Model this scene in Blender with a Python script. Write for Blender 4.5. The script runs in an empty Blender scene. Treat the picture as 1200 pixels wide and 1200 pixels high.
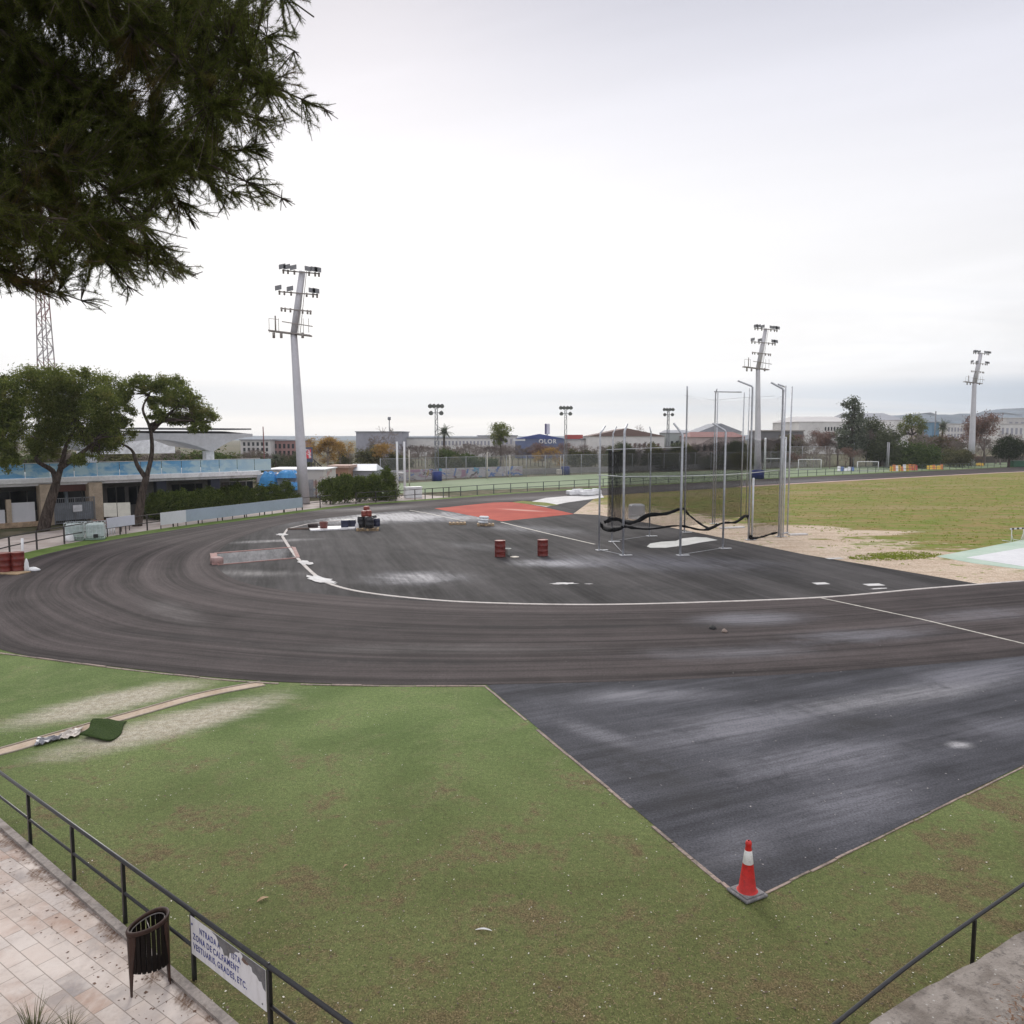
import bpy, bmesh, math, random
import numpy as np
from math import radians as R, pi as PI, sin, cos, sqrt, atan2, tan
from mathutils import Vector, Matrix
from mathutils.geometry import tessellate_polygon

scene = bpy.context.scene
COL = scene.collection
# ------------------------------------------------------------------ camera
FPX, HC, CX, CY = 930.0, 6.4, 600.0, 600.0
PITCH = math.atan(88.0 / FPX)
FWD = Vector((0, cos(PITCH), -sin(PITCH)))
UPV = Vector((0, sin(PITCH), cos(PITCH)))
CAMP = Vector((0, 0, HC))

def ray(x, y):
    return Vector((1, 0, 0)) * ((x - CX) / FPX) + UPV * ((CY - y) / FPX) + FWD
def G(x, y, z=0.0):
    """point of the plan (height z) seen at a pixel of the survey photograph"""
    d = ray(x, y)
    t = (z - HC) / d.z
    return CAMP + d * t
def P(x, y, Y):
    """point at ground distance Y seen at a pixel"""
    d = ray(x, y)
    return CAMP + d * (Y / d.y)
def ZAT(x, y, Y):
    return P(x, y, Y).z
def proj(p):
    v = Vector(p) - CAMP
    w = v.dot(FWD)
    return (CX + FPX * v.x / w, CY - FPX * v.dot(UPV) / w)

cam_d = bpy.data.cameras.new('camera')
cam = bpy.data.objects.new('camera', cam_d)
COL.objects.link(cam)
cam.location = CAMP
cam.rotation_euler = (PI / 2 - PITCH, 0, 0)
cam_d.sensor_fit = 'HORIZONTAL'
cam_d.sensor_width = 36.0
cam_d.lens = 36.0 * FPX / 1200.0
cam_d.clip_start = 0.1
cam_d.clip_end = 30000
scene.camera = cam
scene.view_settings.view_transform = 'Standard'
scene.view_settings.look = 'None'
scene.view_settings.exposure = 0.35
scene.view_settings.gamma = 1.0
scene.view_settings.use_curve_mapping = False

# ------------------------------------------------------------------ node helper
class NT:
    def __init__(s, tree):
        s.t = tree; s.n = tree.nodes; s.l = tree.links
    def put(s, sock, v):
        if isinstance(v, bpy.types.NodeSocket):
            s.l.new(v, sock)
        elif v is not None:
            if isinstance(v, (tuple, list)) and len(v) == 3 and sock.type == 'RGBA':
                v = (*v, 1)
            sock.default_value = v
    def math(s, op, a, b=None, c=None, clamp=False):
        n = s.n.new('ShaderNodeMath'); n.operation = op; n.use_clamp = clamp
        s.put(n.inputs[0], a)
        if b is not None: s.put(n.inputs[1], b)
        if c is not None: s.put(n.inputs[2], c)
        return n.outputs[0]
    def mul(s, a, b): return s.math('MULTIPLY', a, b)
    def add(s, a, b): return s.math('ADD', a, b)
    def sub(s, a, b): return s.math('SUBTRACT', a, b)
    def mx(s, a, b): return s.math('MAXIMUM', a, b)
    def vmath(s, op, a, b=None, scale=None):
        n = s.n.new('ShaderNodeVectorMath'); n.operation = op
        s.put(n.inputs[0], a)
        if b is not None: s.put(n.inputs[1], b)
        if scale is not None: s.put(n.inputs['Scale'], scale)
        return n.outputs[0] if op not in ('LENGTH', 'DOT_PRODUCT', 'DISTANCE') else n.outputs['Value']
    def pos(s): return s.n.new('ShaderNodeNewGeometry').outputs['Position']
    def island(s): return s.n.new('ShaderNodeNewGeometry').outputs['Random Per Island']
    def obj(s): return s.n.new('ShaderNodeTexCoord').outputs['Object']
    def uv(s): return s.n.new('ShaderNodeTexCoord').outputs['UV']
    def mapping(s, vec, loc=(0, 0, 0), rot=(0, 0, 0), scale=(1, 1, 1)):
        n = s.n.new('ShaderNodeMapping')
        s.put(n.inputs['Vector'], vec)
        n.inputs['Location'].default_value = loc
        n.inputs['Rotation'].default_value = rot
        n.inputs['Scale'].default_value = scale
        return n.outputs[0]
    def noise(s, vec, scale=1.0, detail=3.0, rough=0.55, dist=0.0, color=False):
        n = s.n.new('ShaderNodeTexNoise')
        s.put(n.inputs['Vector'], vec)
        n.inputs['Scale'].default_value = scale; n.inputs['Detail'].default_value = detail
        n.inputs['Roughness'].default_value = rough; n.inputs['Distortion'].default_value = dist
        return n.outputs['Color' if color else 'Fac']
    def voronoi(s, vec, scale, feature='F1', out='Distance'):
        n = s.n.new('ShaderNodeTexVoronoi'); n.feature = feature
        s.put(n.inputs['Vector'], vec); n.inputs['Scale'].default_value = scale
        return n.outputs[out]
    def step(s, v, lo, hi, tolo=0.0, tohi=1.0):
        n = s.n.new('ShaderNodeMapRange'); n.interpolation_type = 'SMOOTHSTEP'
        s.put(n.inputs['Value'], v)
        n.inputs['From Min'].default_value = lo; n.inputs['From Max'].default_value = hi
        n.inputs['To Min'].default_value = tolo; n.inputs['To Max'].default_value = tohi
        return n.outputs['Result']
    def lin(s, v, lo, hi, tolo=0.0, tohi=1.0):
        n = s.n.new('ShaderNodeMapRange'); n.clamp = True
        s.put(n.inputs['Value'], v)
        n.inputs['From Min'].default_value = lo; n.inputs['From Max'].default_value = hi
        n.inputs['To Min'].default_value = tolo; n.inputs['To Max'].default_value = tohi
        return n.outputs['Result']
    def mix(s, fac, a, b, mode='MIX'):
        n = s.n.new('ShaderNodeMix'); n.data_type = 'RGBA'; n.blend_type = mode
        s.put(n.inputs[0], fac); s.put(n.inputs[6], a); s.put(n.inputs[7], b)
        return n.outputs[2]
    def ramp(s, v, stops):
        n = s.n.new('ShaderNodeValToRGB'); s.put(n.inputs[0], v)
        e = n.color_ramp.elements
        while len(e) < len(stops): e.new(0.5)
        for el, (p, c) in zip(e, stops):
            el.position = p; el.color = (*c, 1) if len(c) == 3 else c
        return n.outputs[0]
    def sep(s, v):
        n = s.n.new('ShaderNodeSeparateXYZ'); s.put(n.inputs[0], v); return n.outputs
    def comb(s, x, y, z):
        n = s.n.new('ShaderNodeCombineXYZ')
        s.put(n.inputs[0], x); s.put(n.inputs[1], y); s.put(n.inputs[2], z); return n.outputs[0]
    def blob(s, pos, c, r, rot=0.0, soft=0.5):
        """1 inside an ellipse on the ground, fading to 0 at its rim"""
        m = s.mapping(pos, (0, 0, 0), (0, 0, 0), (1, 1, 1))
        d = s.vmath('SUBTRACT', m, (c[0], c[1], 0))
        d = s.mapping(d, (0, 0, 0), (0, 0, -rot), (1, 1, 1))
        d = s.vmath('MULTIPLY', d, (1 / r[0], 1 / r[1], 0))
        L = s.vmath('LENGTH', d)
        return s.step(L, 1.0, 1.0 - soft)
    def bump(s, h, strength=0.3, dist=0.02):
        n = s.n.new('ShaderNodeBump'); s.put(n.inputs['Height'], h)
        n.inputs['Strength'].default_value = strength; n.inputs['Distance'].default_value = dist
        return n.outputs[0]
    def bsdf(s, col, rough=0.6, metal=0.0, normal=None, spec=None, **kw):
        n = s.n.new('ShaderNodeBsdfPrincipled')
        s.put(n.inputs['Base Color'], col); s.put(n.inputs['Roughness'], rough)
        s.put(n.inputs['Metallic'], metal)
        if normal is not None: s.put(n.inputs['Normal'], normal)
        if spec is not None: s.put(n.inputs['Specular IOR Level'], spec)
        for k, v in kw.items(): s.put(n.inputs[k], v)
        return n.outputs[0]
    def out(s, sh):
        o = s.n.new('ShaderNodeOutputMaterial'); s.l.new(sh, o.inputs['Surface'])

def newmat(name):
    m = bpy.data.materials.new(name); m.use_nodes = True
    m.node_tree.nodes.clear()
    return m, NT(m.node_tree)

MATS = {}
def M(name, col, rough=0.6, metal=0.0, var=0.2, scale=2.0, bump=0.0, dirt=None, spec=None):
    """worn single-colour surface: noise in tone, optional dirt colour"""
    if name in MATS: return MATS[name]
    m, n = newmat(name)
    p = n.obj()
    a = n.noise(p, scale, 5, 0.6)
    b = n.noise(p, scale * 9, 3, 0.6)
    v = n.add(n.mul(a, 0.65), n.mul(b, 0.35))
    lo = tuple(c * (1 - var) for c in col); hi = tuple(min(1, c * (1 + var)) for c in col)
    c = n.mix(n.step(v, 0.35, 0.65), lo, hi)
    if dirt:
        c = n.mix(n.mul(n.step(n.noise(p, scale * 2.3, 6, 0.65), 0.5, 0.72), 0.75), c, dirt)
    nrm = n.bump(b, 0.4, bump) if bump else None
    n.out(n.bsdf(c, n.lin(a, 0.3, 0.7, rough * 0.85, min(1, rough * 1.15)), metal, nrm, spec))
    MATS[name] = m
    return m

# ------------------------------------------------------------------ mesh helper
class MB:
    def __init__(s): s.v = []; s.f = []; s.smooth = []
    def quad(s, a, b, c, d):
        i = len(s.v); s.v += [tuple(a), tuple(b), tuple(c), tuple(d)]
        s.f.append((i, i + 1, i + 2, i + 3)); s.smooth.append(False)
    def ngon(s, pts):
        i = len(s.v); s.v += [tuple(p) for p in pts]
        s.f.append(tuple(range(i, i + len(pts)))); s.smooth.append(False)
    def box(s, c, size, rz=0.0, bev=0.0, mat=None):
        hx, hy, hz = size[0] / 2, size[1] / 2, size[2] / 2
        i = len(s.v)
        ca, sa = cos(rz), sin(rz)
        def put(x, y, z):
            s.v.append((c[0] + x * ca - y * sa, c[1] + x * sa + y * ca, c[2] + z))
        b = min(bev, hx * .9, hy * .9, hz * .9)
        if b <= 0:
            for z in (-hz, hz):
                for x, y in ((-hx, -hy), (hx, -hy), (hx, hy), (-hx, hy)): put(x, y, z)
            F = [(3, 2, 1, 0), (4, 5, 6, 7), (0, 1, 5, 4), (1, 2, 6, 5), (2, 3, 7, 6), (3, 0, 4, 7)]
            s.f += [tuple(i + k for k in f) for f in F]; s.smooth += [False] * 6
        else:
            rings = [(-hz, b), (-hz + b, 0), (hz - b, 0), (hz, b)]
            for z, ins in rings:
                ax, ay = hx - ins, hy - ins
                k = b * (0.6 if ins == 0 else 0.3)
                for x, y in ((-ax + k, -ay), (ax - k, -ay), (ax, -ay + k), (ax, ay - k), (ax - k, ay), (-ax + k, ay), (-ax, ay - k), (-ax, -ay + k)):
                    put(x, y, z)
            s.f.append(tuple(i + k for k in range(7, -1, -1)))
            for r in range(3):
                for k in range(8):
                    a0 = i + r * 8 + k; a1 = i + r * 8 + (k + 1) % 8
                    s.f.append((a0, a1, a1 + 8, a0 + 8))
            s.f.append(tuple(i + 24 + k for k in range(8)))
            s.smooth += [False] * 26
    def bar(s, a, b, w, h, up=(0, 0, 1)):
        a, b = Vector(a), Vector(b)
        d = (b - a).normalized(); u = Vector(up)
        if abs(d.dot(u)) > 0.98: u = Vector((1, 0, 0))
        sx = d.cross(u).normalized(); sy = sx.cross(d).normalized()
        i = len(s.v)
        for p in (a, b):
            for x, y in ((-w / 2, -h / 2), (w / 2, -h / 2), (w / 2, h / 2), (-w / 2, h / 2)):
                s.v.append(tuple(p + sx * x + sy * y))
        F = [(3, 2, 1, 0), (4, 5, 6, 7), (0, 1, 5, 4), (1, 2, 6, 5), (2, 3, 7, 6), (3, 0, 4, 7)]
        s.f += [tuple(i + k for k in f) for f in F]; s.smooth += [False] * 6
    def tube(s, pts, r, n=8, cap=True):
        pts = [Vector(p) for p in pts]
        rr = r if isinstance(r, (list, tuple)) else [r] * len(pts)
        i = len(s.v); prev = None
        for k, p in enumerate(pts):
            d = (pts[min(k + 1, len(pts) - 1)] - pts[max(k - 1, 0)])
            d = d.normalized() if d.length > 1e-9 else Vector((0, 0, 1))
            if prev is None:
                u = Vector((0, 0, 1)) if abs(d.z) < 0.9 else Vector((1, 0, 0))
                x = d.cross(u).normalized()
            else:
                x = (prev - d * prev.dot(d)).normalized()
            prev = x; y = d.cross(x)
            for j in range(n):
                a = 2 * PI * j / n
                s.v.append(tuple(p + (x * cos(a) + y * sin(a)) * rr[k]))
        for k in range(len(pts) - 1):
            for j in range(n):
                a0 = i + k * n + j; a1 = i + k * n + (j + 1) % n
                s.f.append((a0, a1, a1 + n, a0 + n)); s.smooth.append(n > 4)
        if cap:
            s.f.append(tuple(i + j for j in range(n - 1, -1, -1))); s.smooth.append(False)
            e = i + (len(pts) - 1) * n
            s.f.append(tuple(e + j for j in range(n))); s.smooth.append(False)
    def lathe(s, prof, n=20, c=(0, 0, 0), cap=True, sx=1.0, sy=1.0):
        i = len(s.v)
        for r, z in prof:
            for j in range(n):
                a = 2 * PI * j / n
                s.v.append((c[0] + r * cos(a) * sx, c[1] + r * sin(a) * sy, c[2] + z))
        for k in range(len(prof) - 1):
            for j in range(n):
                a0 = i + k * n + j; a1 = i + k * n + (j + 1) % n
                s.f.append((a0, a1, a1 + n, a0 + n)); s.smooth.append(True)
        if cap:
            s.f.append(tuple(i + j for j in range(n - 1, -1, -1))); s.smooth.append(False)
            e = i + (len(prof) - 1) * n
            s.f.append(tuple(e + j for j in range(n))); s.smooth.append(False)
    def prism(s, poly, z0, z1):
        """vertical prism over a ground polygon (counter-clockwise)"""
        n = len(poly); i = len(s.v)
        s.v += [(p[0], p[1], z0) for p in poly] + [(p[0], p[1], z1) for p in poly]
        for k in range(n):
            s.f.append((i + k, i + (k + 1) % n, i + n + (k + 1) % n, i + n + k)); s.smooth.append(False)
        s.f.append(tuple(i + n + k for k in range(n))); s.smooth.append(False)
        s.f.append(tuple(i + k for k in range(n - 1, -1, -1))); s.smooth.append(False)
    def build(s, name, mat, parent=None, loc=None):
        me = bpy.data.meshes.new(name)
        me.from_pydata(s.v, [], s.f); me.update()
        me.polygons.foreach_set('use_smooth', s.smooth)
        me.materials.append(mat)
        o = bpy.data.objects.new(name, me); COL.objects.link(o)
        if parent is not None: o.parent = parent
        if loc is not None: o.location = loc
        return o

def np_mesh(name, verts, faces, mat, parent=None, smooth=False):
    me = bpy.data.meshes.new(name)
    verts = np.asarray(verts, np.float32); faces = np.asarray(faces, np.int32)
    k = faces.shape[1]
    me.vertices.add(len(verts)); me.vertices.foreach_set('co', verts.ravel())
    me.loops.add(faces.size); me.loops.foreach_set('vertex_index', faces.ravel())
    me.polygons.add(len(faces))
    me.polygons.foreach_set('loop_start', np.arange(0, faces.size, k, dtype=np.int32))
    me.polygons.foreach_set('loop_total', np.full(len(faces), k, np.int32))
    me.update(calc_edges=True)
    me.materials.append(mat)
    o = bpy.data.objects.new(name, me); COL.objects.link(o)
    if parent is not None: o.parent = parent
    return o

def tag(o, label=None, cat=None, group=None, kind=None):
    if label: o['label'] = label
    if cat: o['category'] = cat
    if group: o['group'] = group
    if kind: o['kind'] = kind
    return o
def thing(name, label, cat, loc=(0, 0, 0), rz=0.0, group=None):
    o = bpy.data.objects.new(name, None); COL.objects.link(o)
    o.empty_display_size = 0.3
    o.location = loc; o.rotation_euler = (0, 0, rz)
    return tag(o, label, cat, group)
def dup(o, loc=None, rz=None, scale=None, label=None, group=None):
    def cp(q, par):
        c = q.copy(); COL.objects.link(c); c.parent = par
        for ch in list(q.children): cp(ch, c)
        return c
    r = cp(o, None)
    if loc is not None: r.location = loc
    if rz is not None: r.rotation_euler = (0, 0, rz)
    if scale is not None: r.scale = scale if isinstance(scale, tuple) else (scale,) * 3
    if label: r['label'] = label
    if group: r['group'] = group
    return r

def smooth_path(pts, per=8):
    """Catmull-Rom through ground points"""
    pts = [Vector(p) for p in pts]
    out = []
    for i in range(len(pts) - 1):
        p0 = pts[max(i - 1, 0)]; p1 = pts[i]; p2 = pts[i + 1]; p3 = pts[min(i + 2, len(pts) - 1)]
        for k in range(per):
            t = k / per
            out.append(0.5 * ((2 * p1) + (p2 - p0) * t + (2 * p0 - 5 * p1 + 4 * p2 - p3) * t * t + (3 * p1 - p0 - 3 * p2 + p3) * t ** 3))
    out.append(pts[-1])
    return out
def resample(pts, n):
    pts = [Vector(p) for p in pts]
    L = [0.0]
    for a, b in zip(pts, pts[1:]): L.append(L[-1] + (b - a).length)
    out = []; k = 0
    for i in range(n):
        s = L[-1] * i / (n - 1)
        while k < len(L) - 2 and L[k + 1] < s: k += 1
        t = (s - L[k]) / max(1e-9, L[k + 1] - L[k])
        out.append(pts[k].lerp(pts[k + 1], min(1, max(0, t))))
    return out
def along(pts, step, start=0.0):
    """points every step metres, with headings"""
    pts = [Vector(p) for p in pts]
    out = []; need = start
    for a, b in zip(pts, pts[1:]):
        d = (b - a).length
        while need <= d:
            out.append((a.lerp(b, need / d), atan2(b.y - a.y, b.x - a.x))); need += step
        need -= d
    return out
def sheet(name, poly, z, mat, hole=None, kind='structure'):
    """flat ground sheet over a polygon, optional hole"""
    loops = [[Vector((p[0], p[1], 0)) for p in poly]]
    if hole: loops.append([Vector((p[0], p[1], 0)) for p in hole])
    tris = tessellate_polygon(loops)
    vs = [(p.x, p.y, z) for lp in loops for p in lp]
    fs = []
    for t in tris:
        a, b, c = (Vector(vs[i]) for i in t)
        fs.append(tuple(t) if (b - a).cross(c - a).z > 0 else tuple(reversed(t)))
    me = bpy.data.meshes.new(name); me.from_pydata(vs, [], fs); me.update()
    me.materials.append(mat)
    o = bpy.data.objects.new(name, me); COL.objects.link(o)
    if kind: o['kind'] = kind
    return o
def strip(name, left, right, z, mat, kind='structure'):
    """ribbon between two lines, UV u = metres along, v = metres across"""
    n = len(left); vs = []; fs = []; uv = []
    L = 0.0
    for i in range(n):
        if i: L += ((left[i] + right[i]) / 2 - (left[i - 1] + right[i - 1]) / 2).length
        w = (left[i] - right[i]).length
        vs += [(left[i].x, left[i].y, z), (right[i].x, right[i].y, z)]
        uv += [(L, 0.0), (L, 10.0)]
    for i in range(n - 1):
        a, b, c, d = 2 * i, 2 * i + 1, 2 * i + 3, 2 * i + 2
        nz = (Vector(vs[b]) - Vector(vs[a])).cross(Vector(vs[c]) - Vector(vs[a])).z
        fs.append((a, b, c, d) if nz > 0 else (d, c, b, a))
    me = bpy.data.meshes.new(name); me.from_pydata(vs, [], fs); me.update()
    ul = me.uv_layers.new(name='UVMap')
    for lp in me.loops: ul.data[lp.index].uv = uv[lp.vertex_index]
    me.materials.append(mat)
    o = bpy.data.objects.new(name, me); COL.objects.link(o)
    if kind: o['kind'] = kind
    return o
def ribbon(path, w, z0, z1, mb):
    """kerb-like bar of rectangular section following a ground line"""
    path = [Vector((p[0], p[1], 0)) for p in path]
    n = len(path); i0 = len(mb.v)
    for i, p in enumerate(path):
        d = path[min(i + 1, n - 1)] - path[max(i - 1, 0)]; d.normalize()
        s = Vector((-d.y, d.x, 0)) * (w / 2 if not callable(w) else w(i) / 2)
        for q, z in ((p + s, z0), (p - s, z0), (p - s, z1), (p + s, z1)): mb.v.append((q.x, q.y, z))
    for i in range(n - 1):
        a = i0 + 4 * i
        for k in range(4):
            mb.f.append((a + k, a + (k + 1) % 4, a + 4 + (k + 1) % 4, a + 4 + k)); mb.smooth.append(False)
    mb.f.append((i0 + 3, i0 + 2, i0 + 1, i0)); mb.smooth.append(False)
    e = i0 + 4 * (n - 1); mb.f.append((e, e + 1, e + 2, e + 3)); mb.smooth.append(False)
def text_mesh(name, s, size, mat, parent, loc, rot, depth=0.002, align='LEFT', sx=1.0):
    cu = bpy.data.curves.new(name, 'FONT'); cu.body = s; cu.size = size
    cu.extrude = depth; cu.align_x = align; cu.offset = size * 0.022; cu.space_character = 1.2
    o = bpy.data.objects.new(name, cu); COL.objects.link(o)
    dg = bpy.context.evaluated_depsgraph_get()
    me = bpy.data.meshes.new_from_object(o.evaluated_get(dg))
    bpy.data.objects.remove(o)
    me.materials.clear(); me.materials.append(mat)
    q = bpy.data.objects.new(name, me); COL.objects.link(q)
    q.parent = parent; q.location = loc; q.rotation_euler = rot; q.scale = (sx, 1, 1)
    return q

# ------------------------------------------------------------------ sky and sun
SUN_AZ = R(-12)      # degrees from +Y towards +X; behind thin cloud, ahead and to the left
SUN_EL = R(30)
w = bpy.data.worlds.new('World'); scene.world = w; w.use_nodes = True
n = NT(w.node_tree); n.n.clear()
sk = n.n.new('ShaderNodeTexSky'); sk.sky_type = 'NISHITA'; sk.sun_disc = False
sk.sun_elevation = SUN_EL; sk.sun_rotation = SUN_AZ
sk.dust_density = 2.0; sk.air_density = 1.2
d = n.n.new('ShaderNodeTexCoord').outputs['Generated']
d = n.vmath('NORMALIZE', d)
dx, dy, dz = n.sep(d)[0:3]
zc = n.mx(dz, 0.0)
den = n.add(zc, 0.07)
cl = n.comb(n.math('DIVIDE', dx, den), n.math('DIVIDE', dy, den), 0.0)
n1 = n.noise(n.mapping(cl, (3.1, 1.2, 0), (0, 0, 0.15), (0.38, 0.50, 1)), 1.0, 6, 0.55, 0.6)
n2 = n.noise(n.mapping(cl, (0.0, 7.2, 0), (0, 0, 0.1), (0.10, 0.55, 1)), 1.3, 5, 0.55, 0.4)
warp = n.add(dz, n.mul(n.sub(n2, 0.5), 0.018))
# cloud-deck brightness by elevation (sin of elevation), values are display-linear and scaled by 10 below
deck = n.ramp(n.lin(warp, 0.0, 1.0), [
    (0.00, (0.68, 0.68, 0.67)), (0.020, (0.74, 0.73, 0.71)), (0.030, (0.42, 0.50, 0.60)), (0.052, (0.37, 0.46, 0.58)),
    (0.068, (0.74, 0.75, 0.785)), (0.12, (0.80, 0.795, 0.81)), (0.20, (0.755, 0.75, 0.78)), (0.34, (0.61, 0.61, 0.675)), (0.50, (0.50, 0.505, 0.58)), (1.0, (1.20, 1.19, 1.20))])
side = n.math('DOT_PRODUCT', 0, 0) if False else None
sv = (sin(SUN_AZ) * cos(SUN_EL * .6), cos(SUN_AZ) * cos(SUN_EL * .6), sin(SUN_EL * .6))
glow = n.step(n.vmath('DOT_PRODUCT', d, sv), 0.55, 1.0)
mod = n.lin(n1, 0.34, 0.66, 0.84, 1.07)
deck = n.mix(1.0, deck, n.comb(mod, mod, mod), 'MULTIPLY')
streak = n.step(n2, 0.52, 0.68)
deck = n.mix(n.mul(n.mul(streak, 0.5), n.step(warp, 0.26, 0.08)), deck, (0.56, 0.58, 0.63))
deck = n.mix(n.mul(n.mul(glow, 0.65), n.step(dz, .5, .15)), deck, (0.95, 0.94, 0.93))
back = n.lin(dy, -0.9, -0.1, 1.35, 1.0)  # unseen sky behind the camera, extra brightness added to light camera-facing walls
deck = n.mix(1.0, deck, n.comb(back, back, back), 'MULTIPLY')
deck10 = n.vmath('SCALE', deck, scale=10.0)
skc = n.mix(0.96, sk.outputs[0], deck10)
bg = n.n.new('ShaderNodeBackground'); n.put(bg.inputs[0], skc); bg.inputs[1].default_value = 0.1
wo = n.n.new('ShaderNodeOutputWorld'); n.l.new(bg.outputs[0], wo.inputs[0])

sd = bpy.data.lights.new('sun', 'SUN'); sd.energy = 1.4; sd.angle = R(18); sd.color = (1.0, 0.96, 0.9)
so = bpy.data.objects.new('sun', sd); COL.objects.link(so)
tosun = Vector((sin(SUN_AZ) * cos(SUN_EL), cos(SUN_AZ) * cos(SUN_EL), sin(SUN_EL)))
so.rotation_euler = tosun.to_track_quat('Z', 'Y').to_euler()
so.location = (0, 0, 60)

# ------------------------------------------------------------------ thin winter haze
hz = MB(); hz.box((0, 880, 68), (4100, 2420, 142)); 
hm, n = newmat('haze'); pv_ = n.n.new('ShaderNodeVolumePrincipled'); pv_.inputs['Color'].default_value = (.93, .96, 1.0, 1); pv_.inputs['Density'].default_value = 2.0e-4; pv_.inputs['Anisotropy'].default_value = .3
ho = n.n.new('ShaderNodeOutputMaterial'); n.l.new(pv_.outputs[0], ho.inputs['Volume'])
tag(hz.build('haze', hm), kind='stuff')
# ------------------------------------------------------------------ plan of the ground
def GP(px, z=0.0): return [G(x, y, z) for x, y in px]

OUT_NEAR = [(1750, 705), (1450, 741), (1200, 769), (1000, 786), (816, 796), (690, 800), (570, 803)]
OUT_BEND = [(570, 803), (450, 803), (310, 799), (200, 789), (100, 777), (0, 764), (-36, 735), (-52, 706), (-32, 687), (0, 671), (35, 654),
            (90, 641), (135, 632), (225, 618), (300, 608), (350, 601), (425, 592), (500, 586.5), (592, 579)]
OUT_FAR = [(592, 579), (700, 572.5), (800, 566.5), (923, 560), (1041, 554), (1121, 550.5), (1200, 547), (1500, 537.5)]
IN_NEAR = [(1750, 640), (1400, 664), (1200, 681), (1085, 690), (970, 700), (830, 706), (690, 709)]
IN_BEND = [(690, 709), (600, 708), (500, 705), (420, 700), (350, 694), (300, 687), (272, 678), (257, 668), (251, 657), (255, 647), (268, 637),
           (290, 627), (318, 618), (350, 611), (412, 604), (480, 597), (560, 590.5)]
IN_FAR = [(560, 590.5), (640, 585), (700, 581), (800, 575), (923, 567.5), (1060, 560), (1127, 556.5), (1200, 553), (1500, 541)]
def seg(pl, n): return resample(smooth_path(GP(pl), 10), n)
outer = seg(OUT_NEAR, 40)[:-1] + seg(OUT_BEND, 120)[:-1] + seg(OUT_FAR, 60)
inner = seg(IN_NEAR, 40)[:-1] + seg(IN_BEND, 120)[:-1] + seg(IN_FAR, 60)
def smooth_line(pts, it):
    pts = [Vector(p) for p in pts]
    for _ in range(it):
        q = pts[:]
        for i in range(1, len(pts) - 1): q[i] = (pts[i - 1] + pts[i] * 2 + pts[i + 1]) / 4
        pts = q
    return pts
outer = smooth_line(outer, 6); inner = smooth_line(inner, 6)

PIT = [G(257, 662), G(347, 654), G(342, 642), G(254, 649)]          # water-jump pit, near-left, near-right, far-right, far-left

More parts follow.
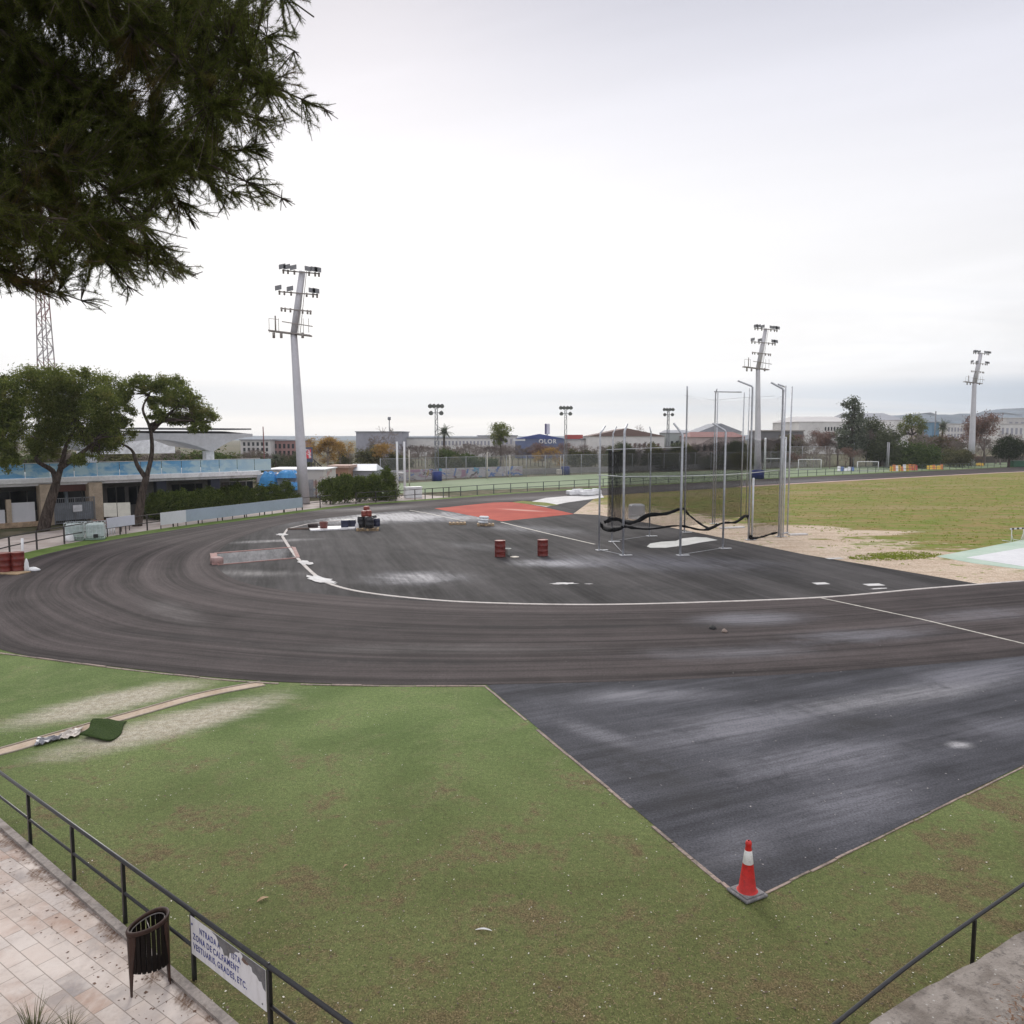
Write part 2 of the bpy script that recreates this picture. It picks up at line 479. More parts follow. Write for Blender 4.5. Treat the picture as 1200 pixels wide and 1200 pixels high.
# --- materials of the ground
def asphalt(name, uv=False, ang=0.0, base=0.062, tint=(1.02, 0.985, 1.0), stains=(), rough=0.62, streak=1.0, dark=()):
    m, n = newmat(name)
    p = n.pos()
    if uv:
        u = n.uv()
        s1 = n.noise(n.mapping(u, scale=(0.035, 2.2, 1)), 1.0, 5, 0.6, 0.15)
        s2 = n.noise(n.mapping(u, scale=(0.012, 0.62, 1)), 1.0, 3, 0.5, 0.1)
        s3 = n.noise(n.mapping(u, (5, 3, 0), scale=(0.25, 9.0, 1)), 1.0, 4, 0.65)
    else:
        u = n.mapping(p, rot=(0, 0, -ang))
        s1 = n.noise(n.mapping(u, scale=(0.05, 1.1, 1)), 1.0, 5, 0.6, 0.3)
        s2 = n.noise(n.mapping(u, scale=(0.03, 0.30, 1)), 1.0, 3, 0.5, 0.3)
        s3 = n.noise(n.mapping(u, (5, 3, 0), scale=(0.35, 5.0, 1)), 1.0, 4, 0.65)
    big = n.noise(p, 0.11, 5, 0.6, 0.8)
    mid = n.noise(n.mapping(p, (9, 4, 0)), 0.55, 6, 0.65, 0.6)
    grain = n.noise(p, 26.0, 3, 0.7)
    grain2 = n.voronoi(p, 55.0)
    v = n.add(n.mul(n.step(s1, 0.36, 0.66), 0.48 * streak), n.mul(n.step(s2, 0.38, 0.64), 0.46 * streak))
    v = n.add(v, n.mul(n.step(s3, 0.38, 0.66), 0.30 * streak))
    v = n.add(v, n.mul(n.step(mid, 0.35, 0.7), 0.22))
    v = n.add(v, n.mul(n.step(big, 0.35, 0.7), 0.25))
    if uv:
        vv = n.add(n.sep(u)[1], n.mul(n.sub(n.noise(n.mapping(u, scale=(0.04, 0.0, 1)), 1.0, 2), 0.5), 0.5))
        for c_, w_, a_ in ((2.1, .10, .55), (4.3, .14, .6), (6.4, .09, .5), (8.3, .12, .55), (0.35, .16, .5), (3.3, .05, .35), (7.4, .05, .35)):
            ln = n.step(n.math('ABSOLUTE', n.sub(vv, c_)), w_, w_ * .25)
            lt = n.step(n.math('ABSOLUTE', n.sub(vv, c_ + w_ * 3.2)), w_ * 2.6, .0)
            v = n.mul(v, n.sub(1.0, n.mul(ln, n.mul(a_, n.step(s2, .25, .6)))))
            v = n.add(v, n.mul(lt, .26))
    v = n.mul(v, n.lin(grain, 0.30, 0.70, 0.42, 1.58))
    v = n.mul(v, n.lin(n.noise(p, 90.0, 2, 0.7), 0.3, 0.7, 0.7, 1.3))
    v = n.add(n.mul(v, base * 0.95), base * 0.24)
    c0 = n.comb(n.mul(v, tint[0]), n.mul(v, tint[1]), n.mul(v, tint[2]))
    # dusty, drying film: each stain is an ellipse broken up by noise
    brk = n.noise(n.mapping(p, (2, 8, 0)), 0.42, 6, 0.66, 1.2)
    brk2 = n.noise(n.mapping(u, (1, 8, 0), scale=(0.12, 0.7, 1)), 1.0, 5, 0.65, 0.8)
    fine = n.noise(p, 3.2, 5, 0.7, 0.6)
    wet = 0.0
    for (c, r, rot, amt, col) in stains:
        f = n.blob(p, c, r, rot, 0.9)
        pat = n.add(n.mul(brk, 0.45), n.add(n.mul(brk2, 0.35), n.mul(fine, 0.2)))
        f = n.mul(f, n.step(n.add(pat, n.mul(f, 0.16)), 0.41, 0.72))
        f = n.mul(f, n.lin(n.add(n.mul(grain, .5), n.mul(s3, .5)), .34, .58, .25, 1.3))
        c0 = n.mix(n.mul(f, amt * .78), c0, col); wet = n.mx(n.mul(f, amt), wet)
    for (c, r, rot, amt) in dark:
        f = n.blob(p, c, r, rot, 0.85)
        f = n.mul(f, n.step(n.add(n.mul(brk, 0.6), n.mul(fine, 0.4)), 0.36, 0.6))
        c0 = n.mix(n.mul(f, amt), c0, (base * .45, base * .44, base * .45))
    # pale loose chips
    chips = n.math('LESS_THAN', n.voronoi(n.mapping(p, (3, 1, 0)), 2.3), 0.035)
    c0 = n.mix(n.mul(chips, n.step(mid, 0.55, 0.7)), c0, (0.30, 0.28, 0.27))
    h = n.add(n.mul(grain2, 0.6), n.mul(grain, 0.8))
    nrm = n.bump(h, 0.55, 0.006)
    n.out(n.bsdf(c0, n.lin(wet, 0.0, 0.9, .88, .58), 0.0, nrm, n.lin(wet, 0.0, 0.9, .13, .30)))
    return m

GREY = (0.185, 0.182, 0.21)
def st(x, y, rx, ry, rot, amt, col=GREY):
    g = G(x, y); return ((g.x, g.y), (rx, ry), R(rot), amt, col)
def dk(x, y, rx, ry, rot, amt):
    g = G(x, y); return ((g.x, g.y), (rx, ry), R(rot), amt)

mat_track = asphalt('track_asphalt', uv=True, base=0.052, tint=(1.17, 0.965, 0.945), stains=[
    st(880, 725, 3.5, 1.6, 10, 0.75), st(1010, 745, 5, 1.4, 15, 0.6), st(860, 765, 5, 1.3, 5, 0.4), st(520, 760, 9, 1.0, 0, 0.25, (0.15, 0.135, 0.135)),
    st(200, 715, 6, 1.3, -50, 0.28, (0.15, 0.135, 0.135)), st(1150, 720, 5, 1.5, 18, 0.5), st(430, 596, 9, 4, 30, 0.5, (0.13, .125, .135)), st(640, 583, 14, 4, 30, 0.5, (0.13, .125, .135)),
    st(900, 566, 40, 6, 38, 0.6, (0.15, .145, .155))],
    dark=[dk(430, 775, 9, .5, -3, .6), dk(600, 735, 12, .5, 2, .6), dk(230, 748, 6, .5, -18, .5)])
mat_apron = asphalt('apron_asphalt', ang=R(24), base=0.076, tint=(0.975, 0.98, 1.12), streak=0.75, stains=[
    st(860, 850, 4.2, 1.5, 25, 0.8), st(960, 890, 4.5, 1.4, 20, 0.75), st(1060, 815, 5.5, 1.0, 22, 0.9, (0.24, 0.235, 0.25)), st(760, 815, 3.5, 0.9, 5, 0.6),
    st(1000, 940, 3.0, 1.2, 30, 0.65), st(1150, 790, 4.5, 1.3, 24, 0.65), st(700, 860, 2.4, 0.6, -45, 0.5), st(1124, 873, 0.45, 0.3, 15, 1.0, (0.42, 0.41, 0.42)),
    st(870, 990, 1.6, 0.9, 40, 0.5), st(1180, 850, 3, 1.0, 20, 0.5)],
    dark=[dk(760, 900, 2.5, 1.2, -40, .7), dk(1000, 850, 2.5, .7, 20, .6), dk(880, 1010, 2.0, 1.0, 30, .5), dk(820, 940, 1.6, .6, 10, .5)])
mat_infield_asphalt = asphalt('infield_asphalt', ang=R(106), base=0.056, tint=(1.06, 0.985, 0.985), streak=0.85, stains=[
    st(490, 677, 3.8, 3.0, 10, .85, (0.21, 0.205, 0.235)), st(650, 660, 3.4, 2.2, -10, 1.1, (0.22, 0.22, 0.25)), st(460, 606, 13, 7, 25, 1.2, (0.17, 0.17, 0.20)), st(560, 606, 8, 5, 25, 1.0, (0.15, 0.15, 0.18)), st(760, 660, 9, 4, -20, .7, (0.12, 0.12, 0.15)),
    st(620, 620, 8, 3.5, -35, 0.55, (0.15, 0.15, 0.175)), st(320, 634, 4.5, 1.2, 20, 0.6, (0.24, 0.23, 0.24)), st(820, 655, 9, 2.5, -25, 0.35, (0.11, 0.11, 0.135)),
    st(400, 612, 4, 1.5, 20, 0.35), st(560, 640, 5, 2, -40, 0.25), st(300, 672, 4, 1.6, -10, 0.6, (0.12, 0.11, 0.115))],
    dark=[dk(560, 640, 9, .7, -52, .8), dk(500, 650, 9, .5, -50, .6), dk(760, 690, 6, 1.2, -10, .6), dk(850, 670, 8, 1.2, -30, .6)])

def turf_material():
    m, n = newmat('synthetic_turf')
    p = n.pos()
    big = n.noise(p, 0.22, 4, 0.6, 0.6)
    mid = n.noise(n.mapping(p, (4, 2, 0)), 0.9, 5, 0.62, 0.5)
    sm = n.noise(p, 6.0, 4, 0.7)
    gr = n.noise(p, 42.0, 3, 0.75)
    gr2 = n.noise(n.mapping(p, (3, 8, 0), (0, 0, 0.5), (60, 24, 40)), 1.0, 3, 0.75)
    green = n.mix(n.step(big, 0.35, 0.68), (0.094, 0.138, 0.043), (0.150, 0.200, 0.072))
    green = n.mix(n.mul(n.step(mid, 0.45, 0.7), 0.5), green, (0.20, 0.222, 0.105))
    # bare, worn and browned patches, thicker towards the walls and the hedge side
    yy = n.sep(p)[1]
    near = n.lin(yy, 7.0, 19.0, 1.0, 0.0)
    br = n.add(n.mul(mid, 0.5), n.add(n.mul(sm, 0.35), n.mul(big, 0.15)))
    xx = n.sep(p)[0]
    br = n.add(n.sub(br, 0.035), n.mul(n.mx(near, n.mul(n.lin(xx, 0.5, 6.0), .8)), 0.105))
    brown = n.mix(n.step(gr, 0.35, 0.65), (0.085, 0.066, 0.034), (0.20, 0.145, 0.088))
    c = n.mix(n.mul(n.step(br, 0.52, 0.64), 0.88), green, brown)
    c = n.mix(n.mul(n.step(n.noise(n.mapping(p, (7, 7, 0)), 2.6, 5, 0.7), 0.5, 0.66), n.mul(near, 0.45)), c, (0.13, 0.10, 0.052))
    # two sand streaks left by lifted runways
    for (a, b, wd, amt) in [((-20, 857), (255, 794), 0.75, 1.15), ((20, 897), (350, 810), 0.72, 1.15)]:
        A, B = G(*a), G(*b)
        mid_ = (A + B) / 2; L = (B - A).length / 2 * 1.5; rot = atan2((B - A).y, (B - A).x)
        f = n.blob(p, (mid_.x, mid_.y), (L, wd * 1.9), rot, 0.95)
        pat = n.noise(n.mapping(p, (0, 0, 0), (0, 0, -rot), (0.8, 5.0, 1)), 1.0, 5, 0.65, 0.4)
        f = n.mul(n.step(n.add(n.mul(f, 0.8), n.mul(n.sub(pat, 0.5), 0.6)), 0.10, 0.75), amt)
        c = n.mix(n.mul(f, 0.82), c, n.mix(n.step(sm, .35, .65), (0.36, 0.32, 0.25), (0.48, 0.44, 0.37)))
    c = n.mix(n.mul(n.lin(yy, 8.0, 17.0, 1.0, 0.0), .55), c, (0.112, 0.090, 0.040))
    c = n.mix(1.0, c, n.ramp(n.add(n.mul(gr, .5), n.mul(gr2, .5)), [(0.36, (0.48, 0.48, 0.48)), (0.64, (1.52, 1.52, 1.48))]), 'MULTIPLY')
    c = n.mix(1.0, c, n.ramp(n.noise(n.mapping(p, (2, 2, 0)), 11.0, 4, .7), [(0.36, (0.84, 0.84, 0.83)), (0.64, (1.15, 1.14, 1.12))]), 'MULTIPLY')
    h = n.add(n.mul(gr, 1.0), n.add(n.mul(gr2, 0.8), n.mul(sm, 0.6)))
    n.out(n.bsdf(c, 0.9, 0, n.bump(h, 0.7, 0.02), 0.15))
    return m
mat_turf = turf_material()

def infield_material():
    m, n = newmat('infield_grass_and_sand')
    p = n.pos()
    big = n.noise(n.mapping(p, (0, 0, 0), (0, 0, -R(25)), (0.05, 0.16, 1)), 1.0, 5, 0.62, 0.5)
    mid = n.noise(n.mapping(p, (3, 0, 0), (0, 0, -R(10)), (0.25, 0.9, 1)), 1.0, 6, 0.68, 0.5)
    sm = n.noise(p, 4.0, 4, 0.7)
    gr = n.noise(p, 16.0, 3, 0.75)
    grass = n.mix(n.step(mid, 0.42, 0.58), (0.275, 0.205, 0.085), (0.165, 0.205, 0.040))
    grass = n.mix(n.mul(n.step(big, 0.50, 0.62), 0.7), grass, (0.31, 0.235, 0.125))
    tuft = n.step(n.noise(n.mapping(p, (1, 5, 0), (0, 0, 0.2), (0.7, 2.2, 1)), 1.0, 5, 0.7), 0.55, 0.68)
    grass = n.mix(n.mul(tuft, 0.75), grass, (0.125, 0.115, 0.034))
    grass = n.mix(n.mul(n.step(n.noise(n.mapping(p, (6, 1, 0), (0, 0, 0.3), (0.5, 1.8, 1)), 1.0, 5, 0.7), 0.56, 0.66), 0.6), grass, (0.21, 0.255, 0.05))
    sand = n.mix(n.step(n.add(n.mul(sm, 0.5), n.mul(mid, 0.5)), 0.38, 0.64), (0.44, 0.335, 0.245), (0.64, 0.53, 0.42))
    # sand spreads from the edge of the asphalt
    A, B = G(672, 602), G(1151, 686)
    nx, ny = (B - A).y, -(B - A).x
    L = sqrt(nx * nx + ny * ny); nx, ny = -nx / L, -ny / L
    X, Y, Z = n.sep(p)[0:3]
    dist = n.add(n.mul(n.sub(X, A.x), nx), n.mul(n.sub(Y, A.y), ny))
    dist = n.math('ABSOLUTE', dist)
    dd = n.add(dist, n.add(n.mul(n.sub(mid, 0.5), 16.0), n.add(n.mul(n.sub(n.noise(p, .9, 4, .65), .5), 12.0), n.mul(n.sub(big, 0.5), 12.0))))
    f = n.step(dd, 9.5, 6.0)
    for (x, y, rx, ry, rot, amt) in [(1110, 664, 7, 2.6, 12, 1.3), (985, 625, 8, 2.5, 8, 1.0), (1200, 680, 5, 2, 20, 1.5), (940, 620, 5, 4, 10, 1.0)]:
        g = G(x, y); f = n.mx(f, n.step(n.add(n.mul(n.blob(p, (g.x, g.y), (rx, ry), R(rot), 0.9), amt), n.sub(mid, 0.5)), 0.2, 0.5))
    # a tongue of fresh green grass grows back over the sand
    for (x, y, rx, ry, rot, amt) in [(1048, 652, 1.8, 0.8, 20, 1.6), (1100, 640, 5, 0.9, 28, 1.3), (1170, 625, 6, 1.6, 24, 1.4), (960, 632, 1.6, .6, 0, .9)]:
        g = G(x, y); gg = n.step(n.add(n.mul(n.blob(p, (g.x, g.y), (rx, ry), R(rot), 1.0), amt * .8), n.mul(n.sub(n.add(n.mul(n.noise(p, 1.1, 4, .65), .6), n.mul(mid, .4)), 0.5), 4.0)), 0.35, 0.55)
        f = n.mul(f, n.sub(1.0, gg))
        if x == 1048: grass = n.mix(gg, grass, n.mix(n.step(gr, .35, .65), (0.10, 0.17, 0.02), (.26, .34, .05)))
    c = n.mix(f, grass, sand)
    c = n.mix(1.0, c, n.ramp(gr, [(0.3, (0.5, 0.5, 0.5)), (0.7, (1.45, 1.45, 1.45))]), 'MULTIPLY')
    n.out(n.bsdf(c, 0.95, 0, n.bump(n.add(gr, sm), 0.6, 0.04), 0.1))
    return m
def plain_turf(name, a, b, sc=0.25):
    m, n = newmat(name)
    p = n.pos()
    v = n.add(n.mul(n.noise(p, sc, 4, .6), .6), n.mul(n.noise(p, 5, 4, .7), .4))
    c = n.mix(n.step(v, .35, .65), a, b)
    n.out(n.bsdf(c, .9, 0, n.bump(n.noise(p, 30, 2), .4, .01), .1))
    return m
def terrain_mat():
    m, n = newmat('dry_terrain')
    p = n.pos()
    v = n.noise(p, 0.02, 6, .65, .5); v2 = n.noise(p, 0.5, 5, .65)
    c = n.mix(n.step(v, .4, .6), (0.11, 0.095, 0.06), (0.065, 0.072, 0.035))
    c = n.mix(n.mul(n.step(v2, .45, .65), .5), c, (0.25, 0.20, 0.15))
    n.out(n.bsdf(c, .95, 0, None, .1))
    return m

# --- sheets
pit_hole = [Vector((p.x, p.y, 0)) for p in PIT]
S = 2000
sheet('ground', [(-S, -300), (S, -300), (S, S), (-S, S)], -0.016, terrain_mat(), hole=pit_hole)
turf_poly = [(-60, -20), (60, -20)] + [(p.x, p.y) for p in outer[0:158][::-1][::-1]]
IL = min(range(60, 140), key=lambda i: (outer[i] - G(0, 668)).length)
near_out = [p for p in outer[:IL + 1]]
sheet('synthetic_turf', [(-70, -20), (75, -20), (75, near_out[0].y)] + [(p.x, p.y) for p in near_out] + [(-70, near_out[-1].y)], -0.004, mat_turf)
strip('running_track', outer, inner, 0.008, mat_track)
APRON = GP([(570, 803), (868, 1052), (886, 1052)]) + GP([(896, 1045.5), (1010, 990), (1200, 896), (1500, 770)])
ap = APRON + [outer[0] + Vector((4, -3, 0))] + [p + (q - p) * 0.02 for p, q in zip(outer[1:39], inner[1:39])]
sheet('asphalt_apron', [(p.x, p.y) for p in ap], 0.004, mat_apron)
i_near = 26
edge_right = GP([(672, 602), (701, 603.5), (760, 613), (811, 623), (880, 637), (944, 650), (1040, 666), (1151, 685)])
d_in = inner[24:160]
def off_in(k, t): return inner[k] + (outer[k] - inner[k]) * t
dpoly = [off_in(k, 0.012) for k in range(17, 190)]
rest = edge_right
sheet('infield_asphalt', [(p.x, p.y) for p in dpoly if p.x < 12 or p.y < 60] + [(p.x, p.y) for p in rest], 0.004, mat_infield_asphalt, hole=pit_hole)
inf = [off_in(k, 0.01) for k in range(160, len(inner))] + [off_in(k, .01) for k in range(0, 20)]
sheet('infield_field', [(p.x, p.y) for p in inf] + [(p.x, p.y) for p in edge_right[::-1]], -0.002, infield_material())
# verge of turf between the track and the fence
OUTV = [p for p in outer]
def offset(path, dist):
    o = []
    for i, p in enumerate(path):
        d = path[min(i + 1, len(path) - 1)] - path[max(i - 1, 0)]; d.normalize()
        o.append(p + Vector((d.y, -d.x, 0)) * dist)
    return o
# which side is outside?
_c = Vector((10, 55, 0))
t_ = offset(outer, 1.0)
SGN = 1 if (t_[90] - _c).length > (outer[90] - _c).length else -1
verge_in = offset(outer, -0.05 * SGN)[IL - 1:]
verge_out = offset(outer, 1.5 * SGN)[IL - 1:]
strip('turf_verge', verge_out, verge_in, 0.0, plain_turf('verge_turf', (0.085, 0.13, 0.03), (0.14, 0.20, 0.055), .8))
# promenade behind the left-hand fence
prom_out = offset(outer, 7.5 * SGN)[IL - 8:150]
prom_in = offset(outer, 1.48 * SGN)[IL - 8:150]
def paving_mat():
    m, n = newmat('promenade_concrete')
    p = n.pos(); v = n.noise(p, .6, 5, .6)
    n.out(n.bsdf(n.mix(n.step(v, .35, .65), (0.36, .30, .27), (0.50, .44, .41)), .85, 0, None, .2))
    return m
strip('promenade', prom_out, prom_in, 0.002, paving_mat())
# far artificial pitch
pitch_poly = offset(outer, 1.45 * SGN)[166:]
FAR_EDGE = GP([(1500, 528), (1200, 541), (1100, 545), (1000, 547), (920, 549), (700, 555.5), (560, 561), (440, 568), (420, 580)])
sheet('far_pitch', [(p.x, p.y) for p in pitch_poly] + [(p.x, p.y) for p in FAR_EDGE], -0.008, plain_turf('pitch_turf', (0.185, 0.235, 0.14), (0.255, 0.30, 0.20), .06))

# painted and coloured surfaces
def red_mat():
    m, n = newmat('red_sprayed_rubber')
    p = n.pos(); v = n.noise(p, .35, 5, .6); g = n.noise(p, 9, 3, .7)
    c = n.mix(n.step(v, .35, .65), (0.31, 0.030, 0.013), (0.39, 0.050, 0.024))
    c = n.mix(n.mul(n.step(g, .55, .7), .3), c, (0.3, .05, .035))
    gq = G(612, 598)
    c = n.mix(n.mul(n.blob(p, (gq.x, gq.y), (3.2, .8), R(-35), .7), .6), c, (.55, .35, .3))
    n.out(n.bsdf(c, .8, 0, n.bump(g, .4, .01), .2)); return m
sheet('red_rubber_surface', [(p.x, p.y) for p in GP([(509, 596), (578, 589), (606, 588.5), (640, 595), (673, 602.5), (588, 611), (550, 604)])], 0.013, red_mat())
def pale_concrete(name, a, b, sc=1.0):
    m, n = newmat(name)
    p = n.pos(); v = n.add(n.mul(n.noise(p, sc, 5, .6), .6), n.mul(n.noise(p, sc * 8, 4, .7), .4))
    n.out(n.bsdf(n.mix(n.step(v, .35, .65), a, b), .8, 0, None, .2)); return m
mat_white_conc = pale_concrete('white_concrete', (0.50, .48, .47), (0.68, .67, .66))
sheet('pale_runway', [(p.x, p.y) for p in GP([(614, 590), (640, 583.5), (704, 578), (708, 583), (664, 589), (640, 594)])], 0.012, mat_white_conc)
sheet('grass_tongue', [(p.x, p.y) for p in GP([(600, 588.6), (612, 587), (640, 589), (655, 592), (640, 593.2), (620, 591)])], 0.017, plain_turf('weeds', (0.12, .15, .03), (.22, .22, .08), 1.5))
mat_green_paint = pale_concrete('green_painted_concrete', (0.36, .47, .38), (0.47, .55, .47), .5)
sheet('green_runway', [(p.x, p.y) for p in GP([(1097, 652), (1200, 632.5), (1500, 590), (1500, 650), (1240, 672), (1200, 667.5), (1140, 660)])], 0.004, mat_green_paint)
sheet('white_runway', [(p.x, p.y) for p in GP([(1132, 653.5), (1200, 642), (1500, 600), (1500, 635), (1250, 668), (1200, 664)])], 0.009, pale_concrete('white_sheet', (.58, .58, .60), (.68, .68, .69), .4))
sheet('throwing_circle', [(p.x, p.y) for p in GP([(758, 640.5), (762, 637), (775, 635), (792, 634), (800, 631), (815, 629.5), (828, 630), (841, 633), (820, 636), (805, 639), (780, 642), (762, 642)])], 0.010, pale_concrete('white_circle', (.58, .58, .54), (.70, .69, .66), 1.0))
# kerbs and painted lines
mat_kerb = M('pale_kerb_concrete', (0.50, 0.46, 0.43), .8, 0, .18, 1.5, 0, (0.25, .2, .18))
mat_edging = M('pink_edging_concrete', (0.26, 0.20, 0.17), .85, 0, .45, 2.5, 0, (0.08, .085, .04))
mb = MB()
ribbon(resample(smooth_path(GP([(1200, 681), (1085, 690), (970, 700), (830, 706), (690, 709), (560, 706.5), (480, 701), (418, 693), (385, 684), (370, 675), (352, 658), (340, 643), (331, 629)]), 8), 140),
       0.17, 0.0, 0.028, mb)
ribbon(resample(GP([(331, 629), (337, 620), (362, 614), (412, 608.5)]), 30), 0.14, 0, 0.03, mb)
tag(mb.build('inside_kerb', mat_kerb), kind='structure')
# ragged mortar patches along the kerb
rng = random.Random(5)
def splash(px, rx, ry, rot):
    g = G(*px); pts = []
    for k in range(22):
        a = 2 * PI * k / 22; r = rng.uniform(.65, 1.15)
        x, y = cos(a) * rx * r, sin(a) * ry * r
        pts.append((g.x + x * cos(rot) - y * sin(rot), g.y + x * sin(rot) + y * cos(rot)))
    return pts
for i, (px, rx, ry, rot) in enumerate([((357, 660), .8, .35, -60), ((377, 680), 1.4, .40, -50), ((331, 627), .7, .4, -60), ((661, 684), .65, .22, 5), ((690, 684.5), .2, .07, 0), ((1030, 690), .5, .1, 15)]):
    sheet('mortar_patch', splash(px, rx, ry, R(rot)), 0.036 if i < 3 else 0.014, mat_white_conc)
def paint_line(name, px, w, col=None, z=0.0135):
    p = resample(GP(px), 24)
    strip(name, offset(p, w / 2), offset(p, -w / 2), z, M('worn_cream_paint', (0.52, .49, .43), .7, 0, .25, 3.0, 0, (0.12, .11, .11)))
paint_line('cross_line', [(962, 701), (1080, 726), (1210, 757)], 0.10)
paint_line('lane_line', [(587, 612), (640, 625), (697, 638)], 0.16)
paint_line('lane_line', [(480, 598), (498, 601), (545, 611)], 0.13)
for px, rx, ry, rot in [((962, 684), .32, .22, 10), ((1024, 685.5), .40, .24, 10), ((978, 654.5), .45, .2, 12)]:
    g = G(*px); c_, s_ = cos(R(rot)), sin(R(rot))
    sheet('manhole_cover', [(g.x + x * c_ - y * s_, g.y + x * s_ + y * c_) for x, y in ((-rx, -ry), (rx, -ry), (rx, ry), (-rx, ry))], 0.014, mat_white_conc)
mb = MB(); rk = random.Random(17)
def kerb_stones(path, w, h, gap=.012):
    """short edging stones laid one after another, none quite true"""
    L = sum((b - a).length for a, b in zip(path, path[1:])); n_ = max(2, int(L / .02)); fine = resample(path, n_)
    k = 0
    while k < n_ - 4:
        m = int(rk.uniform(.45, .95) / .02); e = min(n_ - 1, k + m)
        if rk.random() > .06:
            off = rk.uniform(-.012, .012); ww = w * rk.uniform(.75, 1.15); hh = h * rk.uniform(.2, 1.25)
            pts = offset([fine[q] for q in range(k, e - 1, 4)] + [fine[e - 1]], off) if e - k > 8 else []
            if len(pts) > 2: ribbon(pts, ww, -.05, max(.008, hh), mb)
        k = e
kerb_stones(smooth_path(GP([(0, 765.5), (100, 778.5), (200, 790.5), (310, 800.5), (450, 804), (570, 804)]), 8), 0.07, 0.02)
kerb_stones(GP([(569, 805), (700, 914), (800, 998), (862, 1049)]), 0.060, 0.018)
kerb_stones(GP([(897, 1046.5), (1010, 992), (1200, 898), (1400, 812)]), 0.036, 0.012)
tag(mb.build('edging_kerb', mat_edging), kind='structure')
mb = MB()
pv = [p for p in inner[168:214]]
ribbon(pv, .7, 0, .05, mb)
tag(mb.build('far_kerb', M('pink_far_kerb', (0.55, .38, .34), .8, 0, .15, .3)), kind='structure')
# bare concrete channel across the turf, its cover strip lifted
ch = resample(smooth_path(GP([(-60, 895), (0, 881), (60, 864), (160, 836), (240, 814), (308, 801)]), 6), 40)
strip('bare_channel', offset(ch, .17), offset(ch, -.17), 0.003, pale_concrete('channel_concrete', (.36, .27, .19), (.50, .40, .31), 1.2))
mb = MB()
ribbon(offset(ch, .20 * 1)[:], .05, -.02, .02, mb); ribbon(offset(ch, -.20)[:], .05, -.02, .02, mb)
tag(mb.build('channel_edge', M('channel_edge_concrete', (.30, .25, .20), .85, 0, .25, 2.)), kind='structure')
# ------------------------------------------------------------------ near things
# --- paved path with kerb
def pavers():
    m, n = newmat('stone_pavers')
    p = n.pos()
    q = n.mapping(p, (0.1, 0.2, 0), (0, 0, R(36)), (1, 1, 1))
    b = n.n.new('ShaderNodeTexBrick')
    n.put(b.inputs['Vector'], q)
    b.offset = 0.5; b.squash = 1.0
    b.inputs['Color1'].default_value = (0.0, 0, 0, 1); b.inputs['Color2'].default_value = (1, 1, 1, 1); b.inputs['Mortar'].default_value = (0.5, 0.5, 0.5, 1)
    b.inputs['Scale'].default_value = 1.0; b.inputs['Mortar Size'].default_value = 0.006
    b.inputs['Mortar Smooth'].default_value = 0.2
    b.inputs['Brick Width'].default_value = 0.46; b.inputs['Row Height'].default_value = 0.23
    fac = b.outputs['Fac']; cid = b.outputs['Color']
    big = n.noise(p, 0.7, 5, .6, .5); mid = n.noise(p, 5, 5, .65, .6); sm = n.noise(p, 22, 4, .7)
    stone = n.ramp(n.add(n.mul(n.sep(cid)[0], 0.6), n.mul(mid, 0.4)), [(0.2, (0.30, .27, .26)), (0.4, (0.47, .385, .33)), (0.6, (0.54, .48, .44)), (0.8, (0.42, .30, .24))])
    stone = n.mix(n.mul(n.step(sm, .45, .7), .35), stone, (0.30, .24, .21))
    stone = n.mix(n.mul(n.step(big, .42, .62), .65), stone, (0.70, .62, .56))
    c = n.mix(n.mul(fac, .75), stone, (0.22, .18, .15))
    # fallen needles gather along the kerb
    A, B = G(0, 968), G(240, 1180)
    dr = (B - A).normalized(); nx, ny = dr.y, -dr.x
    X, Y, Z = n.sep(p)[0:3]
    dist = n.math('ABSOLUTE', n.add(n.mul(n.sub(X, A.x), nx), n.mul(n.sub(Y, A.y), ny)))
    pile = n.add(n.step(dist, .65, .0), n.mul(n.sub(n.noise(p, 2.4, 5, .65), .5), 2.2))
    c = n.mix(n.mul(n.step(pile, .72, 1.1), n.lin(n.noise(n.mapping(p, scale=(30, 9, 10)), 1, 3, .7), .35, .6, .25, .95)), c, (0.13, .075, .045))
    h = n.sub(n.mul(sm, .4), fac)
    n.out(n.bsdf(c, .8, 0, n.bump(h, .4, .008), .25)); return m
kerb_px = [(-160, 838), (0, 967), (120, 1071), (240, 1178), (262, 1200), (420, 1345)]
kl = GP(kerb_px)
kdir = (kl[3] - kl[1]).normalized()
kA = kl[1] - kdir * 12; kB = kl[3] + kdir * 9
knorm = Vector((kdir.y, -kdir.x, 0))
if knorm.x > 0: knorm = -knorm          # towards the path
sheet('paved_path', [kA, kB, kB + knorm * 9, kA + knorm * 9], 0.012, pavers())
mb = MB(); ribbon(resample([kA, kB], 60), .11, -.05, .055, mb)
tag(mb.build('path_kerb', M('grey_kerb_stone', (.24, .21, .19), .9, 0, .35, 3, 0, (.13, .10, .08))), kind='structure')

# --- black tubular railing along the path
mat_rail = M('worn_black_rail_paint', (0.010, 0.010, 0.012), .38, .0, .35, 4, 0, (.03, .028, .027), .5)
rb0, rb1 = G(36, 990), G(228, 1148)
rdir = (rb1 - rb0).normalized()
RT, RL = 0.86, 0.42
rail = thing('path_railing', 'black two rail tubular railing between paved path and worn green turf', 'railing', (rb0.x, rb0.y, 0))
def rl(s, z=0): return rdir * s + Vector((0, 0, z))
Lsp = (rb1 - rb0).length
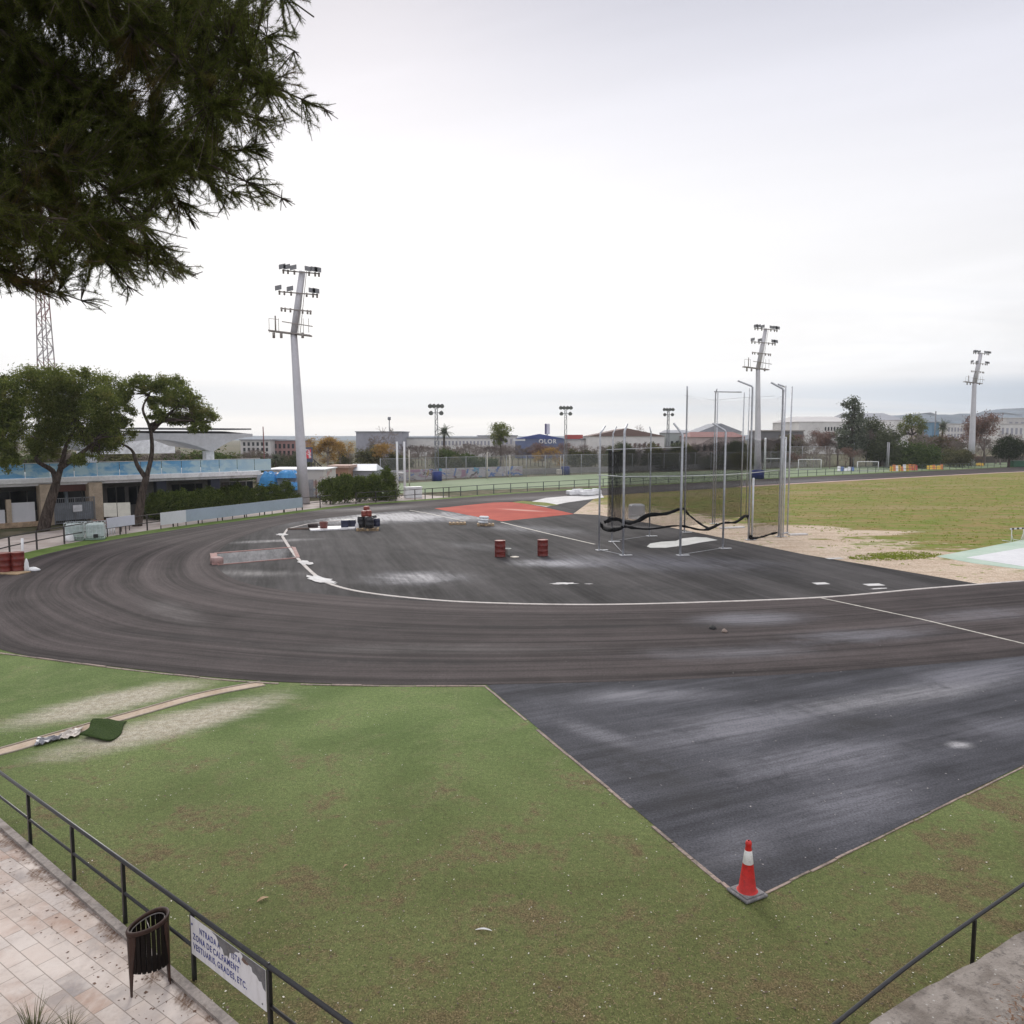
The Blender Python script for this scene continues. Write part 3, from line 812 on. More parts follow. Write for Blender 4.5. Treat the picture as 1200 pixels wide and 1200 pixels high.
# post positions chosen along the straight line: parameters of the posts seen
def s_at(px, py, z=0):
    g = G(px, py, z); return (g - rb0).dot(rdir)
posts_s = [-7.6, -5.4, -3.1, 0.0, s_at(88, 1032), s_at(150, 1080), Lsp]
dlast = s_at(321, 1129, RT)
posts_s += [dlast, dlast + 1.75, dlast + 3.5]
for s in posts_s:
    b = MB(); b.box(tuple(rl(s, RT / 2 - .06)), (.045, .045, RT + .06), atan2(rdir.y, rdir.x), .006)
    b.build('post', mat_rail, rail)
b = MB(); b.tube([rl(-9, RT), rl(dlast + 3.6, RT)], .027, 12); b.build('top_rail', mat_rail, rail)
b = MB(); b.tube([rl(-9, RL), rl(Lsp + .02, RL)], .02, 10); b.tube([rl(dlast, RL), rl(dlast + 3.6, RL)], .02, 10); b.build('lower_rail', mat_rail, rail)
b = MB(); b.lathe([(.018, .02), (.018, .035), (.008, .045)], 8, tuple(rl(dlast, RT))); b.build('bolt', mat_rail, rail)

# --- white notice with peeling corner hung in the railing
sgn = thing('notice_sign', 'white sign with blue capital letters and peeled grey corner fixed to black railing', 'sign', tuple(rb0 + rl(Lsp + .02, 0)), atan2(rdir.y, rdir.x))
SL = dlast - Lsp - .04
Z0, Z1 = RT - .505, RT - .035
def sign_mat():
    m, n = newmat('dirty_white_sign')
    p = n.obj(); v = n.noise(p, 3, 5, .6); s = n.noise(n.mapping(p, scale=(6, 1, 1.5)), 2, 5, .7)
    c = n.mix(n.mul(n.step(s, .45, .7), .45), (.66, .65, .66), (.42, .40, .38))
    n.out(n.bsdf(c, .5, 0, None, .3)); return m
b = MB(); b.box((SL / 2, -.028, (Z0 + Z1) / 2), (SL, .006, Z1 - Z0), 0, .001); b.build('panel', sign_mat(), sgn)
mat_blue = M('faded_blue_lettering', (0.022, 0.035, 0.20), .55, 0, .3, 6)
mat_peel = M('peeled_grey_zinc', (0.115, .115, .12), .6, 0, .3, 8, 0, (.2, .18, .17))
mat_rust = M('peel_brown', (0.16, .10, .08), .7, 0, .3, 8)
yy = -.0325
for s, x, z, sz in [('NTRADA A', .15, .325, .105), ('ISTA', .66, .325, .105), ('ZONA DE CALFAMENT', .035, .205, .105), ('VESTUARIS, GRADES, ETC.', .035, .085, .105)]:
    kx = SL / 1.16 * (.60 if len(s) > 12 else .57); xw = x * SL / 1.16
    for wd_ in s.split(' '):
        q = text_mesh('lettering', wd_, sz, mat_blue, sgn, (xw, yy, Z0 + z), (PI / 2, 0, 0), .0008, sx=kx)
        xw += (max(v.co.x for v in q.data.vertices) + sz * .34) * kx
b = MB(); b.lathe([(.014, 0), (.014, .004), (.006, .006)], 10)
o = b.build('screw', mat_blue, sgn, (.035, yy, Z1 - .09)); o.rotation_euler = (PI / 2, 0, 0)
b = MB(); b.lathe([(.010, 0), (.010, .004), (.005, .006)], 10)
o = b.build('screw', mat_peel, sgn, (SL - .07, yy, Z0 + .06)); o.rotation_euler = (PI / 2, 0, 0)
def flat(mb, pts, y):
    mb.ngon([(x, y, Z1 - (Z1 - z) * .78) for x, z in pts])
H_ = Z1
b = MB()
flat(b, [(.30 * SL, H_), (.37 * SL, H_ - .03), (.405 * SL, H_ - .10), (.40 * SL, H_ - .13), (.45 * SL, H_ - .155), (.475 * SL, H_ - .235), (.515 * SL, H_ - .20), (.53 * SL, H_ - .235), (.55 * SL, H_ - .13), (.60 * SL, H_ - .10), (.63 * SL, H_ - .045), (.67 * SL, H_ - .03), (.69 * SL, H_)], yy - .0012)
flat(b, [(.69 * SL, H_), (.735 * SL, H_ - .06), (.775 * SL, H_ - .07), (.80 * SL, H_ - .10), (.83 * SL, H_ - .105), (.84 * SL, H_ - .165), (.89 * SL, H_ - .175), (.92 * SL, H_ - .225), (.95 * SL, H_ - .21), (.97 * SL, H_ - .29), (SL - .002, H_ - .31), (SL - .002, H_)], yy - .0012)
b.build('peeled_patch', mat_peel, sgn)
b = MB(); flat(b, [(.72 * SL, H_ - .045), (.705 * SL, H_ - .10), (.735 * SL, H_ - .125), (.78 * SL, H_ - .12), (.80 * SL, H_ - .09), (.76 * SL, H_ - .065)], yy - .0020); b.build('rust_patch', mat_rust, sgn)

# --- litter bin
mat_bin = M('brown_bin_steel', (0.038, 0.019, 0.014), .6, .0, .3, 5, 0, (.07, .04, .028), .25)
mat_bin_dark = M('dark_slats', (0.009, 0.006, 0.005), .8, 0, .3, 5, spec=.15)
gb = (G(153, 1169) + G(200, 1152)) / 2
bin_ = thing('litter_bin', 'dark brown slatted steel litter bin on two flat legs beside the railing', 'litter bin', (gb.x, gb.y, 0.012), atan2((G(200, 1152) - G(153, 1169)).y, (G(200, 1152) - G(153, 1169)).x))
BW = (G(200, 1152) - G(153, 1169)).length / 2 + .01
BD = .17
def bin_pt(a, k, z):      # teardrop plan
    r = 1.0
    x = BW * cos(a) * k; y = BD * sin(a) * k * (1.0 if cos(a) < 0 else 1.0)
    y *= (1.0 + 0.18 * cos(a))
    return (x, y, z)
def ztop(x): return .83 + .055 * (x / BW)
for k in range(24):
    a = 2 * PI * (k + .5) / 24
    x, y, _ = bin_pt(a, .93, 0)
    b = MB(); b.box((x, y, (ztop(x) + .30) / 2), (.043, .010, ztop(x) - .30), atan2(cos(a) * BD, -sin(a) * BW), .002)
    b.build('slat', mat_bin_dark, bin_)
b = MB(); i0 = 0; N_ = 48
prof = [(1.03, -.035), (1.05, 0.0), (1.03, .012), (.90, .012), (.88, 0.0), (.88, -.03)]
for q, (k, dz) in enumerate(prof):
    for j in range(N_):
        a = 2 * PI * j / N_; x, y, _ = bin_pt(a, k, 0); b.v.append((x, y, ztop(x) + dz))
for q in range(len(prof)):
    for j in range(N_):
        q2 = (q + 1) % len(prof)
        b.f.append((q * N_ + j, q * N_ + (j + 1) % N_, q2 * N_ + (j + 1) % N_, q2 * N_ + j)); b.smooth.append(True)
b.build('rim', mat_bin, bin_)
b = MB(); b.tube([bin_pt(2 * PI * j / 32, .80, ztop(bin_pt(2 * PI * j / 32, .8, 0)[0]) - .03) for j in range(33)], .007, 6); b.tube([bin_pt(PI / 2, .8, .80), bin_pt(-PI / 2, .8, .80)], .006, 6)
b.build('bag_ring', M('bare_steel_ring', (.22, .20, .19), .4, .7), bin_)
b = MB()
for j in range(N_):
    a = 2 * PI * j / N_; x, y, _ = bin_pt(a, .86, 0); b.v.append((x, y, .31))
b.f.append(tuple(range(N_))); b.smooth.append(False)
b.build('base_plate', mat_bin_dark, bin_)
for sx in (-1, 1):
    b = MB(); NA, NZ = 7, 12
    for k_ in (1.0, .93):
        for t in range(NZ):
            u = t / (NZ - 1)
            half = R(13 + 34 * min(1, u * 1.15) ** .9)
            for q in range(NA):
                a = (0 if sx > 0 else PI) + half * (2 * q / (NA - 1) - 1)
                x, y, _ = bin_pt(a, k_ * (.96 + .05 * u), 0); b.v.append((x, y, u * (ztop(x) - .01)))
    def ix(l, t, q): return l * NA * NZ + t * NA + q
    for l in (0, 1):
        for t in range(NZ - 1):
            for q in range(NA - 1): b.f.append((ix(l, t, q), ix(l, t, q + 1), ix(l, t + 1, q + 1), ix(l, t + 1, q))); b.smooth.append(True)
    for t in range(NZ - 1):
        for q in (0, NA - 1): b.f.append((ix(0, t, q), ix(0, t + 1, q), ix(1, t + 1, q), ix(1, t, q))); b.smooth.append(False)
    for q in range(NA - 1): b.f.append((ix(0, 0, q), ix(1, 0, q), ix(1, 0, q + 1), ix(0, 0, q + 1))); b.smooth.append(False)
    b.build('leg', mat_bin, bin_)

# --- traffic cone
gc = G(875.5, 1048)
mat_cone = M('cone_red', (0.50, 0.020, 0.016), .5, 0, .2, 6, 0, (.20, .022, .02), .4)
mat_cone_w = M('cone_white_band', (0.72, .71, .69), .4, 0, .12, 8, 0, (.5, .48, .45))
mat_cone_b = M('cone_base_rubber', (0.17, 0.165, 0.17), .75, 0, .35, 7, 0, (.30, .28, .27))
cone = thing('traffic_cone', 'red and white traffic cone on grey square base at asphalt corner', 'traffic cone', (gc.x, gc.y, 0.006), R(28))
b = MB(); b.box((0, 0, .022), (.40, .40, .044), 0, .012); b.box((0, 0, .052), (.33, .33, .016), 0, .006); b.build('base', mat_cone_b, cone)
def cr(z): return .125 + (.030 - .125) * (z - .06) / .72
b = MB(); b.lathe([(.150, .058), (cr(.075), .075), (cr(.46), .46)], 32, cap=False); b.lathe([(cr(.645), .645), (cr(.70), .70), (.042, .715), (.045, .745), (.036, .775), (.015, .783)], 32, cap=False); b.build('body', mat_cone, cone)
b = MB(); b.lathe([(cr(.46) + .0005, .458), (cr(.462) + .0025, .462), (cr(.64) + .0025, .642), (cr(.645) + .0005, .647)], 32, cap=False); b.build('reflective_band', mat_cone_w, cone)

# --- concrete slab and single handrail on the right
slab_edge = [G(985, 1216, .9), G(1200, 1091, .9)]
sdir = (slab_edge[1] - slab_edge[0]).normalized(); sn = Vector((sdir.y, -sdir.x, 0))
A_, B_ = slab_edge[0] - sdir * 3, slab_edge[1] + sdir * 6
rng = random.Random(2)
edge = []
for k in range(60):
    t = k / 59
    edge.append(A_.lerp(B_, t) + sn * rng.uniform(-.012, .03))
def slab_mat():
    m, n = newmat('weathered_concrete')
    p = n.pos(); a = n.noise(p, 2.2, 6, .65, .4); s = n.noise(p, 14, 5, .7); f = n.voronoi(p, 60)
    c = n.mix(n.step(a, .35, .65), (.17, .145, .125), (.31, .275, .245))
    c = n.mix(n.mul(n.step(s, .5, .68), .7), c, (.10, .088, .08))
    c = n.mix(n.mul(n.math('LESS_THAN', n.voronoi(p, 9), .10), .7), c, (.46, .44, .41))
    n.out(n.bsdf(c, .92, 0, n.bump(n.add(s, n.mul(f, .5)), .8, .02), .2)); return m
mb = MB(); poly = [(p.x, p.y) for p in edge] + [(B_ + sn * 2.2).to_tuple()[:2], (A_ + sn * 2.2).to_tuple()[:2]]
a_ = sum(poly[i][0] * poly[(i + 1) % len(poly)][1] - poly[(i + 1) % len(poly)][0] * poly[i][1] for i in range(len(poly)))
if a_ < 0: poly = poly[::-1]
mb.prism(poly, -.05, .9)
tag(mb.build('concrete_slab', slab_mat()), 'weathered grey concrete retaining wall with broad flat top below handrail', 'retaining wall')
hr = GP([(965, 1211), (1080, 1120), (1200, 1036), (1290, 975)], .9)
hl = thing('handrail', 'single black steel handrail along the turf in front of the concrete wall', 'handrail', (hr[1].x, hr[1].y, 0))
o0 = Vector((hr[1].x, hr[1].y, 0))
hp = smooth_path([p - o0 for p in [hr[0] + (hr[0] - hr[1]) * 1.2] + hr + [hr[3] + (hr[3] - hr[2]) * 2]], 6)
b = MB(); b.tube(hp, .021, 10); b.build('rail', mat_rail, hl)
for px in ((1135, 1083), (1262, 994), (870, 1290)):
    g = G(*px, .9); q = min(hp, key=lambda v: (v + o0 - g).length)
    b = MB(); b.box((q.x, q.y, .43), (.035, .035, .90), atan2(sdir.y, sdir.x), .004); b.build('post', mat_rail, hl)

# --- curled scrap of turf beside the channel
def turf_scrap():
    m, n = newmat('dark_turf_scrap'); p = n.obj(); v = n.noise(p, 40, 3, .7)
    n.out(n.bsdf(n.mix(n.step(v, .35, .65), (.018, .036, .010), (.055, .085, .024)), .95, 0, n.bump(v, .8, .03), .1)); return m
g0, g1, g2, g3 = G(93, 867), G(131, 869), G(152, 846), G(112, 850)
o0 = (g0 + g1 + g2 + g3) / 4; vs = []; fs = []; N_ = 16
for i in range(N_):
    for j in range(N_):
        u, v = i / (N_ - 1), j / (N_ - 1)
        q = (g0.lerp(g1, u)).lerp(g3.lerp(g2, u), v) - o0
        z = .03 + .035 * sin(u * PI * 1.2 + .4) * (0.4 + .6 * v) + .07 * max(0, 1 - u * 4) + .015 * sin(v * 7 + u * 3) + .04 * max(0, v - .55)
        q += Vector((.06 * sin(v * 5), .05 * sin(u * 6), 0))
        vs.append((q.x, q.y, z))
for i in range(N_ - 1):
    for j in range(N_ - 1): fs.append((i * N_ + j, (i + 1) * N_ + j, (i + 1) * N_ + j + 1, i * N_ + j + 1))
me = bpy.data.meshes.new('turf_scrap'); me.from_pydata(vs, [], fs); me.materials.append(turf_scrap())
for pl in me.polygons: pl.use_smooth = True
o = bpy.data.objects.new('turf_scrap', me); COL.objects.link(o); o.location = (o0.x, o0.y, 0)
md = o.modifiers.new('thick', 'SOLIDIFY'); md.thickness = .02; md.offset = 1
tag(o, 'curled dark green turf offcut lying beside the bare channel', 'turf scrap')
# grey plastic lifted out of the channel
def crumpled(name, px, z, mat, label, cat, seed, amp):
    rng = random.Random(seed); q = GP(px); c = sum(q, Vector()) / 4; vs = []; fs = []; N_ = 10
    for i in range(N_):
        for j in range(N_):
            u, v = i / (N_ - 1), j / (N_ - 1)
            p = q[0].lerp(q[1], u).lerp(q[3].lerp(q[2], u), v) - c
            vs.append((p.x + rng.uniform(-.02, .02), p.y + rng.uniform(-.02, .02), z + rng.random() * amp))
    for i in range(N_ - 1):
        for j in range(N_ - 1): fs.append((i * N_ + j, (i + 1) * N_ + j, (i + 1) * N_ + j + 1, i * N_ + j + 1))
    me = bpy.data.meshes.new(name); me.from_pydata(vs, [], fs); me.materials.append(mat)
    o = bpy.data.objects.new(name, me); COL.objects.link(o); o.location = (c.x, c.y, 0)
    md = o.modifiers.new('thick', 'SOLIDIFY'); md.thickness = .01
    return tag(o, label, cat)
crumpled('channel_sheet', [(40, 876), (70, 868), (72, 864), (45, 868)], .02, M('grey_plastic_sheet', (.20, .20, .22), .4), 'crumpled grey plastic sheet lying in the bare channel left of the turf offcut', 'plastic sheet', 3, .07)
crumpled('channel_sheet', [(70, 868), (92, 864), (98, 853), (70, 861)], .02, M('pale_plastic_sheet', (.52, .47, .42), .4), 'pale plastic sheet lying in the channel against the turf offcut', 'plastic sheet', 4, .06)

# --- dry leaves, petals and crumbs lying on the turf
def leaf_shape(name, px, length, width, rot, mat, label, cat, curl=.3):
    g = G(*px); vs = []; fs = []; n_ = 7
    for i in range(n_):
        t = i / (n_ - 1); wd = width * sin(PI * min(1, t * .95 + .04)) ** .8
        for s in (-1, 0, 1):
            vs.append(((t - .5) * length, s * wd / 2, .012 + curl * wd * abs(s) * .5 + .02 * sin(t * PI)))
    for i in range(n_ - 1):
        for s in range(2): a = i * 3 + s; fs.append((a, a + 3, a + 4, a + 1))
    me = bpy.data.meshes.new(name); me.from_pydata(vs, [], fs); me.materials.append(mat)
    o = bpy.data.objects.new(name, me); COL.objects.link(o); o.location = (g.x, g.y, 0); o.rotation_euler = (0, 0, rot)
    md = o.modifiers.new('thick', 'SOLIDIFY'); md.thickness = .003
    return tag(o, label, cat)
mat_dry = M('dry_leaf', (.36, .24, .13), .7, 0, .3, 12)
leaf_shape('dry_leaf', (308, 1055), .17, .06, .7, mat_dry, 'dry tan leaf lying on the turf to the right of the litter bin', 'leaf')
leaf_shape('paper_scrap', (567, 1091), .22, .035, -.1, M('paper', (.62, .62, .60), .6), 'curled white paper scrap lying on the turf left of the traffic cone', 'paper scrap')
leaf_shape('dry_leaf', (405, 1016), .10, .03, .9, mat_dry, 'small dry leaf lying alone in the middle of the worn turf', 'leaf')
def flecks(name, n_, region, smin, smax, mat, seed, kindlabel):
    rng = np.random.default_rng(seed); vs = []; fs = []
    k = 0
    while k < n_:
        x = rng.uniform(*region[0]); y = rng.uniform(*region[1])
        if not region[2](x, y): continue
        g = G(x, y); s = rng.uniform(smin, smax); a = rng.uniform(0, 6.28); b_ = s * rng.uniform(.4, .9)
        i = len(vs)
        t = rng.uniform(0, .6) * s
        for dx, dy, dz in ((-s, -b_, .006), (s, -b_ * .6, .006 + t), (s * .8, b_, .010 + t * .5), (-s * .7, b_ * .8, .008)):
            vs.append((g.x + dx * cos(a) - dy * sin(a), g.y + dx * sin(a) + dy * cos(a), dz))
        fs.append((i, i + 1, i + 2, i + 3)); k += 1
    o = np_mesh(name, vs, fs, mat); o['kind'] = 'stuff'; o['label'] = kindlabel
    return o
def on_turf(x, y):
    g = G(x, y)
    if y < 805 and x > 310: return False
    if x < 310 and y < 770 + x * .12: return False
    if y < 1052 and 570 < x and x < 1200 and (y - 803) < (1052 - 803) / 300 * (x - 570) and (x < 880 or y < 1046 - (x - 897) * .494): return False
    ky = 967 + x * .88
    if y > ky - 4: return False
    if (g - slab_edge[0]).dot(sn) > -.05: return False
    return True
flecks('turf_flecks', 800, ((0, 1200), (770, 1200), on_turf), .003, .013, M('pale_fleck', (.60, .57, .50), .7, 0, .3, 20), 11, 'pale petals and crumbs scattered over the turf')
def straw(name, n_, seed):
    rng = np.random.default_rng(seed); vs = []; fs = []; k = 0
    while k < n_:
        x, y = rng.uniform(0, 1200), 1200 - abs(rng.normal(0, 150))
        if y < 800 or not on_turf(x, y): continue
        g = G(x, y); s = rng.uniform(.006, .022); a = rng.uniform(0, 6.28); b_ = .0022; i = len(vs); t = rng.uniform(.0, .5) * s
        for dx, dy, dz in ((-s, -b_, .004), (s, -b_, .004 + t), (s, b_, .004 + t), (-s, b_, .004)): vs.append((g.x + dx * cos(a) - dy * sin(a), g.y + dx * sin(a) + dy * cos(a), dz))
        fs.append((i, i + 1, i + 2, i + 3)); k += 1
    o = np_mesh(name, vs, fs, M('straw', (.30, .22, .12), .8, 0, .5, 20)); o['kind'] = 'stuff'; o['label'] = 'dry pine needles and straw strewn over the worn turf'
straw('turf_straw', 5000, 15)
flecks('turf_crumbs', 500, ((0, 1200), (850, 1200), on_turf), .004, .022, M('dark_crumb', (.09, .06, .035), .8, 0, .4, 20), 12, 'dark leaf crumbs scattered over the turf')
def on_path(x, y):
    ky = 967 + x * .88
    return ky + 8 < y < ky + 90
flecks('path_needles', 420, ((0, 260), (960, 1199), on_path), .006, .030, M('needle_litter', (.12, .065, .04), .8, 0, .4, 20), 13, 'fallen brown needles along the path kerb')
def on_apron(x, y): return (y - 803) > 0 and (y < 803 + .83 * (x - 580)) and (x < 880 or y < 1040 - (x - 897) * .49) 
flecks('asphalt_chips', 160, ((580, 1200), (690, 1040), lambda x, y: y < 803 or on_apron(x, y)), .005, .02, M('stone_chip', (.30, .28, .27), .8, 0, .4, 20), 14, 'pale stone chips scattered on the asphalt')
# a few clods on the track
for i, (px, s, col, lab) in enumerate([((835, 737), .13, (.03, .03, .03), 'black tar lump lying on the track below the kerb line'), ((849, 741), .11, (.26, .2, .17), 'pale brown clod lying on the track to the right of the tar lump'), ((1016, 990), 0.0, 0, '')]):
    if s == 0: continue
    b = MB(); rng = random.Random(i)
    b.lathe([(s * .9, 0), (s, .03), (s * .7, .08), (s * .2, .11)], 9)
    b.v = [(x * rng.uniform(.7, 1.2), y * rng.uniform(.6, 1.1), z * rng.uniform(.8, 1.2)) for x, y, z in b.v]
    o = b.build('tar_lump' if i == 0 else 'earth_clod', M('clod%d' % i, col, .8), None, tuple(G(*px))); o.location.z = .006
    tag(o, lab, 'clod')
# brown leaf litter heaped on the slab corner
def on_slab(x, y): return True
rng = np.random.default_rng(8); vs = []; fs = []
for k in range(1500):
    t = rng.random(); x = rng.uniform(1145, 1260); y = rng.uniform(1120, 1290)
    if (x - 1145) * .9 + (y - 1120) * .6 < 75 + rng.normal(0, 14): continue
    g = G(x, y, .9); s = rng.uniform(.008, .03); a = rng.uniform(0, 6.28); el = rng.uniform(-.5, .5)
    i = len(vs); zz = .903 + rng.random() * .045
    for dx, dy in ((-s, -s * .3), (s, -s * .25), (s, s * .25), (-s, s * .3)):
        vs.append((g.x + dx * cos(a) - dy * sin(a), g.y + dx * sin(a) + dy * cos(a), zz + dx * el + s * .5))
    fs.append((i, i + 1, i + 2, i + 3))
o = np_mesh('leaf_litter', vs, fs, M('leaf_litter', (.17, .095, .055), .85, 0, .5, 25)); o['kind'] = 'stuff'; o['label'] = 'brown leaf litter heaped on the concrete wall top'

# --- grassy weeds at the lower left corner
mat_blade = M('dry_green_blades', (.10, .095, .04), .8, 0, .5, 9)
def weed(px, seed, nb, hgt, lab):
    rng = np.random.default_rng(seed); vs = []; fs = []; g = G(*px)
    for k in range(nb):
        a = rng.uniform(0, 6.28); r = abs(rng.normal(0, .07)); ln = hgt * rng.uniform(.5, 1.1); lean = rng.uniform(.2, 1.1)
        x0, y0 = r * cos(a), r * sin(a); wd = rng.uniform(.004, .009)
        pr = []
        for t in np.linspace(0, 1, 5):
            out = lean * ln * t ** 1.6; z = ln * (t - .45 * lean * t * t)
            pr.append((x0 + cos(a) * out, y0 + sin(a) * out, z, wd * (1 - t * .9)))
        i = len(vs)
        for x, y, z, w_ in pr: vs += [(x - sin(a) * w_, y + cos(a) * w_, z), (x + sin(a) * w_, y - cos(a) * w_, z)]
        for t in range(4): fs.append((i + 2 * t, i + 2 * t + 1, i + 2 * t + 3, i + 2 * t + 2))
    o = np_mesh('weed_tuft', vs, fs, mat_blade); o.location = (g.x, g.y, .012)
    tag(o, lab, 'weed')
weed((40, 1222), 1, 120, .42, 'dry olive weed tuft on the path at the bottom edge below the bin')
weed((82, 1216), 2, 60, .30, 'small dry weed tuft on the path beside the larger olive tuft')
# ------------------------------------------------------------------ things on the asphalt
mat_drum = M('dark_red_drum', (0.135, 0.015, 0.011), .42, .0, .35, 4, 0, (.10, .03, .02), .5)
mat_drum_lid = M('drum_lid', (0.24, .10, .08), .5, 0, .3, 4, 0, (.4, .35, .32))
mat_wood = M('pallet_wood', (.34, .24, .14), .85, 0, .3, 5)
mat_whiteplastic = M('white_plastic', (.68, .68, .69), .45, 0, .1, 3)
mat_black = M('black_plastic', (.016, .016, .019), .4, 0, .3, 4)
mat_navy = M('navy_plastic', (.020, .024, .055), .4, 0, .3, 4)
def drum(loc, label, group=None, s=1.0, rz=0.0):
    t = thing('oil_drum', label, 'drum', loc, rz, group)
    b = MB(); r = .292; pr = [(r * .96, 0), (r, .012), (r, .03), (r * .975, .045)]
    for z0 in (.28, .57):
        pr += [(r * .975, z0 - .04), (r * 1.01, z0 - .018), (r * 1.01, z0 + .018), (r * .975, z0 + .04)]
    pr += [(r * .975, .83), (r, .845), (r, .88), (r * .95, .885), (r * .94, .868)]
    b.lathe(pr, 28); b.build('body', mat_drum, t)
    b = MB(); b.lathe([(r * .935, .858), (r * .935, .872)], 28); b.lathe([(.03, .872), (.03, .885)], 10, (.17, .05, 0)); b.build('lid', mat_drum_lid, t)
    t.scale = (s, s, s); return t
def g0(x, y, z=.012): v = G(x, y); return (v.x, v.y, z)
drum(g0(586, 652.5), 'dark red oil drum beside the white bucket on the infield asphalt')
drum(g0(636, 651.5), 'dark red oil drum standing alone between the bucket drum and the hammer cage')
dd = drum(g0(6, 671), 'dark red oil drum on the track edge, cut by the left border of the photo', s=1.0); 
drum(g0(21.5, 670), 'dark red oil drum on the track edge with a white bag against its right side', s=1.0)
b = MB(); g = G(15, 672); b.box((0, 0, .03), (1.25, .8, .05), R(-12), .004); o = b.build('wooden_board', mat_wood, None, (g.x, g.y, .01)); tag(o, 'pale wooden board under the two red drums at the left edge', 'board')
for q in bpy.data.objects:
    if q.name.startswith('oil_drum') and q.location.x < -15: q.location.z = .066
def bag(name, px, sc, mat, label, cat, seed, z=.012):
    rng = random.Random(seed); b = MB()
    b.lathe([(.25, 0), (.5, .08), (.55, .35), (.42, .7), (.2, .95), (.05, 1.0)], 14)
    b.v = [(x * rng.uniform(.85, 1.15) * sc[0], y * rng.uniform(.85, 1.15) * sc[1], zz * rng.uniform(.93, 1.05) * sc[2]) for x, y, zz in b.v]
    g = G(*px); o = b.build(name, mat, None, (g.x, g.y, z)); return tag(o, label, cat)
bag('white_bag', (31.5, 670), (.20, .22, .62), mat_whiteplastic, 'white plastic bag propped against the right red drum at the left edge', 'bag', 3)
bag('white_bag', (39, 669.5), (.6, .35, .20), mat_whiteplastic, 'flat white plastic bag lying on the asphalt right of the left-edge drums', 'bag', 4)
b = MB(); b.tube([(0, 0, 0), (.03, 0, 1.3)], .06, 8); o = b.build('marker_post', mat_whiteplastic, None, g0(27, 661)); tag(o, 'short white marker post on the turf verge behind the red drums', 'post')
# bucket by the drum
def bucket(px, mat, label, s=1.0, z=.012):
    t = thing('bucket', label, 'bucket', g0(*px, z))
    b = MB(); b.lathe([(.13 * s, 0), (.155 * s, .30 * s), (.165 * s, .31 * s), (.165 * s, .33 * s), (.145 * s, .33 * s), (.12 * s, .03 * s)], 18); b.build('body', mat, t)
    b = MB(); b.tube([(.155 * s * cos(a), .02, .32 * s + .02 - .10 * s * abs(sin(a))) for a in np.linspace(0, PI, 9)], .006, 6); b.build('handle', MATS.get('bare_steel_ring', mat), t)
    return t
bucket((595, 651), M('grey_bucket', (.48, .50, .47), .5), 'pale grey bucket touching the right side of a red drum', 1.15)
b = MB(); b.lathe([(.25, 0), (.24, .02), (.1, .035)], 12); o = b.build('resin_spill', M('resin_cream', (.55, .50, .42), .6), None, g0(603, 653)); tag(o, 'cream resin splash on the asphalt right of the pale bucket', 'spill')
# pallets
def pallet(loc, rz, label, L=1.2, W=.8, h=.144):
    t = thing('wooden_pallet', label, 'pallet', loc, rz)
    for k in range(5):
        b = MB(); b.box((-L / 2 + .05 + (L - .1) * k / 4, 0, h - .011), (.12, W, .022), 0, .002); b.build('deck_board', mat_wood, t)
    for y in (-W / 2 + .05, 0, W / 2 - .05):
        b = MB(); b.box((0, y, .011), (L, .1, .022), 0, .002)
        for x in (-L / 2 + .07, 0, L / 2 - .07): b.box((x, y, .022 + (h - .046) / 2), (.14, .098, h - .048))
        b.box((0, y, h - .030), (L, .095, .014)); b.build('bearer', mat_wood, t)
    return t
pallet(g0(536, 614.5), R(6), 'empty wooden pallet lying flat left of the white wrapped load')
pl_ = pallet(g0(569, 616), R(4), 'wooden pallet under the white wrapped load on the infield asphalt')
rng = random.Random(7); b = MB()
for k in range(8):
    b.box((rng.uniform(-.28, .28), rng.uniform(-.14, .14), .16 + .085 + (k // 3) * .17 + .01), (.55 - .07 * (k // 3), .36, .17), rng.uniform(-.2, .2), .06)
t = tag(b.build('wrapped_load', M('white_shrink_wrap', (.66, .68, .70), .3, 0, .12, 3, .02), None, (pl_.location.x, pl_.location.y, .012)), 'white shrink wrapped stack of sacks on a wooden pallet', 'wrapped sacks')
# black drums with red tins
bp = pallet(g0(431, 621.5), R(8), 'wooden pallet carrying the cluster of black drums with red tins on top', 1.5, 1.0)
def keg(px, dz, mat, label, cat='drum', r=.29, h=.75, lid=None, nm='black_drum'):
    t = thing(nm, label, cat, g0(*px, dz))
    b = MB(); b.lathe([(r * .92, 0), (r, .03), (r, h * .3), (r * 1.03, h * .33), (r * 1.03, h * .36), (r, h * .39), (r, h * .7), (r * 1.03, h * .73), (r * 1.03, h * .76), (r, h * .79), (r * .97, h - .02), (r * .85, h)], 22); b.build('body', mat, t)
    b = MB(); b.lathe([(r * .8, h), (r * .8, h + .018), (r * .7, h + .02)], 20); b.build('lid', lid or mat, t); return t
keg((424, 620.5), .158, mat_black, 'black drum with white label, front left of the drum cluster')
keg((433, 621.5), .158, mat_black, 'black drum in the middle of the drum cluster under the red tins', lid=mat_black)
keg((437, 619), .158, mat_black, 'black drum at the back right of the drum cluster')
keg((441.5, 620.0), .20, mat_navy, 'navy drum sticking out at the right end of the drum cluster', h=.55, r=.24, nm='navy_drum')
mat_tin = M('red_tin', (.22, .045, .03), .45, 0, .25, 4)
keg((427, 621), .95, mat_tin, 'red paint tin on top of the black drums, left of its pair', 'paint tin', .20, .36, nm='paint_tin')
keg((432.5, 621), .95, mat_tin, 'red paint tin on top of the black drums, right of its pair', 'paint tin', .20, .40, nm='paint_tin')
keg((430, 617.5), .95, mat_tin, 'pale rimmed red tin behind the front pair on the black drums', 'paint tin', .22, .52, nm='paint_tin')
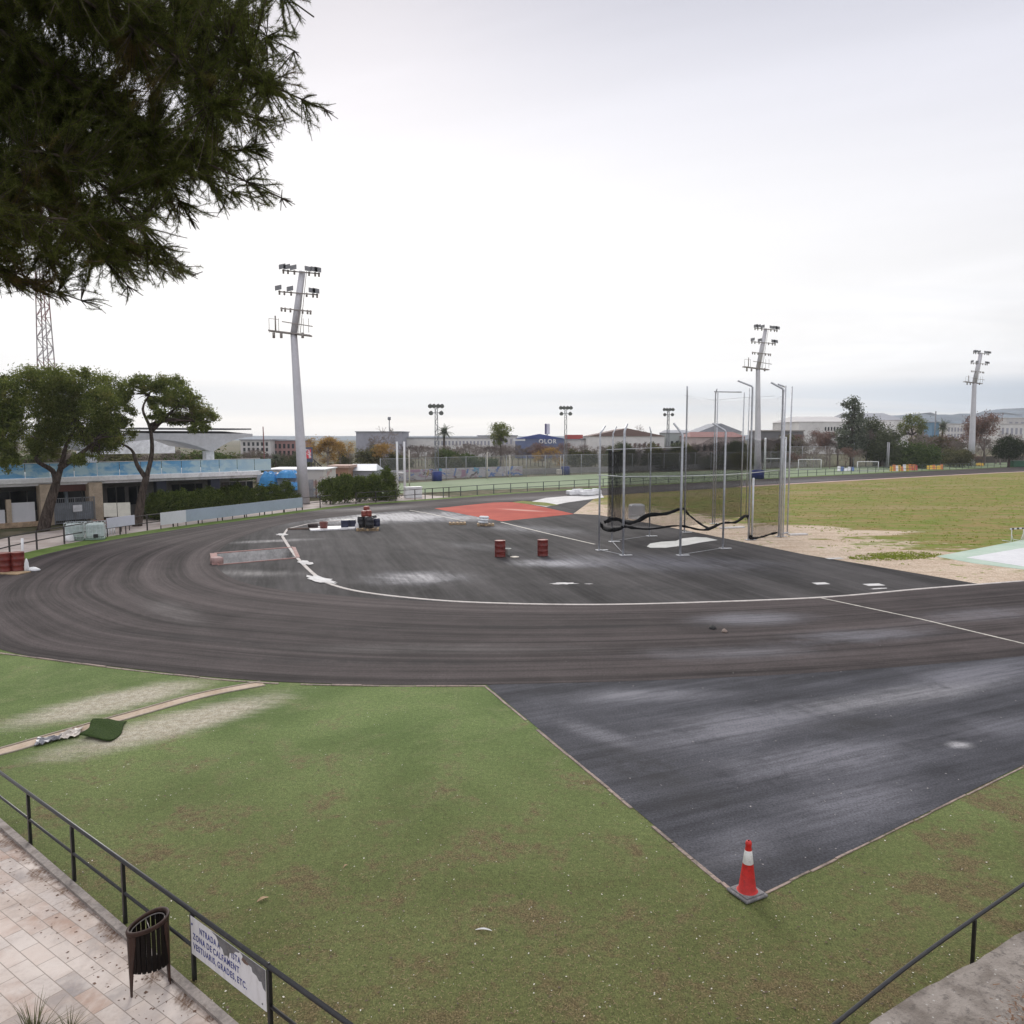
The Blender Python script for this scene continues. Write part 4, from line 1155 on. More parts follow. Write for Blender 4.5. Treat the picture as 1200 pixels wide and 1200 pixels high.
bag('white_bag', (418.5, 621), (.28, .2, .55), mat_whiteplastic, 'small white bag leaning on the left side of the black drums', 'bag', 8)
# white board with tubs
q = GP([(364, 622.6), (416, 620.3), (416, 617.2), (361, 619)]); b = MB()
pp = [(p.x, p.y) for p in q]; b.prism(pp, 0.012, .10)
tag(b.build('white_sheet_board', M('white_foam_board', (.74, .73, .74), .6), None), 'long white sheet laid on the asphalt under the tubs, left of the black drums', 'board')
b = MB(); b.lathe([(.24, 0), (.30, .42), (.31, .44), (.28, .44), (.22, .05)], 18); o = b.build('tub', M('brown_red_tub', (.16, .045, .035), .5, 0, .3, 4), None, g0(379.5, 620.6, .10)); tag(o, 'brown red open tub standing on the long white sheet', 'tub')
b = MB(); b.lathe([(.34, 0), (.38, .22), (.39, .24), (.36, .24), (.31, .04)], 18); o = b.build('tub', M('dark_brown_tub', (.05, .035, .035), .6, 0, .3, 4), None, g0(367, 619.6, .10)); tag(o, 'low dark brown tub at the left end of the long white sheet', 'tub')
b = MB(); b.box((0, 0, .25), (.50, .45, .5), .2, .03); b.box((.3, .55, .22), (.75, .5, .42), .1, .03); b.box((.3, .55, .445), (.70, .45, .03), .1, .01); o = b.build('plastic_crate', mat_navy, None, g0(404, 619.3, .10)); tag(o, 'navy plastic crates standing on the right end of the long white sheet', 'crate')
b = MB(); b.bar((0, 0, .06), (2.6, .5, .06), .14, .1); o = b.build('timber_plank', M('grey_timber', (.14, .10, .08), .85, 0, .3, 2), None, g0(337, 621)); tag(o, 'grey timber plank lying on the kerb left of the white sheet', 'plank')

# --- steeplechase water-jump pit
pit = thing('water_jump_pit', 'empty rectangular water jump pit with red painted rim and grey walls', 'water jump', tuple((PIT[0] + PIT[2]) / 2))
pc = Vector(pit.location); D_ = .6
mat_pitw = M('pit_wall_concrete', (.46, .45, .44), .85, 0, .25, 1.2, 0, (.15, .14, .14))
mat_rim = M('worn_red_rim', (.30, .17, .15), .8, 0, .3, 1.5, 0, (.30, .25, .24))
b = MB(); q = [p - pc for p in PIT]
for i in range(4):
    a_, c_ = q[i], q[(i + 1) % 4]
    b.quad((a_.x, a_.y, .0), (c_.x, c_.y, .0), (c_.x, c_.y, -D_), (a_.x, a_.y, -D_))
b.build('wall', mat_pitw, pit)
b = MB(); b.ngon([(p.x, p.y, -D_) for p in q]); b.build('floor', M('pit_floor', (.26, .25, .25), .85, 0, .3, 1.0), pit)
for i, wd in ((0, .12), (2, .16), (3, .35), (1, .20)):
    b = MB(); a_, c_ = q[i], q[(i + 1) % 4]
    ext = (c_ - a_).normalized() * .1
    nn = Vector((ext.y, -ext.x, 0)).normalized() * wd / 2
    if nn.dot((a_ + c_) / 2) < 0: nn = -nn
    ribbon([a_ + nn - ext * (1 if i in (0, 2) else -.0), c_ + nn + ext * (1 if i in (0, 2) else -.0)], wd, 0.004, .045 + .003 * i, b); b.build('rim', mat_rim, pit)
b = MB(); b.lathe([(.34, 0), (.34, .30), (.30, .34)], 4); o = b.build('block', M('pink_block', (.36, .24, .22), .8, 0, .2, 2), pit); o.location = (q[0].x - .25, q[0].y + .35, .0)

# --- concrete chips by the pit skipped: too small
# --- hammer-throwing cage
mat_galv = M('galvanised_steel', (.46, .47, .50), .42, .55, .15, 5, 0, (.26, .25, .25))
mat_galv_light = M('pale_galvanised_rail', (.55, .56, .58), .45, .3, .12, 5)
gcage = G(800, 633)
cage = thing('hammer_cage', 'tall galvanised hammer throwing cage hung with sagging black net on the infield', 'throwing cage', tuple(gcage))
def cg(p): return Vector(p) - gcage
POLES = [  # base px, top y px, bent tip px, radius
    ((702, 645), 508, (710, 499), .052), ((730, 651), 505, (736, 497), .065), ((797, 651), 509, (791, 496), .065), ((847, 643), 505, (837, 496), .06),
    ((717, 635), 508, (723, 500), .045), ((761, 628.5), 507, (761, 500), .045), ((802, 624), 463, (804, 453), .055), ((835, 614), 461, (839, 456), .05),
    ((877, 633), 453, (865, 446), .058), ((912.5, 629), 456, (903, 448), .068)]
pole_xy = []
for (bx, by), ty, tip, r in POLES:
    B_ = G(bx, by); z = ZAT(bx, ty, B_.y); pole_xy.append((B_, z))
    b = MB(); b0 = cg(B_); top = b0 + Vector((0, 0, z))
    cen = cg(G(800, 630)); inn = (cen - b0); inn.z = 0; inn.normalize()
    dxp = tip[0] - bx
    zt = ZAT(tip[0], tip[1], B_.y) - z
    # the arm leans over the net: sideways reach as seen, the rest towards the ring
    T = P(tip[0], tip[1], B_.y) - gcage
    T = Vector((T.x, T.y + inn.y * .35, max(T.z, top.z + .25)))
    b.tube([b0, b0 + Vector((0, 0, z * .5)), top - Vector((0, 0, .06)), top + (T - top) * .08, T], [r, r, r, r * .95, r * .85], 12)
    b.build('pole', mat_galv, cage)
    b = MB(); b.box((b0.x, b0.y, .025), (.34, .34, .024), .3, .004); b.box((b0.x + .36, b0.y + .05, .022), (.30, .20, .02), .3, .004); b.build('base_plate', mat_galv_light, cage)
def thin(px0, px1, Y0, r, nm='crossbar', mat=None, Y1=None):
    a, c = P(px0[0], px0[1], Y0) - gcage, P(px1[0], px1[1], Y1 or Y0) - gcage
    b = MB(); b.tube([a, c], r, 10); return b.build(nm, mat or mat_galv, cage)
def vpost(bx, by, ty, r, nm='pole', mat=None):
    B_ = G(bx, by); z = ZAT(bx, ty, B_.y); b0 = cg(B_); b = MB(); b.tube([b0, b0 + Vector((0, 0, z))], r, 10); return b.build(nm, mat or mat_galv, cage)
vpost(837.5, 614, 459, .04); vpost(868, 608.5, 460, .05); vpost(874, 610, 455, .04)
Yh = G(836, 614).y
thin((837, 459), (869, 459.5), Yh, .045)
vpost(881, 632.5, 560, .06, 'pole', mat_galv_light); vpost(915, 630, 452, .05); vpost(917.5, 629, 512, .05, 'pole', mat_galv_light); vpost(922.5, 626, 453, .05)
Yk = G(913, 629).y
thin((911.5, 450), (920, 453.5), Yk, .05); thin((914, 512.5), (921, 512.5), Yk, .04, 'crossbar', mat_galv_light); thin((912, 626), (924, 624), Yk, .05)
Ya = G(702, 645).y
# tensioned cable round the ring at mid height, stays and top cables
def cable(px, Ys, r=.016, mat=None):
    b = MB(); b.tube([P(x, y, Y) - gcage for (x, y), Y in zip(px, Ys)], r, 6); return b.build('cable', mat or mat_galv_light, cage)
YA, YB, YC, YD, YE, YF, YG, YH, YJ, YK = [q[0].y for q in pole_xy]
cable([(700, 556.5), (730, 558.5), (797, 558), (847, 556.5), (877, 554.5), (912, 551)], [YA, YB, YC, YD, YJ, YK], .022)
cable([(711, 527), (760, 525), (802, 524)], [YE, YF, YG], .022)
cable([(802, 463), (836, 469), (872, 466), (908, 464)], [YG, YH, YJ, YK], .010)
cable([(730, 648), (717, 634), (760, 628)], [YB, YE, YF], .012); cable([(702, 644), (730, 650)], [YA, YB], .012); cable([(797, 650), (847, 642)], [YC, YD], .010)
# net
def net_mat(name, cover, col=(.010, .010, .012)):
    m, n = newmat(name)
    uv = n.uv(); s_ = n.sep(uv)
    def thr(x, k):
        f = n.math('FRACT', n.mul(x, k)); return n.math('LESS_THAN', f, cover)
    u = n.add(s_[0], s_[1]); v_ = n.sub(s_[0], s_[1])
    a = n.mx(thr(u, 27.0), thr(v_, 27.0))
    tr = n.n.new('ShaderNodeBsdfTransparent')
    mx = n.n.new('ShaderNodeMixShader'); n.put(mx.inputs[0], a)
    n.l.new(tr.outputs[0], mx.inputs[1]); n.l.new(n.bsdf(col, .8, 0, None, .1), mx.inputs[2])
    n.out(mx.outputs[0]); return m
def curtain(name, foot, ztop, zbot, mat, folds=.10, per=14, rows=14, seed=0):
    """hanging net: foot = plan points, ztop/zbot heights at each point"""
    rng = random.Random(seed)
    vs = []; uv = []; fs = []
    pts = []
    for i in range(len(foot) - 1):
        for k in range(per + (1 if i == len(foot) - 2 else 0)):
            t = k / per
            pts.append((foot[i].lerp(foot[i + 1], t), ztop[i] + (ztop[i + 1] - ztop[i]) * t - .25 * sin(PI * t) * .6, zbot[i] + (zbot[i + 1] - zbot[i]) * t))
    s = 0; prev = None
    for k, (p, zt, zb) in enumerate(pts):
        if prev is not None: s += (p - prev).length
        prev = p
        for r in range(rows + 1):
            t = r / rows
            off = folds * t * sin(s * 2.1 + seed) + folds * .5 * sin(s * 5.3 + 2 * seed + t * 2)
            q = p - gcage; z = zt + (zb - zt) * t
            vs.append((q.x + off * .3, q.y + off, z)); uv.append((s, z))
    n_ = rows + 1
    for k in range(len(pts) - 1):
        for r in range(rows): fs.append((k * n_ + r, k * n_ + r + 1, (k + 1) * n_ + r + 1, (k + 1) * n_ + r))
    me = bpy.data.meshes.new(name); me.from_pydata(vs, [], fs); ul = me.uv_layers.new(name='UVMap')
    for lp in me.loops: ul.data[lp.index].uv = uv[lp.vertex_index]
    for pl in me.polygons: pl.use_smooth = True
    me.materials.append(mat); o = bpy.data.objects.new(name, me); COL.objects.link(o); o.parent = cage
    return o
net1 = net_mat('black_net', .22); net2 = net_mat('black_net_dense', .32); net3 = net_mat('thin_grey_net', .045, (.10, .10, .10))
def at(px, py, Y): return ZAT(px, py, Y)
def gp(*px): return [G(*q) for q in px]
# front curtain
ff = gp((711, 641), (733, 645), (795, 645), (842, 639), (876, 631))
zt = [at(711, 527, ff[0].y), at(733, 526, ff[1].y), at(795, 524, ff[2].y), at(842, 517, ff[3].y), at(876, 513, ff[4].y)]
zb = [at(706, 616, ff[0].y), at(733, 616.5, ff[1].y), at(795, 618, ff[2].y), at(842, 611, ff[3].y), at(876, 604, ff[4].y)]
curtain('net', ff, zt, zb, net1, .06, seed=1)
fb = gp((713, 630), (761, 625), (801, 620), (833, 611), (867, 607))
zt2 = [at(713, 527, fb[0].y), at(761, 525, fb[1].y), at(801, 524, fb[2].y), at(833, 512, fb[3].y), at(867, 511, fb[4].y)]
zb2 = [at(713, 612, fb[0].y), at(761, 603, fb[1].y), at(801, 598, fb[2].y), at(833, 606, fb[3].y), at(867, 606, fb[4].y)]
curtain('net', fb, zt2, zb2, net1, .06, seed=2)
# tight dark bunch at the left end
fl = gp((711, 641), (713, 630))
bl = [P(711 + 10 * t, 0, 1) for t in (0, 1)]
q0, q1 = G(711.5, 640), G(728, 639)
curtain('net', [q0, q1], [at(711, 527, q0.y), at(728, 527, q1.y)], [at(711, 612, q0.y), at(728, 609, q1.y)], net2, .22, 10, seed=3)
# right, tall panel
fr = gp((878, 631), (895, 630), (911, 628))
curtain('net', fr, [at(878, 513, fr[0].y), at(895, 514, fr[1].y), at(911, 514, fr[2].y)], [at(878, 630, fr[0].y), at(895, 629, fr[1].y), at(911, 625, fr[2].y)], net1, .05, seed=4)
# fine upper netting
fu = gp((803, 622), (836, 613), (876, 628), (911, 627))
curtain('net', fu, [at(803, 464, fu[0].y), at(836, 468, fu[1].y), at(876, 466, fu[2].y), at(911, 464, fu[3].y)], [at(803, 520, fu[0].y), at(836, 512, fu[1].y), at(876, 513, fu[2].y), at(911, 514, fu[3].y)], net3, .03, seed=5)
# rolled hems
def hem(px, Ys, rs):
    pts = [P(x, y, Y) - gcage for (x, y), Y in zip(px, Ys)]
    sm = smooth_path(pts, 5); rr = []
    for i in range(len(pts) - 1):
        for k in range(5): rr.append(rs[i] + (rs[i + 1] - rs[i]) * k / 5 + random.Random(i * 7 + k).uniform(-.025, .025))
    rr.append(rs[-1])
    b = MB(); b.tube(sm, rr, 9); b.build('net_hem', M('rolled_black_net', (.009, .009, .010), .9, 0, .5, 6, .02, None, .1), cage)
hem([(703, 613), (708, 619), (717, 621), (728, 619), (731, 615)], [YA, YA, YB - .4, YB, YB], [.06, .13, .12, .10, .07])
hem([(731, 617), (760, 620), (795, 616), (825, 621), (847, 613), (862, 612), (876, 605), (877.5, 632)], [YB, YB, YC, YC + 1, YD, YD + 1, YJ, YJ], [.07, .06, .05, .07, .06, .08, .09, .05])
hem([(708, 612), (722, 608), (735, 613), (748, 610), (761, 603.5), (781, 602), (800, 596), (808, 604), (828, 618), (840, 614)], [YE, YE, YE, YF, YF, YF + 1, YG, YG, YG - 3, YD + 2], [.10, .12, .10, .12, .15, .11, .08, .07, .05, .04])
hem([(879, 628), (881, 631), (890, 630), (903, 626), (911, 624)], [YJ, YJ, YK - .6, YK, YK], [.10, .13, .06, .06, .06])
# white box standing behind the net
g = G(746, 608); b = MB(); b.box((0, 0, .55), (1.1, .8, 1.1), .2, .05); b.box((0, 0, 1.13), (.9, .6, .07), .2, .02); o = b.build('white_crate', mat_whiteplastic, None, (g.x, g.y, 0)); tag(o, 'white plastic crate on the grass edge behind the hammer cage net', 'crate')
# concrete strip behind the cage
b = MB(); b.box((0, 0, .05), (1.3, .35, .1), R(15), .01); o = b.build('concrete_beam', mat_white_conc, None, tuple(G(935, 627))); tag(o, 'pale concrete beam lying in the sand right of the cage', 'beam')
b = MB(); b.box((0, 0, .05), (1.9, .35, .1), R(20), .01); o = b.build('concrete_beam', mat_white_conc, None, tuple(G(858, 619))); tag(o, 'pale concrete beam lying in the sand inside the cage net', 'beam')
# white packs on the pale runway
for i, (px, sx, lab) in enumerate([((676, 580.5), 2.2, 'low white wrapped pack at the left of the far pale runway'), ((688, 581), 1.6, 'white pack with black markings beside the cage on the far pale runway'), ((697, 580), 1.2, 'small white pack next to the leftmost cage pole on the far runway')]):
    b = MB(); b.box((0, 0, .3), (sx, 1.0, .5), R(20), .08); b.box((.1, 0, .6), (sx * .5, .7, .16), R(30), .05); o = b.build('white_pack', mat_whiteplastic, None, tuple(G(*px))); tag(o, lab, 'pack'); o.location.z = .02
# --- hurdle on the green runway
gh = G(1187, 635)
hu = thing('hurdle', 'white and black athletics hurdle on the green runway at the right edge', 'hurdle', (gh.x + .25, gh.y, .005), R(20))
mat_hs = M('hurdle_white_steel', (.62, .62, .63), .5, 0, .1, 4)
b = MB(); b.box((0, 0, .82), (1.3, .03, .09), 0, .004); b.build('top_bar', mat_hs, hu)
for x in (-.42, 0.0, .42):
    b = MB(); b.box((x, -.0165, .82), (.20, .004, .088)); b.build('black_stripe', mat_black, hu)
for x in (-.5, .5):
    b = MB(); b.tube([(x, 0, .78), (x, 0, .04), (x, .6, .04)], .022, 8); b.build('leg', mat_hs, hu)
    b = MB(); b.tube([(x, 0, .5), (x * .6, .0, .05)], .015, 8); b.build('brace', mat_hs, hu)

# --- floodlight masts
mat_mast = M('mast_galvanised', (.56, .55, .58), .55, .25, .08, .6)
mat_lamp = M('floodlight_housing', (.20, .20, .21), .5, .3, .2, 3)
mat_arm = M('mast_arm_steel', (.28, .25, .23), .6, .3, .2, 3)
def floodmast(loc, label, H=22.3, full=True, lampmask=None, rz=0, lean=.9, s=1.0, rbase=.50):
    t = thing('floodlight_mast', label, 'floodlight mast', loc, rz, 'tall floodlight masts around the track')
    eb = H * .735
    lx = -.65 * lean
    def ax(z):
        if z <= eb: return lx * (z / eb)
        return lx + (z - eb) / (H - eb) * .95
    b = MB(); zs = [0, H * .2, H * .45, eb - .6, eb]
    b.tube([(ax(z), 0, z) for z in zs], [rbase, rbase * .86, rbase * .72, rbase * .58, rbase * .56], 16); b.build('pole', mat_mast, t)
    b = MB(); b.tube([(ax(z), 0, z) for z in (eb, eb + (H - eb) * .5, H)], [rbase * .60, rbase * .58, rbase * .55], 12); b.build('lamp_column', mat_mast, t)
    b = MB(); b.tube([(ax(eb) + .62, -.1, eb), (ax(H) + .42, -.1, H)], .03, 6); b.tube([(ax(eb) + .45, -.1, eb), (ax(H) + .25, -.1, H)], .02, 6); b.build('ladder', mat_arm, t)
    rows = [(H - .15, 1.75, .32, [1, 1, 1, 1, 1, 1]), (H * .905, 1.85, .32, [1, 0, 1, 0, 1, 1]), (H * .835, 1.45, .3, [0, 0, 0, 0, 0, 0])]
    for z, hw, sz, on in rows:
        b = MB(); b.bar((ax(z) - hw, -.35, z + .16), (ax(z) + hw, -.35, z - .14), .10, .10); b.bar((ax(z), -.35, z), (ax(z), .1, z), .1, .1); b.build('crossarm', mat_arm, t)
        xs = [-hw + .1, -hw * .70, -hw * .36, hw * .42, hw * .74, hw - .1]
        for x, k in zip(xs, on):
            zz = z + .16 - .30 * (x + hw) / (2 * hw)
            b = MB(); b.tube([(ax(z) + x, -.35, zz - .28), (ax(z) + x, -.35, zz + .10)], .09, 8); 
            if not k: b.build('lamp_mount', mat_arm, t); continue
            b.build('lamp_mount', mat_arm, t)
            b = MB(); tilt = .4 if x < 0 else -.4
            for (yy_, zz_, hh) in ((-.52, zz + .30, 1.0),):
                i = len(b.v)
                a_ = .31 * sz / .32
                for dy, sc_ in ((-.20, 1.0), (.12, .55)):
                    for dx_, dz_ in ((-a_, -a_ * .7), (a_, -a_ * .7), (a_, a_ * .7), (-a_, a_ * .7)):
                        b.v.append((ax(z) + x + dx_ * sc_, yy_ + dy, zz_ + dz_ * sc_ + dx_ * sc_ * tilt * .5))
                F = [(3, 2, 1, 0), (4, 5, 6, 7), (0, 1, 5, 4), (1, 2, 6, 5), (2, 3, 7, 6), (3, 0, 4, 7)]
                b.f += [tuple(i + k_ for k_ in f) for f in F]; b.smooth += [False] * 6
            b.build('floodlight', mat_lamp, t)
    z = eb + .1
    b = MB(); b.bar((ax(z) - 2.3, 0, z + .22), (ax(z) + 1.6, 0, z - .25), .9, .12); b.bar((ax(z) - .95, -.5, z + 1.0), (ax(z) + 1.9, -.5, z + .55), .08, .08)
    b.build('service_platform', mat_arm, t)
    b = MB()
    for x in (-2.2, -1.3, 1.0, 1.5):
        b.tube([(ax(z) + x, -.4, z), (ax(z) + x, -.4, z + 1.3)], .025, 6)
    b.tube([(ax(z) - 2.2, -.4, z + 1.3), (ax(z) - 1.3, -.4, z + 1.2)], .022, 6); b.tube([(ax(z) - 1.6, -.4, z + .2), (ax(z) - 1.6, -.4, z + 1.55)], .07, 6); b.build('handrail', mat_arm, t)
    for x in (-1.8, -1.1, .9): 
        b = MB(); b.tube([(ax(z) + x, -.35, z + .0), (ax(z) + x, -.35, z - .5)], .13, 8); b.build('lamp_mount', mat_arm, t)
    t.scale = (s, s, s)
    return t
gm = G(356.5, 590.5); floodmast((gm.x, gm.y, 0), 'tall pale floodlight mast beside the advertising boards left of the track', H=ZAT(354, 318, gm.y), rbase=.55)
gm2 = G(888, 561); fm2 = floodmast((gm2.x, gm2.y, 0), 'tall floodlight mast rising behind the hammer cage with blue padded foot', H=ZAT(890, 385, gm2.y), rbase=.56, lean=.7)
b = MB(); b.lathe([(.95, 0), (.95, 1.3), (.75, 1.36)], 12); b.build('pad', M('blue_foam_pad', (.018, .035, .16), .7, 0, .25, 2), fm2)
gm3 = G(1138, 546); floodmast((gm3.x, gm3.y, 0), 'tall floodlight mast on the right before the red-brown bare tree', H=ZAT(1140, 413.5, gm3.y), rbase=.75, lean=0.4)
# --- small lattice floodlight towers beyond the pitch
mat_lat = M('lattice_steel', (.20, .205, .22), .6, .3, .1, 2)
def lattice(mb, H, w0, w1, r, n_=12, c=(0, 0, 0)):
    for sx, sy in ((-1, -1), (1, -1), (1, 1), (-1, 1)):
        mb.bar((c[0] + sx * w0 / 2, c[1] + sy * w0 / 2, c[2]), (c[0] + sx * w1 / 2, c[1] + sy * w1 / 2, c[2] + H), r, r)
    for k in range(n_):
        a, e = k / n_, (k + 1) / n_
        wa, we = w0 + (w1 - w0) * a, w0 + (w1 - w0) * e
        s = 1 if k % 2 else -1
        for y in (-1, 1):
            mb.bar((c[0] - s * wa / 2, c[1] + y * wa / 2, c[2] + H * a), (c[0] + s * we / 2, c[1] + y * we / 2, c[2] + H * e), r * .7, r * .7)
            mb.bar((c[0] + y * wa / 2, c[1] - s * wa / 2, c[2] + H * a), (c[0] + y * we / 2, c[1] + s * we / 2, c[2] + H * e), r * .7, r * .7)
            mb.bar((c[0] - we / 2, c[1] + y * we / 2, c[2] + H * e), (c[0] + we / 2, c[1] + y * we / 2, c[2] + H * e), r * .6, r * .6)
def lattice_light(px, ytop, label, pad=True):
    g = G(*px); H = ZAT(px[0], ytop, g.y)
    t = thing('lattice_floodlight', label, 'floodlight tower', (g.x, g.y, 0), 0, 'lattice floodlight towers beyond the pitch')
    b = MB(); lattice(b, H, .55, .32, .07, 14); b.build('lattice_mast', mat_lat, t)
    b = MB()
    for z, hw in ((H, .9), (H - .95, .75)): b.bar((-hw, 0, z), (hw, 0, z), .08, .08)
    b.build('crossarm', mat_lat, t)
    for z, xs in ((H + .1, (-.85, -.3, .3, .85)), (H - .9, (-.75, .75))):
        for x in xs:
            b = MB(); b.tube([(x, -.35, z - .12), (x, .1, z + .12)], [.34, .18], 10); b.build('floodlight', mat_lamp, t)
    if pad:
        b = MB(); b.lathe([(.75, 0), (.75, 1.35), (.6, 1.4)], 10); b.build('pad', MATS['blue_foam_pad'], t)
lattice_light((512, 563.5), 476, 'lattice floodlight tower with blue padded foot left of the round crowned pine')
lattice_light((662.5, 556), 478, 'lattice floodlight tower with blue padded foot right of the blue warehouse')
lattice_light((782, 550), 480, 'lattice floodlight tower without pad, seen just right of the brown gabled warehouse', False)

# --- low perimeter fence round the outside of the track
mat_fence = M('dark_brown_rail', (.040, .032, .030), .6, .0, .3, 3)
mat_fence2 = M('grey_green_rail', (.085, .10, .095), .6, .0, .3, 3)
def low_fence(path, label, mat, step=2.3, h=1.05, start=0.0):
    o0 = Vector((path[0].x, path[0].y, 0)); t = thing('track_fence', label, 'fence', tuple(o0))
    for z in (h, h * .5):
        b = MB(); b.tube([Vector((p.x, p.y, z)) - o0 for p in path], .035, 6); b.build('rail', mat, t)
    for p, a in along(path, step, start):
        b = MB(); q = p - o0; b.box((q.x, q.y, h / 2), (.07, .07, h), a); b.build('post', mat, t)
    return t
FB = offset(outer, 1.55 * SGN)
def near_i(px, py):
    g = G(px, py); return min(range(len(FB)), key=lambda i: (FB[i] - g).length)
def sub(i0, i1): return FB[i0:i1 + 1]
iA, iB = near_i(-60, 662), near_i(352, 591)
low_fence(sub(iA, iB), 'brown two rail track fence before the grandstand building, carrying the advertising boards', mat_fence, 2.4)
iC, iD = near_i(376, 588), near_i(474, 578)
low_fence(sub(iC, iD), 'dark rail fence in front of the short hedge right of the tall mast', mat_fence, 2.4)
iE, iF = near_i(487, 584), near_i(1200, 543)
low_fence(sub(iE, iF), 'thin grey rail fence between the far straight and the pale pitch', mat_fence2, 2.6)
# advertising boards fixed to the fence
AB = offset(outer, 1.40 * SGN)
def board(px0, px1, z0, z1, mat, label, cut=None):
    i0, i1 = near_i(*px0), near_i(*px1); path = AB[i0:i1 + 1]
    if len(path) < 2: path = [AB[i0], AB[i0 + 1]]
    path = resample(path, max(3, len(path)))
    o0 = Vector((path[0].x, path[0].y, 0)); t = thing('advertising_board', label, 'advertising board', tuple(o0))
    b = MB(); ribbon([p - o0 for p in path], .05, z0, z1, b); b.build('panel', mat, t)
    b = MB()
    for p in path[::2]: b.box((p.x - o0.x, p.y - o0.y, z0 / 2 + .0), (.06, .03, z0)); 
    b.build('foot', mat_fence, t)
    return t
mat_adv = M('pale_blue_grey_board', (.34, .40, .47), .5, 0, .08, .5)
board((222, 615.5), (352, 597.5), .25, 1.12, mat_adv, 'long pale blue grey advertising board along the track before the hedge')
board((197, 620), (222, 616), .25, 1.12, M('white_board', (.62, .63, .65), .5, 0, .06, .5), 'white advertising board at the left end of the long blue grey board')
board((144, 629), (172, 624.5), .55, 1.2, M('lilac_white_board', (.55, .55, .62), .5, 0, .06, .5), 'small white advertising board between the two pine trunks')
gs = G(138.5, 622); t = thing('notice_board', 'cream double panel notice board on posts before the hedge', 'notice board', (gs.x, gs.y, 0), R(20))
for x in (-.42, .42): b = MB(); b.box((x, 0, 1.45), (.80, .04, .95), 0, .01); b.build('panel', M('cream_panel', (.56, .54, .47), .6, 0, .1, 2), t)
for x in (-.7, .7): b = MB(); b.box((x, .04, .95), (.06, .05, 1.9)); b.build('post', mat_fence, t)
# IBC water container
gi = G(100.5, 632.5)
ibc = thing('water_container', 'white caged plastic water container pair on the verge before the left pine', 'water container', (gi.x, gi.y, 0), R(22))
mat_ibc = M('milky_plastic', (.46, .53, .52), .35, 0, .15, 1.5, 0, (.36, .44, .38))
for cx_ in (-.56, .56):
    b = MB(); b.box((cx_, 0, .60), (1.0, .95, .86), 0, .08); b.lathe([(.11, 1.03), (.11, 1.08)], 12, (cx_, 0, 0)); b.build('tank', mat_ibc, ibc)
    b = MB(); b.box((cx_, 0, .08), (1.08, 1.0, .12), 0, .01); b.build('pallet', M('green_pallet', (.20, .27, .22), .7), ibc)
    b = MB()
    for k in range(6):
        x = cx_ - .53 + 1.06 * k / 5
        for y in (-.52, .52): b.box((x, y, .62), (.025, .025, .98))
    for k in range(5):
        z = .18 + .92 * k / 4
        for y in (-.535, .535): b.box((cx_, y, z), (1.08, .02, .02))
        for x in (cx_ - .545, cx_ + .545): b.box((x, 0, z), (.02, 1.06, .02))
    b.build('cage', M('ibc_cage', (.55, .60, .60), .4, .3), ibc)
b = MB(); b.box((.62, -.56, .28), (.26, .10, .22), 0, .02); b.build('valve', mat_black, ibc)
bag('white_bag', (82, 635), (.5, .5, .5), mat_whiteplastic, 'white sack on the verge at the left foot of the water container', 'bag', 12)
# stacked crowd of white stub posts right of the container
for k in range(5):
    b = MB(); b.tube([(0, 0, 0), (0, 0, .45)], .06, 8); b.lathe([(.065, .45), (.03, .5)], 8); g = G(121 + 3.3 * k, 628.5 - .75 * k); o = b.build('stub_post', mat_whiteplastic, None, (g.x, g.y, 0)); tag(o, 'short white stub post in a row right of the caged water container', 'post', 'short white stub posts')
gb_ = G(122, 625); bn = thing('park_bench', 'reddish wooden bench between the water container and the white board', 'bench', (gb_.x, gb_.y + .6, 0), R(20))
mat_bench = M('red_brown_wood', (.20, .085, .065), .7, 0, .2, 4)
b = MB(); [b.box((0, -.15 + .15 * k, .45), (1.9, .12, .04), 0, .01) for k in range(3)]; b.build('seat', mat_bench, bn)
b = MB(); [b.box((0, .26, .62 + .16 * k), (1.9, .03, .11), 0, .01) for k in range(2)]; b.build('backrest', mat_bench, bn)
for x in (-.75, .75): b = MB(); b.box((x, 0, .22), (.07, .45, .42)); b.box((x, .28, .45), (.07, .04, .88)); b.build('leg', mat_fence, bn)
# ------------------------------------------------------------------ vegetation helpers
def leaf_mat(name, dark, light, alt=None, sc=0.8, trans=0.25):
    m, n = newmat(name)
    p = n.obj(); v = n.add(n.mul(n.noise(p, sc, 4, .6), .55), n.mul(n.island(), .45))
    c = n.mix(n.step(v, .3, .7), dark, light)
    if alt: c = n.mix(n.mul(n.step(n.noise(n.mapping(p, (3, 3, 3)), sc * 1.7, 4, .6), .56, .68), .75), c, alt)
    df = n.n.new('ShaderNodeBsdfDiffuse'); n.put(df.inputs[0], c)
    tr = n.n.new('ShaderNodeBsdfTranslucent'); n.put(tr.inputs[0], n.mix(.4, c, light))
    mx = n.n.new('ShaderNodeMixShader'); mx.inputs[0].default_value = trans
    n.l.new(df.outputs[0], mx.inputs[1]); n.l.new(tr.outputs[0], mx.inputs[2]); n.out(mx.outputs[0])
    return m
def bark(name, a, b):
    m, n = newmat(name); p = n.obj()
    v = n.noise(n.mapping(p, scale=(5, 5, 1.2)), 1.6, 6, .68, .5)
    n.out(n.bsdf(n.mix(n.step(v, .35, .65), a, b), .92, 0, n.bump(v, .9, .06), .1)); return m
